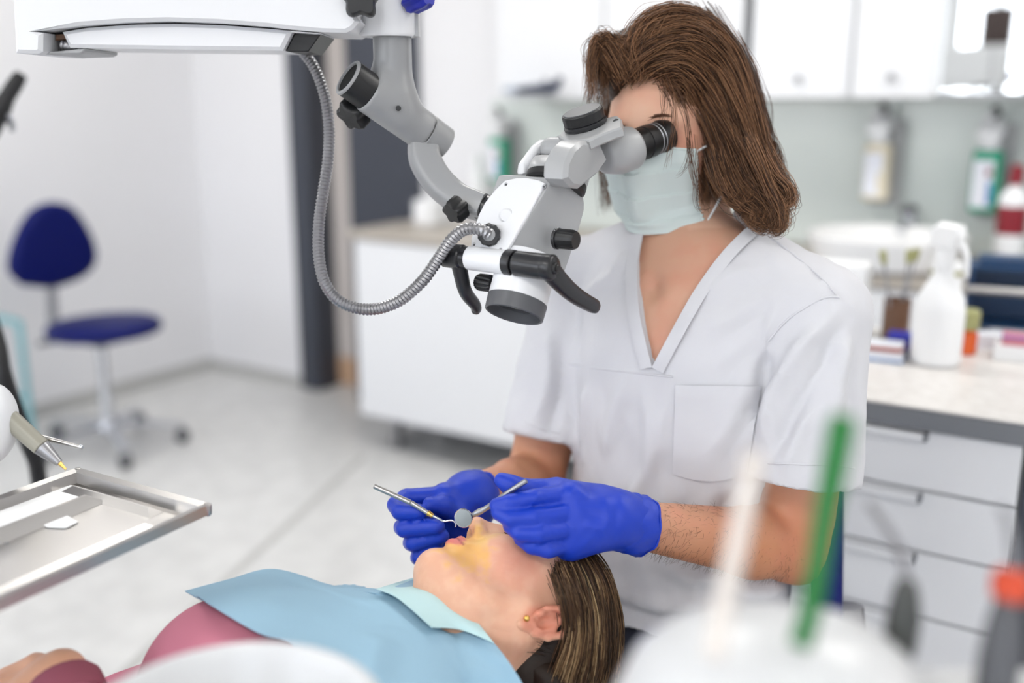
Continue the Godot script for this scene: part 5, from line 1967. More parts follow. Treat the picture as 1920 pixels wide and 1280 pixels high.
func build_mask(o: Node3D, h: Field) -> void:
	var nu := 33
	var nv := 46
	var rad := []
	for v in nv:
		var y := lerpf(-0.006, -0.11, v / (nv - 1.0))
		var row := []
		for u in nu:
			var phi := lerpf(-1.0, 1.0, u / (nu - 1.0)) * lerpf(0.8, 0.9, v / (nv - 1.0))
			var yy := y + 0.012 * (1.0 - absf(phi)) * (1.0 - v / (nv - 1.0)) + (0.008 * absf(phi) * v / (nv - 1.0))
			var dir := Vector3(sin(phi), 0, cos(phi))
			var r := 0.17
			for q in 24:
				var e := h.d(man_head * (Vector3(0, yy, 0.012) + dir * r))
				if e < 0.0005:
					break
				r -= e * 0.85
				if r < 0.02:
					break
			row.append([r, yy, dir, phi])
		rad.append(row)
	for v in range(1, nv):
		for u in nu:
			rad[v][u][0] = maxf(rad[v][u][0], rad[v - 1][u][0] * (0.994 if v < nv - 9 else 0.982))
	for pass_n in 3:
		for v in nv:
			for u in range(1, nu - 1):
				rad[v][u][0] = maxf(rad[v][u][0], (rad[v][u - 1][0] + rad[v][u + 1][0]) / 2)
	var cols := []
	for u in nu:
		var col := []
		for v in nv:
			var q = rad[v][u]
			var t := v / (nv - 1.0)
			var pleat := 0.0042 * pow(1.0 - fposmod(t * 3.4 + 0.25 * absf(q[3]), 1.0), 1.5) * (1.0 if t > 0.15 and t < 0.92 else 0.2) * (1.0 - 0.5 * absf(q[3]))
			col.append(man_head * (Vector3(0, q[1], 0.012) + q[2] * (q[0] + 0.003 + pleat)))
		cols.append(col)
	cols.reverse()
	var s := Shape.new()
	sheet_of(s, cols, 0.0016)
	var m := grain(paint("mask_fleece", Color(0.84, 0.885, 0.875), 0.85, 0.0, 0.2), 0.01, 0.005, 0.12)
	m.backlight_enabled = true
	m.backlight = Color(0.12, 0.13, 0.13)
	var mask := part(s, "face_mask", m, o, 60)
	s = Shape.new()
	var edge := []
	for u in nu:
		edge.append(cols[u][0] + (EYE - cols[u][0]).normalized() * 0.0006)
	tube(s, edge, 0.0017, 6)
	part(s, "top_hem", m, mask, 60)
	s = Shape.new()
	var near: Array = cols[0] if (cols[0][0] as Vector3).distance_to(EYE) < (cols[-1][0] as Vector3).distance_to(EYE) else cols[-1]
	for k in range(1, near.size() - 2, 2):
		tube(s, [near[k], near[k] + (near[k + 1] - near[k]) * 0.9], 0.0021, 6)
	part(s, "side_hem", m, mask, 60)
	for q in [[near[1], 0.02], [near[-3], -0.012]]:
		s = Shape.new()
		var e: Vector3 = man_head * Vector3(0.082, q[1], -0.016)
		tube(s, spline([q[0], (q[0] as Vector3).lerp(e, 0.5) + man_head.basis.x * 0.006, e], 5), 0.0016, 8)
		part(s, "ear_loop", M.plastic_white, mask, 60)

func hair_of(called: String) -> StandardMaterial3D:
	if M.has(called):
		return M[called]
	var m := paint(called, Color.WHITE, 0.5, 0.0, 0.38)
	m.vertex_color_use_as_albedo = true
	return m

func strands(s: Shape, guides: Array, each: int, spread: float, r: float, dark: Color, light: Color, per := 5, wave := 0.0, tip := 0.35) -> void:   # a lock of hairs round each guide
	for g in guides:
		var line: Array = spline(g, per) if per > 1 else g
		var n := line.size()
		for k in each:
			var o := Vector3(rng.randfn(0, 1), rng.randfn(0, 1), rng.randfn(0, 1)) * spread * 0.5
			var ph := rng.randf() * TAU
			var fq := rng.randf_range(3.0, 7.0)
			var side := Vector3(rng.randfn(0, 1), rng.randfn(0, 1) * 0.5, rng.randfn(0, 1)).normalized()
			var from := int(rng.randf() * rng.randf() * n * 0.4)
			var to := n - int(rng.randf() * rng.randf() * n * 0.45)
			if to - from < 3:
				continue
			var pts := []
			var rr := []
			for j in range(from, to):
				var t := float(j) / (n - 1)
				var at_tip := float(j - from) / maxi(to - from - 1, 1)
				pts.append(line[j] + o * lerpf(1.0, tip, t) + side * wave * sin(fq * t * TAU * 0.5 + ph) * t)
				rr.append(r * (1.0 - 0.75 * at_tip * at_tip))
			var first := s.v.size()
			tube(s, pts, rr, 3, false)
			var c := dark.lerp(light, pow(rng.randf(), 1.5))
			for q in s.v.size() - first:
				s.c.append(c)

func build_man_hair(o: Node3D) -> void:
	# a dense core under the locks
	var f := Field.new()
	f.xf = man_head
	f.ball(Vector3(0, 0.062, -0.016), Vector3(0.086, 0.088, 0.104), 0.03)
	f.ball(Vector3(0.01, 0.11, 0.02), Vector3(0.07, 0.05, 0.075), 0.03)
	f.ball(Vector3(-0.035, 0.1, 0.07), Vector3(0.035, 0.035, 0.035), 0.03)
	for s in [-1.0, 1.0]:
		f.bone(Vector3(s * 0.07, 0.06, -0.03), Vector3(s * 0.074, -0.045, -0.045), 0.032, 0.026, 0.03)
		f.bone(Vector3(s * 0.05, 0.02, -0.085), Vector3(s * 0.055, -0.055, -0.085), 0.04, 0.03, 0.03)
	f.bone(Vector3(0, 0.04, -0.095), Vector3(0, -0.055, -0.09), 0.035, 0.028, 0.03)
	f.ball(Vector3(0, -0.04, 0.11), Vector3(0.085, 0.12, 0.095), 0.012, 1)
	f.ball(Vector3(0.01, 0.055, 0.13), Vector3(0.064, 0.04, 0.07), 0.012, 1)
	var s := Shape.new()
	var c := man_head.origin
	net(f, c - Vector3(0.19, 0.19, 0.19), c + Vector3(0.19, 0.2, 0.19), 0.005, s)
	var n := FastNoiseLite.new()
	n.frequency = 60.0
	n.seed = 2
	var nn := s.normals()
	for k in s.v.size():
		var p := s.v[k]
		s.v[k] += nn[k] * (0.004 * n.get_noise_3d(p.x, p.y * 0.25, p.z))
		s.c.append(lin(58, 40, 31))
	var hair := part(s, "hair", hair_of("man_hair"), o, 180)
	# locks: paths in pixels of the photograph, laid over the core
	rng.seed = 7
	var paths := [
		[[1150, 120], [1130, 95], [1122, 80], [1135, 72], [1155, 90], [1170, 130]],
		[[1165, 140], [1140, 100], [1128, 86], [1118, 110], [1116, 150], [1112, 196]],
		[[1175, 138], [1150, 96], [1132, 78], [1120, 100], [1120, 140], [1124, 190]],
		[[1180, 140], [1165, 105], [1150, 84], [1160, 78], [1180, 100], [1200, 130]],
		[[1200, 128], [1190, 90], [1205, 50], [1240, 22], [1290, 18], [1340, 45], [1372, 95]],
		[[1205, 130], [1210, 80], [1240, 40], [1290, 32], [1350, 70], [1390, 140], [1412, 220]],
		[[1185, 138], [1205, 100], [1250, 62], [1310, 60], [1365, 110], [1405, 190], [1430, 280], [1440, 350]],
		[[1170, 145], [1200, 115], [1255, 85], [1315, 95], [1365, 160], [1400, 250], [1425, 330], [1430, 400]],
		[[1195, 142], [1235, 112], [1285, 110], [1335, 160], [1370, 240], [1395, 320], [1412, 380], [1400, 410]],
		[[1220, 140], [1260, 125], [1300, 145], [1335, 205], [1358, 280], [1378, 340], [1398, 385]],
		[[1240, 142], [1275, 145], [1303, 185], [1325, 240], [1342, 300], [1355, 345], [1372, 375]],
		[[1250, 146], [1275, 175], [1292, 215], [1305, 255], [1318, 300], [1328, 345], [1322, 385]],
		[[1258, 150], [1280, 200], [1298, 250], [1305, 300], [1312, 340], [1318, 380]],
		[[1230, 70], [1280, 50], [1335, 75], [1380, 140], [1412, 220], [1437, 300], [1452, 350], [1440, 390], [1425, 380]],
		[[1250, 40], [1310, 35], [1365, 80], [1400, 150], [1425, 230], [1448, 310], [1465, 345], [1462, 380], [1448, 400]],
		[[1330, 60], [1380, 120], [1412, 200], [1440, 280], [1460, 330], [1470, 360], [1455, 372], [1452, 350]],
		[[1300, 160], [1350, 230], [1390, 310], [1410, 360], [1425, 400], [1450, 425], [1462, 405], [1455, 390]],
		[[1320, 180], [1370, 260], [1400, 340], [1398, 385], [1412, 410], [1430, 400], [1425, 382]],
		[[1340, 240], [1372, 310], [1385, 360], [1400, 400], [1420, 412], [1440, 395], [1436, 370]],
		[[1310, 200], [1340, 270], [1355, 330], [1372, 370], [1395, 395], [1410, 385]],
		[[1290, 130], [1340, 190], [1380, 270], [1408, 340], [1420, 380]],
		[[1280, 90], [1340, 130], [1385, 210], [1418, 300], [1436, 350]],
		[[1262, 155], [1290, 230], [1312, 290], [1330, 330], [1345, 372]],
		[[1380, 300], [1402, 345], [1430, 372], [1452, 398], [1440, 424], [1418, 414], [1424, 398]],
		[[1350, 300], [1370, 350], [1392, 382], [1416, 402], [1408, 420], [1392, 412]],
		[[1420, 280], [1445, 325], [1470, 352], [1474, 376], [1456, 386], [1446, 372]],
		[[1340, 290], [1352, 335], [1366, 362], [1384, 378], [1402, 372], [1398, 360]],
		[[1400, 260], [1428, 320], [1446, 360], [1462, 392], [1466, 420], [1454, 430], [1446, 420]],
	]
	var locks := []
	for path in paths:
		for k in 3:
			var g := []
			var jx := rng.randf_range(-9, 9)
			var jy := rng.randf_range(-7, 7)
			for j in path.size():
				var t: float = float(j) / (path.size() - 1)
				var p := hit(f, path[j][0] + jx * (0.4 + t), path[j][1] + jy, 0.9, 1.34)
				if p.distance_to(EYE) > 1.33:
					var back: float = (g[-1] as Vector3).distance_to(EYE) if g.size() else 1.26
					p = EYE + (p - EYE).normalized() * back
				g.append(p + (EYE - p).normalized() * rng.randf_range(0.0, 0.007))
			locks.append(g)
	s = Shape.new()
	strands(s, locks, 84, 0.013, 0.00036, lin(52, 36, 27), lin(172, 126, 92), 5, 0.0045, 0.45)
	# the far side and the back, so that the head is covered all round
	locks.clear()
	for k in 60:
		var an := rng.randf_range(1.2, 5.2)
		var g := []
		for t in [0.0, 0.2, 0.45, 0.7, 1.0]:
			var y := lerpf(0.15, -0.1, t)
			var r: float = 0.03 + 0.075 * sin(minf(t * 2.6, PI / 2)) + 0.012 * t
			g.append(man_head * Vector3(sin(an) * r * 0.92, y, cos(an) * r * 1.08 - 0.02))
		locks.append(g)
	strands(s, locks, 22, 0.016, 0.0005, lin(54, 37, 28), lin(130, 90, 64), 4, 0.005, 0.5)
	# loose single hairs
	locks.clear()
	for path in [[[1245, 150], [1262, 200], [1258, 260], [1250, 320]], [[1255, 150], [1285, 220], [1290, 300], [1268, 335]], [[1240, 145], [1248, 190], [1240, 235]], [[1300, 250], [1302, 320], [1312, 390], [1330, 388]], [[1290, 260], [1305, 340], [1330, 400]], [[1170, 60], [1185, 40], [1215, 20], [1260, 8]], [[1380, 60], [1420, 130], [1432, 200]], [[1440, 240], [1462, 300], [1462, 340]], [[1455, 330], [1475, 350], [1468, 390]]]:
		for k in 5:
			var g := []
			for q in path:
				g.append(at(q[0] + rng.randf_range(-6, 6), q[1] + rng.randf_range(-5, 5), 1.19 + 0.05 * clampf((q[0] - 1250.0) / 200.0, 0.0, 1.0)))
			locks.append(g)
	strands(s, locks, 2, 0.004, 0.0003, lin(70, 46, 34), lin(140, 96, 66), 5, 0.002, 1.0)
	tag(part(s, "hair_strands", hair_of("man_hair"), hair, 180), "", "", "", "stuff")

var reach := 0.0

func g6(cx: float, cy: float, d: float) -> Vector3:   # pixels of a close view of the hands
	return at(680.0 + cx / 3.048, 860.0 + cy / 3.048, d + reach)

func build_gloves(o: Node3D, wr_l: Vector3, el_l: Vector3, wr_r: Vector3, el_r: Vector3) -> void:
	var m := grain(paint("nitrile_blue", Color(0.055, 0.215, 0.7), 0.4, 0.0, 0.45), 0.02, 0.012, 0.05)
	# near hand: the dentist's left, holding the mirror
	reach = 0.05
	var f := Field.new()
	f.size = 1.045
	var w := g6(1430, 340, 1.075)
	var mcp := [g6(1190, 205, 1.062), g6(1215, 300, 1.052), g6(1215, 395, 1.05), g6(1190, 480, 1.055)]
	for k in 4:
		f.bone(w, mcp[k], [0.022, 0.023, 0.023, 0.02][k], [0.0125, 0.0125, 0.012, 0.0115][k], 0.02)
	f.bone(mcp[0], mcp[3], 0.0115, 0.011, 0.015)
	f.bone(g6(1300, 430, 1.06), g6(1180, 500, 1.065), 0.018, 0.013, 0.02)
	f.chain([mcp[0], g6(985, 222, 1.045), g6(845, 250, 1.04), g6(765, 265, 1.045)], [0.0112, 0.0098, 0.0092, 0.0078], 0.0015)
	f.chain([mcp[1], g6(985, 335, 1.034), g6(850, 345, 1.032), g6(775, 310, 1.04)], [0.0112, 0.01, 0.0093, 0.0078], 0.0015)
	f.chain([mcp[2], g6(1010, 430, 1.03), g6(900, 425, 1.03), g6(840, 385, 1.038)], [0.011, 0.0097, 0.009, 0.0076], 0.0015)
	f.chain([mcp[3], g6(1060, 520, 1.036), g6(965, 500, 1.036), g6(900, 455, 1.042)], [0.0105, 0.009, 0.0084, 0.0074], 0.0015)
	f.chain([g6(1330, 240, 1.085), g6(1110, 182, 1.078), g6(905, 172, 1.068), g6(845, 150, 1.066), g6(795, 122, 1.066)], [0.019, 0.0135, 0.0108, 0.0104, 0.0085], 0.012)
	f.bone(w, wr_l, 0.0245, 0.03, 0.02)
	var s := Shape.new()
	net(f, w - Vector3(0.26, 0.13, 0.12), w + Vector3(0.12, 0.11, 0.14), 0.003, s)
	var folds := []
	for q in [[[1000, 268], [1100, 262], [1170, 250]], [[1000, 385], [1100, 360]], [[1380, 200], [1400, 330], [1360, 470]], [[1440, 190], [1455, 320], [1420, 490]], [[1330, 420], [1240, 520]], [[1230, 180], [1290, 220]], [[1010, 300], [1015, 360]], [[985, 200], [990, 250]], [[1180, 180], [1195, 220]], [[1260, 300], [1330, 330], [1390, 340]], [[1250, 380], [1320, 400], [1380, 390]]]:
		var line := []
		for p in q:
			line.append(hit(f, 680.0 + p[0] / 3.048, 860.0 + p[1] / 3.048, 0.8, 1.3))
		folds.append([line, 0.0012 if folds.size() % 3 else -0.0012, 0.0042])
	ripple(s, folds)
	var gl := part(s, "glove", m, o, 180)
	gl.set_meta("label", "glove on the near hand that holds the dental mirror")
	cuff_on(gl, g6(1370, 330, 1.077), wr_l, (el_l - wr_l).normalized(), m, 0.033, 0.0345)
	# far hand: the right, holding the probe
	reach = 0.09
	f = Field.new()
	f.size = 1.08
	w = g6(600, 265, 1.165)
	mcp = [g6(470, 215, 1.135), g6(500, 300, 1.145), g6(520, 380, 1.15), g6(530, 460, 1.155)]
	for k in 4:
		f.bone(w, mcp[k], 0.024, [0.0135, 0.0135, 0.013, 0.012][k], 0.02)
	f.bone(mcp[0], mcp[3], 0.012, 0.012, 0.015)
	f.chain([mcp[0], g6(250, 222, 1.122), g6(190, 262, 1.108), g6(215, 300, 1.094), g6(325, 300, 1.084)], [0.0122, 0.0104, 0.0099, 0.0098, 0.0086], 0.0015)
	f.chain([mcp[1], g6(300, 370, 1.13), g6(228, 390, 1.11), g6(240, 400, 1.095), g6(425, 385, 1.08)], [0.0122, 0.0104, 0.0099, 0.0098, 0.009], 0.0015)
	f.chain([mcp[2], g6(330, 470, 1.135), g6(278, 478, 1.115), g6(290, 480, 1.1), g6(452, 440, 1.086)], [0.0115, 0.01, 0.0095, 0.0094, 0.0086], 0.0015)
	f.chain([mcp[3], g6(370, 560, 1.14), g6(318, 562, 1.12), g6(325, 560, 1.108), g6(420, 505, 1.095)], [0.011, 0.0094, 0.009, 0.0088, 0.0078], 0.0015)
	f.chain([g6(620, 330, 1.16), g6(545, 310, 1.13), g6(455, 268, 1.112), g6(385, 262, 1.1)], [0.018, 0.0125, 0.0105, 0.009], 0.01)
	f.bone(w, wr_r, 0.0245, 0.029, 0.02)
	s = Shape.new()
	net(f, w - Vector3(0.19, 0.14, 0.1), w + Vector3(0.09, 0.1, 0.14), 0.003, s)
	folds.clear()
	for q in [[[560, 190], [600, 250], [640, 290]], [[590, 185], [625, 230], [660, 270]], [[420, 230], [450, 300]], [[460, 190], [440, 260]]]:
		var line := []
		for p in q:
			line.append(hit(f, 680.0 + p[0] / 3.048, 860.0 + p[1] / 3.048, 0.8, 1.3))
		folds.append([line, 0.0012, 0.0045])
	ripple(s, folds)
	gl = part(s, "glove", m, o, 180)
	gl.set_meta("label", "glove on the far hand that holds the probe")
	cuff_on(gl, w, wr_r, (el_r - wr_r).normalized(), m, 0.031, 0.0325)

func cuff_on(gl: Node3D, a: Vector3, b: Vector3, along: Vector3, m: Material, r0: float, r1: float) -> void:   # the slack sleeve of the glove with its rolled rim
	var s := Shape.new()
	var line := spline([a, a.lerp(b, 0.5), b, b + along * 0.012], 5)
	var rings := []
	var n := line.size()
	for k in n:
		var t := float(k) / (n - 1)
		var tan: Vector3 = (line[mini(k + 1, n - 1)] - line[maxi(k - 1, 0)]).normalized()
		var x := tan.cross(Vector3.UP).normalized()
		var y := x.cross(tan)
		var ring := PackedVector3Array()
		for j in 40:
			var an := TAU * j / 40
			var r := lerpf(r0 * 0.82, r1, smoothstep(0.0, 0.5, t)) + 0.0013 * sin(an * 5.0 + t * 9.0) * t + 0.0009 * sin(an * 9.0 - t * 14.0)
			ring.append(line[k] + (x * cos(an) + y * sin(an)) * r)
		rings.append(ring)
	if ((rings[0][1] - rings[0][0]) as Vector3).cross(rings[1][0] - rings[0][0]).dot(rings[0][0] - line[0]) < 0:
		for ring in rings:
			ring.reverse()
	loft(s, rings, false)
	var c := part(s, "cuff", m, gl, 180)
	s = Shape.new()
	var rim := []
	for p in rings[-1]:
		rim.append(p)
	rim.append(rim[0])
	tube(s, rim, 0.0012, 6)
	part(s, "rolled_rim", m, c, 180)


# ================================================================ the patient
const HER := 0.93         # her head is a little smaller than the dentist's
var her_head: Transform3D
var her_t: Transform3D      # x towards the feet, y up, z away from the camera; origin at the root of the neck

func build_patient() -> void:
	var turn := Basis(Vector3(0.4035, 0.341, 0.8491), Vector3(0.8725, 0.1363, -0.4693), Vector3(-0.2757, 0.9302, -0.2425))
	her_head = Transform3D((lens_basis * turn).orthonormalized().scaled_local(Vector3.ONE * HER), Vector3.ZERO)
	her_head.origin = at(1019, 1160, 1.075) - her_head.basis * Vector3(0.074, -0.004, -0.014)
	var axis := Vector3(-0.9, -0.05, 0.42).normalized()
	var tz := axis.cross(Vector3.UP).normalized()
	her_t = Transform3D(Basis(axis, tz.cross(axis), tz), at(800, 1215, 1.085))
	var o := thing("person", "reclined patient under a blue bib, yellow stain round the mouth, streaked long hair", "person", Vector3(her_t.origin.x - 0.3, 0, her_t.origin.z))
	# ---- skin
	var skin := skin_of("her_skin", 0.44)
	var h := Field.new()
	h.size = HER
	head_into(h, her_head, 0.96, 0.9)
	lips_into(h, her_head)
	ear_into(h, her_head, -1.0)
	h.xf = Transform3D()
	h.size = 1.0
	var nk: Vector3 = her_head * Vector3(0, -0.05, -0.022)
	var nb := her_t * Vector3(-0.01, -0.012, 0)
	h.bone(nk, nb, 0.05, 0.056, 0.028)
	h.bone(her_head * Vector3(0.0, -0.085, 0.035), her_t * Vector3(-0.01, 0.012, 0.0), 0.03, 0.022, 0.04)
	for e in [-1.0, 1.0]:
		h.bone(her_head * Vector3(e * 0.052, -0.03, -0.022), her_t * Vector3(0.01, 0.012, e * 0.02), 0.012, 0.008, 0.022)
	var s := Shape.new()
	var c := her_head.origin
	net(h, c + Vector3(-0.24, -0.17, -0.16), c + Vector3(0.16, 0.16, 0.17), 0.0032, s)
	var folds := []
	for q in [[[[893, 1040], [895, 1065], [893, 1092]], -0.0012, 0.004], [[[905, 1010], [915, 1030], [912, 1052], [900, 1062]], -0.0012, 0.004], [[[915, 1060], [925, 1072], [940, 1068]], -0.0008, 0.004],
			[[[860, 1120], [900, 1150], [960, 1160]], -0.0012, 0.006], [[[880, 1150], [920, 1180], [980, 1190]], -0.001, 0.005], [[[898, 1036], [890, 1030], [872, 1018]], -0.001, 0.0025]]:
		var line := []
		for p in q[0]:
			line.append(hit(h, p[0], p[1], 0.7, 1.3))
		folds.append([line, q[1], q[2]])
	ripple(s, folds)
	var n := FastNoiseLite.new()
	n.frequency = 45.0
	n.seed = 9
	for k in s.v.size():
		s.c.append(her_tone(s.v[k], n))
	# the near ear on a finer grid
	var eh := Field.new()
	eh.size = HER
	ear_into(eh, her_head, 1.0)
	var ec := her_head * Vector3(0.075, 0.0, -0.016)
	var es := Shape.new()
	net(eh, ec - Vector3.ONE * 0.05, ec + Vector3.ONE * 0.05, 0.0014, es)
	for k in es.v.size():
		es.c.append(her_tone(es.v[k], n))
	s.join(es)
	# torso and arms under the shirt
	var f := Field.new()
	f.xf = her_t
	f.ball(Vector3(0.14, -0.04, 0), Vector3(0.17, 0.09, 0.155), 0.04)
	f.ball(Vector3(0.46, -0.16, 0), Vector3(0.2, 0.075, 0.14), 0.04)
	for e in [-1.0, 1.0]:
		f.bone(Vector3(0.0, -0.03, 0), Vector3(0.05, -0.07, e * 0.145), 0.034, 0.036, 0.03)
		f.bone(Vector3(0.05, -0.06, e * 0.155), Vector3(0.31, -0.1, e * 0.2), 0.042, 0.034, 0.02)
	var wrist := at(112, 1268, 0.985)
	var knuck := at(52, 1275, 0.98)
	f.xf = Transform3D()
	f.bone(her_t * Vector3(0.31, -0.1, -0.2), wrist, 0.034, 0.025, 0.015)
	net(f, her_t.origin + Vector3(-0.75, -0.2, -0.3), her_t.origin + Vector3(0.12, 0.15, 0.35), 0.012, s)
	# the near hand, resting on the belly
	var hd := Field.new()
	var side := Vector3(0.1, 0.1, 1).normalized()
	var run := (knuck - wrist).normalized()
	for k in 4:
		var z := (k - 1.5) * 0.019
		var kn := knuck + side * z - Vector3(0, absf(z) * 0.15, 0)
		hd.bone(wrist, kn, 0.02, 0.0105, 0.015)
		var l: float = [0.036, 0.042, 0.04, 0.03][k]
		hd.chain([kn, kn + run * l + Vector3(0, -0.008, 0), kn + run * l * 1.6 + Vector3(0, -0.022, 0), kn + run * l * 1.95 + Vector3(0, -0.034, 0)], [0.0095, 0.0085, 0.0078, 0.0065], 0.003)
	hd.chain([wrist + side * -0.015, wrist + run * 0.035 - side * 0.036, wrist + run * 0.07 - side * 0.044 + Vector3(0, -0.012, 0)], [0.014, 0.0105, 0.0078], 0.008)
	net(hd, knuck + Vector3(-0.12, -0.09, -0.1), wrist + Vector3(0.05, 0.06, 0.1), 0.004, s)
	for k in range(s.c.size(), s.v.size()):
		s.c.append(lin(222, 170, 140))
	var body := part(s, "body", skin, o, 180)
	# ---- pink shirt
	var g := Field.new()
	g.xf = her_t
	g.ball(Vector3(0.14, -0.035, 0), Vector3(0.18, 0.1, 0.165), 0.04)
	g.ball(Vector3(0.2, 0.0, 0.075), Vector3(0.08, 0.07, 0.072), 0.05)
	g.ball(Vector3(0.2, 0.0, -0.075), Vector3(0.08, 0.07, 0.072), 0.05)
	g.ball(Vector3(0.45, -0.16, 0), Vector3(0.24, 0.085, 0.15), 0.05)
	for e in [-1.0, 1.0]:
		g.bone(Vector3(0.03, -0.01, 0), Vector3(0.05, -0.06, e * 0.16), 0.048, 0.052, 0.04)
		g.bone(Vector3(0.05, -0.06, e * 0.16), Vector3(0.31, -0.1, e * 0.205), 0.052, 0.045, 0.03)
	g.xf = Transform3D()
	g.cuff(her_t * Vector3(0.31, -0.1, -0.205), wrist + (her_t * Vector3(0.31, -0.1, -0.2) - wrist).normalized() * 0.012, 0.046, 0.033, 0.02)
	g.bone(nk, nb, 0.055, 0.062, 0.004, 1)
	s = Shape.new()
	net(g, her_t.origin + Vector3(-0.85, -0.2, -0.32), her_t.origin + Vector3(0.12, 0.16, 0.4), 0.008, s)
	var pink := grain(paint("pink_cotton", Color(0.78, 0.49, 0.56), 0.85, 0.0, 0.25), 0.014, 0.008, 0.08)
	var shirt := part(s, "shirt", pink, o, 180)
	s = Shape.new()
	var cd := (her_t * Vector3(0.31, -0.1, -0.2) - wrist).normalized()
	tube(s, [wrist + cd * 0.006, wrist + cd * 0.012, wrist + cd * 0.03, wrist + cd * 0.036], [0.0325, 0.0365, 0.038, 0.036], 24, false)
	part(s, "cuff", paint("maroon_knit", Color(0.56, 0.3, 0.36), 0.85), shirt, 60)
	# trousers
	f = Field.new()
	f.xf = her_t
	f.ball(Vector3(0.74, -0.06, 0), Vector3(0.16, 0.1, 0.17), 0.04)
	for e in [-1.0, 1.0]:
		f.bone(Vector3(0.78, -0.06, e * 0.09), Vector3(1.2, -0.04, e * 0.11), 0.085, 0.06, 0.03)
		f.bone(Vector3(1.2, -0.04, e * 0.11), Vector3(1.62, -0.1, e * 0.11), 0.058, 0.042, 0.02)
	s = Shape.new()
	net(f, her_t.origin + Vector3(-1.8, -0.35, -0.3), her_t.origin + Vector3(-0.5, 0.12, 0.5), 0.016, s)
	part(s, "trousers", M.dark_denim, o, 180)
	for e in [-1.0, 1.0]:
		s = Shape.new()
		var heel := her_t * Vector3(1.66, -0.12, e * 0.11)
		tube(s, [heel - her_t.basis.y * 0.03, heel, heel + her_t.basis.y * 0.12, heel + her_t.basis.y * 0.18], [0.03, 0.042, 0.042, 0.025], 14)
		part(s, "shoe", M.plastic_white, o, 60)
	# ---- earring
	s = Shape.new()
	var lobe := at(986.5, 1158, 1.0)
	lobe = hit(eh, 987.5, 1159, 0.7, 1.3)
	if lobe.distance_to(EYE) > 1.4:
		lobe = hit(h, 987.5, 1159, 0.7, 1.3)
	lathe(s, [Vector2(0, -0.0036), Vector2(0.0018, -0.0031), Vector2(0.0031, -0.0018), Vector2(0.0036, 0), Vector2(0.0031, 0.0018), Vector2(0.0018, 0.0031), Vector2(0, 0.0036)], Transform3D(Basis(), lobe + (EYE - lobe).normalized() * 0.0016), 20)
	tag(part(s, "ear_stud", M.gold, o, 60), "small gold ball stud in the ear lobe", "")
	# lashes of the closed near eye
	s = Shape.new()
	rng.seed = 31
	for k in 26:
		var t := k / 25.0
		var p := her_head * Vector3(lerpf(0.019, 0.044, t), 0.0085 - 0.004 * sin(t * PI), 0.0912 - 0.009 * t * t)
		tube(s, [p, p + her_head.basis * Vector3(0.001 + 0.002 * t, -0.004, 0.003), p + her_head.basis * Vector3(0.002 + 0.004 * t, -0.006, 0.006)], [0.0003, 0.00022, 0.0001], 4, false)
	tag(part(s, "eyelashes", M.black_plastic, o, 180), "", "", "", "stuff")
	build_her_hair(o)
	build_bib(g)

func her_tone(p: Vector3, n: FastNoiseLite) -> Color:
	var l := her_head.affine_inverse() * p
	var base := lin(229, 182, 154)
	var blot := n.get_noise_3d(p.x, p.y, p.z)
	base = base.lerp(lin(218, 160, 132), clampf(0.3 + blot, 0.0, 0.5))
	var cheek := exp(-(l - Vector3(0.052, -0.008, 0.055)).length_squared() / 0.0011)
	base = base.lerp(lin(214, 130, 112), 0.6 * cheek)
	# yellow disinfectant wiped round the mouth and over the lower cheek
	var mouth := (l - Vector3(0.012, -0.055, 0.09)) / Vector3(0.045, 0.034, 0.06)
	var wipe := smoothstep(1.15, 0.6, mouth.length() + blot * 0.7 + 0.12 * n.get_noise_3d(p.x * 4.0, p.y * 4.0, p.z * 4.0))
	base = base.lerp(lin(232, 178, 88), 0.72 * wipe)
	var under := (l - Vector3(0.03, -0.02, 0.085)) / Vector3(0.02, 0.024, 0.04)
	base = base.lerp(lin(236, 196, 122), 0.5 * smoothstep(1.1, 0.5, under.length() + blot * 0.4))
	# lips
	var ax := absf(l.x)
	if l.z > 0.086 and ax < 0.0255:
		var t := ax / 0.0255
		var up := -0.0445 - 0.010 * t * t + 0.0012 * cos(ax * 400.0)
		var low := -0.0672 + 0.0105 * t * t
		var inside := minf(up - l.y, l.y - low)
		base = base.lerp(lin(206, 112, 108), clampf(0.5 + inside / 0.0022, 0.0, 1.0) * 0.95)
		var gap := absf(l.y + 0.0553 + 0.0008 * cos(ax * 300.0))
		base = base.lerp(lin(128, 52, 50), 0.8 * exp(-gap * gap / 0.0000014) * (1.0 if inside > -0.001 else 0.0))
	# the ear is redder
	var ear := ((l - Vector3(0.08 * signf(l.x), 0.0, -0.018)) / Vector3(0.014, 0.036, 0.026)).length()
	base = base.lerp(lin(214, 128, 106), 0.7 * smoothstep(1.25, 0.8, ear))
	# nostrils
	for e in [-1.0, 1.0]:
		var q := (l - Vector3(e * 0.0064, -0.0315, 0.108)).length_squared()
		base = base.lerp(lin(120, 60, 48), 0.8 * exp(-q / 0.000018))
	return base

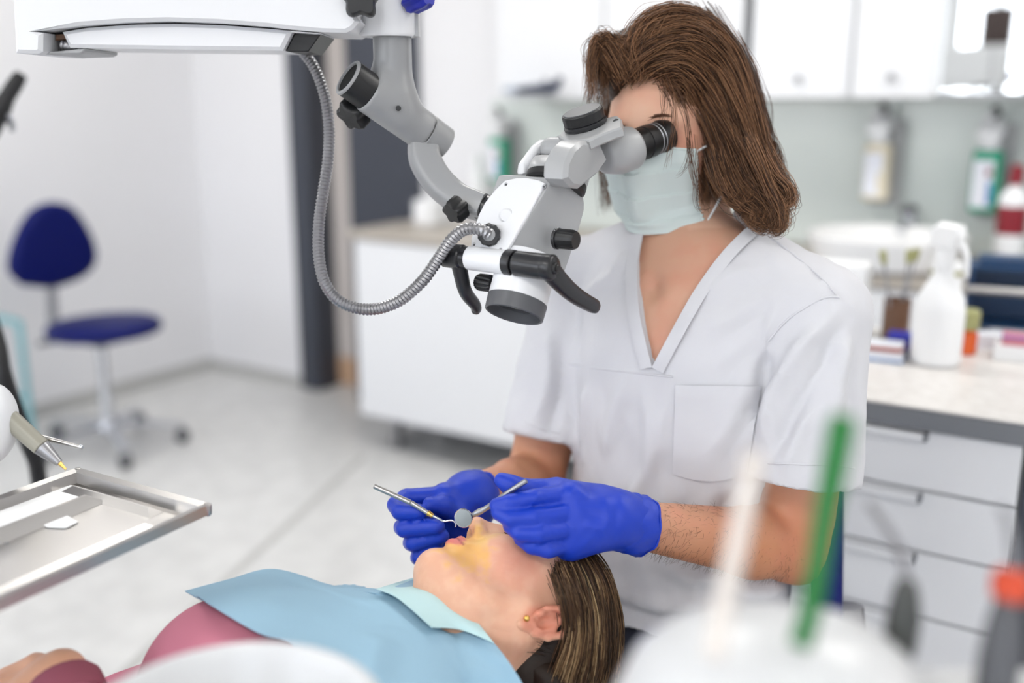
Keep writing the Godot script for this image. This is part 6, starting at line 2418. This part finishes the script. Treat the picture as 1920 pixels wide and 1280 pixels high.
func build_her_hair(o: Node3D) -> void:
	# skull cap of hair, then the fall of long straight hair over the headrest
	var f := Field.new()
	f.xf = her_head
	f.size = HER
	f.ball(Vector3(0, 0.052, -0.012), Vector3(0.077, 0.079, 0.096), 0.02)
	f.bone(Vector3(0.0, -0.01, -0.07), Vector3(0, 0.04, -0.08), 0.045, 0.04, 0.02)
	f.ball(Vector3(0, 0.0, 0.1), Vector3(0.085, 0.085, 0.085), 0.008, 1)
	f.ball(Vector3(0.085, -0.012, 0.004), Vector3(0.03, 0.04, 0.034), 0.008, 1)
	f.ball(Vector3(-0.085, -0.012, 0.004), Vector3(0.03, 0.04, 0.034), 0.008, 1)
	var s := Shape.new()
	var c := her_head.origin
	net(f, c - Vector3(0.17, 0.17, 0.17), c + Vector3(0.19, 0.17, 0.17), 0.0045, s)
	# the thick inner part of the fall
	var rows := []
	for q in [[[1064, 1090], [1118, 1066], 1.14, 0.03], [[1080, 1150], [1144, 1130], 1.14, 0.035], [[1066, 1220], [1148, 1210], 1.14, 0.03], [[1044, 1290], [1142, 1290], 1.13, 0.026], [[1034, 1360], [1132, 1360], 1.12, 0.02], [[1034, 1430], [1120, 1430], 1.115, 0.008]]:
		var a := at(q[0][0], q[0][1], q[2])
		var b := at(q[1][0], q[1][1], q[2] + 0.02)
		var x := (b - a) / 2
		rows.append(oval((a + b) / 2, x, (EYE - a).normalized() * q[3], 24, 2.4))
	var e := Shape.new()
	for r in rows:
		r.reverse()
	rows.reverse()
	loft(e, rows)
	s.join(e)
	# nape hair spread over the headrest under the ear
	e = Shape.new()
	rows.clear()
	for q in [[925, 1215, 0.012], [960, 1218, 0.03], [1000, 1225, 0.045], [1040, 1235, 0.05], [1080, 1240, 0.04]]:
		rows.append(oval(at(q[0], q[1] + 20, 1.135), lens_basis * Vector3(0, 1, 0) * q[2] * 0.7, lens_basis * Vector3(0, 0, 1) * q[2] * 1.3, 20, 2.2))
	loft(e, rows)
	s.join(e)
	for k in s.v.size():
		s.c.append(lin(36, 27, 21))
	var hair := part(s, "hair", hair_of("her_hair"), o, 180)
	rng.seed = 17
	var guides := [
		[[1044, 1075], [1056, 1112], [1066, 1160], [1064, 1205], [1046, 1250], [1024, 1310], [1014, 1380], [1010, 1440]],
		[[1052, 1060], [1068, 1110], [1080, 1160], [1077, 1220], [1058, 1285], [1045, 1360], [1040, 1430]],
		[[1062, 1050], [1084, 1100], [1098, 1160], [1097, 1230], [1084, 1300], [1075, 1370], [1070, 1440]],
		[[1085, 1042], [1112, 1092], [1126, 1160], [1125, 1230], [1114, 1300], [1104, 1370], [1100, 1440]],
		[[1108, 1038], [1144, 1085], [1162, 1160], [1162, 1230], [1150, 1300], [1136, 1370], [1128, 1440]],
	]
	var locks := []
	for k in 110:
		var u := rng.randf() * 3.999
		var a: Array = guides[int(u)]
		var b: Array = guides[int(u) + 1]
		var t := u - int(u)
		var g := []
		var deep := rng.randf_range(0.0, 0.02)
		for j in 7:
			var px := lerpf(a[j][0], b[j][0], t) + rng.randf_range(-3, 3)
			var py := lerpf(a[j][1], b[j][1], t)
			var d := lerpf(1.075, 1.09, t) + deep + 0.012 * int(u)
			d -= 0.012 * sin(clampf(j / 3.0, 0.0, 1.0) * PI)
			if j == 0:
				d += 0.012
			var over := hit(f, px, py, 0.9, 1.3)
			var ed := (lens_basis.inverse() * (over - EYE)).z * -1.0
			g.append(at(px, py, minf(d, ed - 0.003 - deep * 0.3) if ed < 1.24 else d))
		locks.append(g)
	s = Shape.new()
	strands(s, locks, 34, 0.008, 0.00042, lin(34, 25, 19), lin(112, 84, 60), 5, 0.0014, 0.7)
	var streaks := []
	for k in 26:
		var pick := []
		for p in locks[int(rng.randf() * locks.size())]:
			pick.append(p + (EYE - p).normalized() * 0.005)
		streaks.append(pick)
	strands(s, streaks, 22, 0.0035, 0.00042, lin(150, 118, 84), lin(206, 176, 132), 5, 0.001, 0.7)
	locks.clear()
	for k in 40:                       # nape hair combed out below the ear
		var y := rng.randf_range(1206, 1262)
		var g := []
		for j in 5:
			g.append(at(930.0 + j * 30 + rng.randf_range(-5, 5) - (y - 1206) * 0.2, y + j * 3 - 12.0 * sin(j / 4.0 * PI), 1.086 + 0.012 * rng.randf() + 0.012 * absf(j - 2.5)))
		locks.append(g)
	strands(s, locks, 18, 0.012, 0.00042, lin(36, 27, 22), lin(84, 64, 48), 4, 0.001, 0.8)
	locks.clear()
	for k in 26:                       # fine hair at the temple, in front of the ear
		var x := rng.randf_range(1034, 1066)
		locks.append([hit(f, x, 1075 - (x - 1034) * 0.6, 0.8, 1.14), at(x + 10, 1098, 1.078), at(x + 22, 1130, 1.07), at(x + 28, 1170, 1.074)])
	strands(s, locks, 12, 0.006, 0.0004, lin(52, 38, 30), lin(112, 84, 60), 4, 0.001, 0.8)
	tag(part(s, "hair_strands", hair_of("her_hair"), hair, 180), "", "", "", "stuff")

func lay(g: Field, q: Array, lift: float) -> Vector3:   # a point of a cloth that lies on the shirt; where it hangs free, at its own depth
	var dir := (at(q[0], q[1], 1.0) - EYE)
	var t := 0.8
	for k in 80:
		var e := g.d(EYE + dir * t) - lift
		if e < 0.0004 or t > 1.5:
			break
		t += e * 0.7
	return EYE + dir * (t if t < 1.5 else float(q[2]))

func build_bib(g: Field) -> void:
	var o := thing("dental_bib", "light blue paper bib draped over the patient's chest", "bib", at(700, 1190, 1.05))
	var paper := grain(paint("bib_paper", Color(0.6, 0.735, 0.815), 0.75, 0.0, 0.3), 0.012, 0.008, 0.1)
	paper.backlight_enabled = true
	paper.backlight = Color(0.1, 0.12, 0.13)
	var rows := []
	for r in [
		[[347, 1108, 1.225], [430, 1086, 1.21], [515, 1067, 1.2], [625, 1098, 1.19], [700, 1110, 1.185], [792, 1080, 1.175]],
		[[388, 1130, 1.15], [480, 1108, 1.145], [560, 1094, 1.135], [660, 1116, 1.13], [750, 1122, 1.135], [838, 1108, 1.12]],
		[[484, 1186, 1.085], [545, 1160, 1.08], [635, 1140, 1.075], [720, 1146, 1.075], [810, 1146, 1.085], [884, 1160, 1.075]],
		[[546, 1203, 1.05], [602, 1188, 1.045], [682, 1186, 1.04], [765, 1186, 1.045], [850, 1190, 1.05], [930, 1210, 1.04]],
		[[562, 1262, 1.015], [622, 1258, 1.01], [702, 1262, 1.005], [785, 1246, 1.012], [870, 1248, 1.01], [960, 1250, 1.0]],
		[[570, 1340, 0.995], [642, 1345, 0.985], [722, 1340, 0.985], [805, 1325, 0.99], [890, 1318, 0.985], [984, 1292, 0.98]],
		[[575, 1430, 0.99], [650, 1430, 0.98], [730, 1430, 0.98], [812, 1420, 0.985], [900, 1400, 0.98], [1000, 1350, 0.975]],
	]:
		var line := []
		for q in r:
			line.append(lay(g, q, 0.007))
		rows.append(line)
	var back := []
	for p in rows[0]:
		back.append(p + Vector3(0, -0.045, -0.06))
	rows.push_front(back)
	var s := Shape.new()
	sheet(s, rows, 9, 0.0012)
	var folds := []
	for q in [[[[450, 1130], [540, 1110], [620, 1112]], 0.005, 0.008], [[[540, 1192], [640, 1156], [760, 1152], [880, 1172]], 0.008, 0.013], [[[640, 1195], [620, 1240], [600, 1290]], 0.007, 0.012], [[[780, 1190], [770, 1240], [780, 1290]], 0.005, 0.012], [[[840, 1200], [850, 1240], [880, 1280]], -0.005, 0.01], [[[710, 1190], [700, 1230], [690, 1290]], -0.007, 0.014], [[[880, 1215], [920, 1245], [955, 1262]], 0.004, 0.01], [[[640, 1102], [690, 1115], [740, 1125]], 0.002, 0.006]]:
		var line := []
		for p in q[0]:
			var best := 1e9
			var near := Vector3.ZERO
			for v in s.v:
				var w := lens_basis.inverse() * (v - EYE)
				var e := Vector2(960.0 - w.x / w.z * FOCAL - p[0], 640.0 + w.y / w.z * FOCAL - p[1]).length_squared()
				if e < best:
					best = e
					near = v
			line.append(near)
		folds.append([line, q[1], q[2]])
	var half := s.v.size() / 2
	var flat := s.v.duplicate()
	ripple(s, folds)
	for k in half:                       # nowhere inside the shirt
		var e := g.d(s.v[k])
		if e < 0.006:
			var q := s.v[k]
			var slope := Vector3(g.d(q + Vector3(0.002, 0, 0)) - e, g.d(q + Vector3(0, 0.002, 0)) - e, g.d(q + Vector3(0, 0, 0.002)) - e).normalized()
			s.v[k] = q + slope * (0.006 - e)
	for k in half:                       # both faces move together
		var lift := (s.v[k] - flat[k])
		s.v[k + half] = flat[k + half] + lift
	part(s, "sheet", paper, o, 50)
	# pale tissue collar along the neck
	rows.clear()
	for r in [
		[[706, 1104, 1.172], [752, 1090, 1.17], [796, 1078, 1.168]],
		[[738, 1116, 1.128], [790, 1108, 1.122], [842, 1104, 1.112]],
		[[772, 1142, 1.078], [825, 1142, 1.076], [886, 1156, 1.07]],
		[[810, 1176, 1.045], [862, 1180, 1.045], [926, 1205, 1.034]],
	]:
		var line := []
		for q in r:
			line.append(lay(g, q, 0.016))
		rows.append(line)
	s = Shape.new()
	sheet(s, rows, 10, 0.001)
	part(s, "tissue_collar", grain(paint("tissue", Color(0.75, 0.87, 0.88), 0.8, 0.0, 0.3), 0.01, 0.02, 0.06, FastNoiseLite.TYPE_CELLULAR), o, 50)

func build_patient_chair() -> void:
	var o := thing("dental_chair", "navy padded dental chair under the reclined patient", "chair", Vector3(her_t.origin.x - 0.7, 0, her_t.origin.z + 0.05))
	var hx := Transform3D(Basis(her_t.basis.x, her_t.basis.y, her_t.basis.z), her_t.origin)
	var s := Shape.new()
	var c := her_head.origin
	rbox(s, Vector3(0.2, 0.05, 0.24), 0.022, Transform3D(her_t.basis, Vector3(c.x - 0.035, c.y - 0.135, c.z)), true)
	part(s, "headrest", M.navy_vinyl, o, 60)
	s = Shape.new()
	tube(s, [Vector3(c.x - 0.06, c.y - 0.16, c.z), hx * Vector3(0.12, -0.21, 0)], 0.018, 12, true, 2.0)
	part(s, "headrest_post", M.satin_steel, o)
	s = Shape.new()
	rbox(s, Vector3(0.72, 0.09, 0.5), 0.035, hx * Transform3D(Basis(), Vector3(0.4, -0.19, 0)), true)
	part(s, "backrest", M.navy_vinyl, o, 60)
	s = Shape.new()
	rbox(s, Vector3(1.0, 0.09, 0.48), 0.035, hx * Transform3D(Basis(), Vector3(1.3, -0.21, 0)), true)
	part(s, "leg_rest", M.navy_vinyl, o, 60)
	s = Shape.new()
	var b := hx * Vector3(0.8, 0, 0)
	lathe(s, [Vector2(0.3, 0.0), Vector2(0.3, 0.04), Vector2(0.16, 0.08), Vector2(0.12, 0.4), Vector2(0.16, b.y - 0.3), Vector2(0.2, b.y - 0.27)], Transform3D(Basis(), Vector3(b.x, 0, b.z)), 36)
	part(s, "pedestal", M.device_white, o)


# ================================================================ instruments, tray and what stands close to the lens
func build_tools() -> void:
	# dental mirror in the near hand
	var o := thing("dental_mirror", "round dental mirror on a steel handle held in the near glove", "dental mirror", at(868, 972, 1.12))
	var disc := at(869, 971, 1.12)
	var face := (EYE - disc).normalized()
	face = (face + lens_basis * Vector3(-0.35, -0.18, 0.0)).normalized()
	var xf := frame(face, lens_basis * Vector3(1, 0.4, 0), disc)
	var s := Shape.new()
	lathe(s, [Vector2(0.009, -0.002), Vector2(0.0106, -0.0015), Vector2(0.011, 0.0004), Vector2(0.0104, 0.0012), Vector2(0.0098, 0.0006), Vector2(0.0, 0.0006)], xf, 36)
	part(s, "rim", M.chrome, o)
	s = Shape.new()
	lathe(s, [Vector2(0.0, 0.0007), Vector2(0.0097, 0.0007), Vector2(0.0, 0.0009)], xf, 36)
	part(s, "mirror_face", paint("mirror_face", Color(0.5, 0.52, 0.52), 0.3, 1.0), o)
	s = Shape.new()
	tube(s, spline([disc - face * 0.001 + lens_basis * Vector3(0.008, 0.002, 0), at(893, 962, 1.118), at(915, 950, 1.115), at(950, 925, 1.098), at(987, 901, 1.09)], 5), [0.0022, 0.0022, 0.0024, 0.0026, 0.003, 0.0034, 0.0036, 0.0036, 0.0032, 0.003, 0.003, 0.003, 0.003, 0.003, 0.003, 0.003, 0.003, 0.003, 0.003, 0.003, 0.0028], 12)
	part(s, "handle", M.satin_steel, o, 60)
	# hooked probe in the far hand
	o = thing("dental_probe", "thin hooked steel probe held in the far glove", "probe", at(770, 940, 1.165))
	s = Shape.new()
	rod(s, at(701, 911, 1.165), at(770, 942, 1.163), 0.0031, 0.0031, 0.0008, 16)
	rod(s, at(770, 942, 1.163), at(803, 962, 1.16), 0.0031, 0.0026, 0.0004, 16)
	part(s, "handle", M.brushed_steel, o)
	s = Shape.new()
	rod(s, at(802, 961.5, 1.16), at(812, 967, 1.158), 0.0036, 0.0026, 0.0006, 16)
	part(s, "collet", M.gold, o)
	s = Shape.new()
	tube(s, spline([at(811, 966.5, 1.158), at(822, 972, 1.157), at(832, 977, 1.155), at(843, 975.5, 1.155), at(851, 977, 1.155), at(855, 984, 1.155), at(853, 988, 1.155)], 5), [0.0017, 0.0017, 0.0016, 0.0016, 0.0015, 0.0015, 0.0014, 0.0014, 0.0013, 0.0013, 0.0012, 0.0012, 0.0012, 0.0011, 0.0011, 0.0011, 0.0011, 0.001, 0.001, 0.001, 0.001, 0.001, 0.0009, 0.0009, 0.0009, 0.0008, 0.0008, 0.0007, 0.0006, 0.0005, 0.0004], 8)
	part(s, "hook", M.chrome, o, 60)
	build_tray()

func build_tray() -> void:
	var h := 0.95
	var a := level(146, 876, h)      # far corner
	var b := level(396, 944, h)      # right corner
	var c := level(12, 1036, h)      # near corner
	var u := (b - a).normalized()
	var v := (c - b)
	v = (v - u * v.dot(u))
	var wide := (b - a).length()
	var long := 0.36
	v = v.normalized()
	# the tray is longer than what the picture shows; its far corner is a, u runs along the short side
	var w := v
	var xf := Transform3D(Basis(u, Vector3.UP, -(u.cross(Vector3.UP)) * -1.0), a)
	xf.basis = Basis(u, Vector3.UP, u.cross(Vector3.UP))
	if xf.basis.z.dot(w) < 0:
		xf.basis = Basis(u, Vector3.UP, -u.cross(Vector3.UP))
	long = maxf(0.3, (c - b).dot(w))
	var o := thing("instrument_tray", "shallow stainless steel instrument tray with sorting ribs at the lower left", "tray", a)
	var s := Shape.new()
	var p := func(x: float, y: float, z: float) -> Vector3: return xf * Vector3(x, y, z)
	# floor of the tray
	slab(s, Vector3(0.006, -0.014, 0.006), Vector3(wide - 0.006, -0.0128, long - 0.006), 0.0003, xf)
	part(s, "floor", M.brushed_steel, o)
	# sloped walls and rolled rim
	var rim := [[Vector3(0, 0, 0), Vector3(wide, 0, 0), Vector3(0, 0, 1)], [Vector3(wide, 0, 0), Vector3(wide, 0, long), Vector3(-1, 0, 0)], [Vector3(wide, 0, long), Vector3(0, 0, long), Vector3(0, 0, -1)], [Vector3(0, 0, long), Vector3(0, 0, 0), Vector3(1, 0, 0)]]
	for e in rim:
		s = Shape.new()
		var d: Vector3 = (e[1] - e[0]).normalized()
		var a0: Vector3 = e[0] + d * 0.004
		var b0: Vector3 = e[1] - d * 0.004
		var inn: Vector3 = e[2]
		var ring := func(q: Vector3) -> PackedVector3Array:
			return PackedVector3Array([xf * (q + Vector3(0, -0.011, 0)), xf * (q + Vector3(0, 0, 0)), xf * (q + inn * 0.0012 + Vector3(0, 0.0008, 0)), xf * (q + inn * 0.0095 + Vector3(0, -0.0012, 0)), xf * (q + inn * 0.0125 + Vector3(0, -0.0135, 0)), xf * (q + inn * 0.0115 + Vector3(0, -0.0135, 0)), xf * (q + inn * 0.0085 + Vector3(0, -0.0022, 0)), xf * (q + inn * 0.001 + Vector3(0, -0.0008, 0))])
		loft(s, [ring.call(a0), ring.call(b0)])
		part(s, "wall", M.brushed_steel, o, 30)
	for q in [Vector3(0.003, 0, 0.003), Vector3(wide - 0.003, 0, 0.003), Vector3(wide - 0.003, 0, long - 0.003), Vector3(0.003, 0, long - 0.003)]:
		s = Shape.new()
		lathe(s, [Vector2(0.002, -0.0132), Vector2(0.0044, -0.011), Vector2(0.0048, -0.001), Vector2(0.003, 0.0007), Vector2(0.0, 0.0008)], xf * Transform3D(Basis(), q), 16)
		part(s, "corner", M.brushed_steel, o, 60)
	# ribs: bent steel ridges that part the tray
	var ridge := func(x0: float, z0: float, x1: float, z1: float, hgt: float, half: float) -> void:
		var r := Shape.new()
		var aa := Vector3(x0, -0.0127, z0)
		var bb := Vector3(x1, -0.0127, z1)
		var dd := (bb - aa).normalized()
		var nn := Vector3(-dd.z, 0, dd.x) * half
		var tp := Vector3(0, hgt, 0)
		var rings := []
		for q in [[aa, 1.0], [bb, 1.0]]:
			var m: Vector3 = q[0] + (dd * hgt * 1.6 * (1.0 if q[0] == aa else -1.0))
			rings.append(PackedVector3Array([xf * (q[0] - nn), xf * (q[0] + nn), xf * (m + tp + nn * 0.12), xf * (m + tp - nn * 0.12)]))
		loft(r, rings)
		part(r, "rib", M.brushed_steel, o, 20)
	ridge.call(0.075, 0.03, 0.075, long - 0.02, 0.011, 0.014)
	ridge.call(wide - 0.028, 0.05, wide - 0.028, long - 0.03, 0.009, 0.009)
	ridge.call(0.02, 0.03, wide - 0.05, 0.03, 0.007, 0.009)
	# the arm that carries tray and holder, off to the left
	var post := xf * Vector3(wide * 0.4, -0.03, long * 0.5) + Vector3(-0.42, -0.02, -0.3)
	s = Shape.new()
	tube(s, spline([xf * Vector3(wide * 0.4, -0.024, long * 0.5), xf * Vector3(wide * 0.3, -0.034, long * 0.5), post, Vector3(post.x - 0.05, post.y - 0.06, post.z), Vector3(post.x - 0.05, 0.02, post.z)], 6), 0.013, 12)
	tube(s, spline([at(-24, 800, 1.1), at(-130, 830, 1.1), Vector3(post.x - 0.03, post.y - 0.1, post.z)], 6), 0.01, 10)
	part(s, "support_arm", M.satin_steel, o, 60)
	s = Shape.new()
	lathe(s, [Vector2(0.2, 0), Vector2(0.2, 0.02), Vector2(0.04, 0.045)], Transform3D(Basis(), Vector3(post.x - 0.05, 0, post.z)), 28)
	part(s, "support_foot", M.device_white, o)
	# paper liner and a folded scrap
	s = Shape.new()
	slab(s, Vector3(0.012, -0.0126, 0.02), Vector3(0.058, -0.0121, long - 0.02), 0.0002, xf)
	tag(part(s, "paper_liner", M.plastic_white), "white paper strip lining the back of the steel tray", "paper")
	s = Shape.new()
	var m0 := level(100, 976, h - 0.012)
	var l0 := xf.affine_inverse() * m0
	prism(s, PackedVector2Array([Vector2(-0.024, -0.012), Vector2(-0.004, -0.016), Vector2(0.026, -0.01), Vector2(0.028, 0.006), Vector2(0.01, 0.014), Vector2(-0.022, 0.01)]), 0.0012, xf * Transform3D(Basis(Vector3.RIGHT, PI / 2) , Vector3(l0.x, -0.0115, l0.z)), 0.0003)
	tag(part(s, "paper_scrap", M.plastic_white), "torn white paper scrap lying in the steel tray", "paper")
	# handpiece that leans over the far edge
	var g := thing("handpiece", "grey tipped dental handpiece in a white holder over the tray's far corner", "handpiece", at(60, 830, 1.1))
	s = Shape.new()
	rod(s, at(14, 782, 1.1), at(78, 838, 1.1), 0.0112, 0.0098, 0.001, 24)
	part(s, "barrel", paint("warm_grey", Color(0.6, 0.59, 0.54), 0.35), g)
	s = Shape.new()
	rod(s, at(78, 838, 1.1), at(112, 868, 1.1), 0.0095, 0.0042, 0.0008, 24)
	part(s, "nose", M.satin_steel, g)
	s = Shape.new()
	rod(s, at(111, 867, 1.1), at(124, 880, 1.1), 0.0026, 0.0012, 0.0004, 12)
	part(s, "tip", M.gold, g)
	s = Shape.new()
	var round_off := []
	for k in 17:
		var an := -PI / 2 + PI * k / 16.0
		round_off.append(Vector2(0.03 * cos(an), 0.046 * sin(an)))
	lathe(s, round_off, frame(at(10, 720, 1.1) - at(-2, 860, 1.1), Vector3.RIGHT, at(-20, 795, 1.1)), 36)
	part(s, "holder", M.device_white, g, 60)
	g = thing("steel_pick", "slim steel pick pointing right above the tray", "instrument", at(120, 832, 1.1))
	s = Shape.new()
	tube(s, [at(20, 808, 1.13), at(85, 822, 1.12), at(153, 838, 1.11)], [0.004, 0.0034, 0.0018], 12)
	part(s, "shaft", M.brushed_steel, g, 60)
	s = Shape.new()
	rod(s, at(149, 837, 1.1108), at(155, 838.4, 1.1098), 0.0024, 0.0022, 0.0005, 12)
	part(s, "ball_end", M.chrome, g)

func build_foreground() -> void:
	paint("console_white", Color(0.82, 0.825, 0.83), 0.3)
	# white bowl whose rim shows at the bottom, close to the lens
	var c := at(420, 1290, 0.62)
	c.y -= 0.05
	var o := thing("spittoon_bowl", "blurred white bowl rim at the bottom edge in front of the patient", "bowl", c - Vector3(0, 0.1, 0))
	var s := Shape.new()
	var rx := 0.105
	lathe(s, [Vector2(0.03, -0.075), Vector2(0.06, -0.06), Vector2(0.09, -0.02), Vector2(0.098, 0.02), Vector2(0.1, 0.024), Vector2(0.095, 0.026), Vector2(0.088, 0.018), Vector2(0.08, -0.015), Vector2(0.05, -0.05), Vector2(0.0, -0.06)], Transform3D(Basis(), c), 48)
	part(s, "bowl", M.console_white, o, 60)
	s = Shape.new()
	lathe(s, [Vector2(0.12, -c.y), Vector2(0.12, 0.03 - c.y), Vector2(0.045, 0.06 - c.y), Vector2(0.035, -0.2), Vector2(0.03, -0.074)], Transform3D(Basis(), c), 24)
	part(s, "stem", M.device_white, o)
	# rounded white console of the dental unit at the lower right
	c = at(1440, 1278, 0.55)
	o = thing("unit_console", "blurred white rounded console top at the lower right", "dental unit", c - Vector3(0, 0.2, 0))
	s = Shape.new()
	var rings := []
	for q in [[-c.y, 0.8], [-0.35, 1.0], [-0.06, 1.0], [-0.02, 0.97], [0.005, 0.86], [0.022, 0.66], [0.032, 0.4], [0.035, 0.1]]:
		rings.append(oval(c + Vector3(0.005, q[0], 0), Vector3(0.093, 0, 0) * q[1], Vector3(0, 0, -0.075) * q[1], 40, 2.4))
	loft(s, rings)
	part(s, "housing", M.console_white, o, 60)
	s = Shape.new()
	var wing := at(1790, 1345, 0.57)
	rbox(s, Vector3(0.2, 0.03, 0.07), 0.012, Transform3D(Basis(), Vector3(wing.x - 0.02, wing.y, wing.z)), true)
	part(s, "holder_bar", M.console_white, o, 60)
	# green suction tip
	suction("suction_tip", "green plastic suction tube rising from the console, out of focus", "green_tube", Color(0.0, 0.42, 0.14), [[1500, 1210], [1522, 1130], [1545, 980], [1565, 870], [1578, 800]], 0.5, [0.0055, 0.0055, 0.006, 0.007, 0.007])
	suction("saliva_ejector", "pale translucent suction tube in front of the dentist's sleeve, out of focus", "clear_tube", Color(0.9, 0.87, 0.83), [[1340, 1230], [1358, 1130], [1384, 1010], [1402, 920], [1412, 870]], 0.5, [0.0057, 0.0057, 0.0057, 0.0057, 0.0057])
	M.clear_tube.transparency = BaseMaterial3D.TRANSPARENCY_ALPHA
	M.clear_tube.albedo_color = Color(0.93, 0.9, 0.87, 0.62)
	M.clear_tube.roughness = 0.4
	# two handpieces standing in the console
	o = thing("turbine_handpiece", "dark slim handpiece with thin steel neck at the lower right, out of focus", "handpiece", at(1690, 1200, 0.6))
	s = Shape.new()
	tube(s, spline([at(1682, 1260, 0.6), at(1690, 1190, 0.6), at(1697, 1130, 0.6), at(1700, 1085, 0.6)], 4), [0.006, 0.007, 0.0085, 0.0095, 0.0098, 0.0098, 0.0096, 0.0092, 0.0086, 0.008, 0.007, 0.006, 0.004], 16)
	part(s, "body", paint("gunmetal", Color(0.25, 0.26, 0.25), 0.35), o, 60)
	s = Shape.new()
	tube(s, spline([at(1700, 1090, 0.6), at(1690, 1040, 0.6), at(1660, 985, 0.6), at(1630, 945, 0.6)], 4), 0.0028, 10)
	part(s, "neck", M.satin_steel, o, 60)
	o = thing("scaler_handpiece", "grey handpiece with orange ring at the right edge, out of focus", "handpiece", at(1880, 1250, 0.55))
	s = Shape.new()
	tube(s, [at(1862, 1330, 0.55), at(1876, 1230, 0.55), at(1886, 1160, 0.55), at(1890, 1120, 0.55)], [0.011, 0.0112, 0.009, 0.006], 18)
	part(s, "body", M.grey_plastic, o, 60)
	s = Shape.new()
	lathe(s, [Vector2(0.006, 0), Vector2(0.0105, 0.003), Vector2(0.0105, 0.014), Vector2(0.007, 0.018)], frame(at(1890, 1090, 0.55) - at(1886, 1140, 0.55), Vector3.RIGHT, at(1894, 1128, 0.55)), 24)
	part(s, "orange_ring", paint("orange_red", Color(0.8, 0.27, 0.12), 0.4), o)
	s = Shape.new()
	tube(s, spline([at(1894, 1095, 0.55), at(1898, 1040, 0.55), at(1890, 980, 0.55), at(1876, 952, 0.55)], 4), 0.0022, 10)
	part(s, "tip", M.satin_steel, o, 60)
	# the stool the dentist sits on
	var st := man(0.0, 0, -0.03) + Vector3(-0.035, 0, 0)
	stool(Vector3(st.x, 0, st.z), "navy blue operator stool the dentist sits on, backrest showing behind the elbow", 2.82, 0.49, 0.2, 0.72)

func suction(called: String, label: String, mat: String, col: Color, path: Array, d: float, rad: Array) -> void:
	var o := thing(called, label, "suction tube", at(path[0][0], path[0][1], d))
	var s := Shape.new()
	var pts := []
	for p in path:
		pts.append(at(p[0], p[1], d))
	var line := spline(pts, 6)
	var r := []
	for k in line.size():
		var t := float(k) / (line.size() - 1) * (rad.size() - 1)
		r.append(lerpf(rad[int(t)], rad[mini(int(t) + 1, rad.size() - 1)], t - int(t)))
	tube(s, line, r, 16)
	part(s, "tube", paint(mat, col, 0.35), o, 60)
	s = Shape.new()
	var dir: Vector3 = (line[-1] - line[-2]).normalized()
	rod(s, line[-1] - dir * 0.004, line[-1] + dir * 0.006, rad[-1] * 1.06, rad[-1] * 0.9, 0.001, 18)
	part(s, "end_cap", M[mat], o)
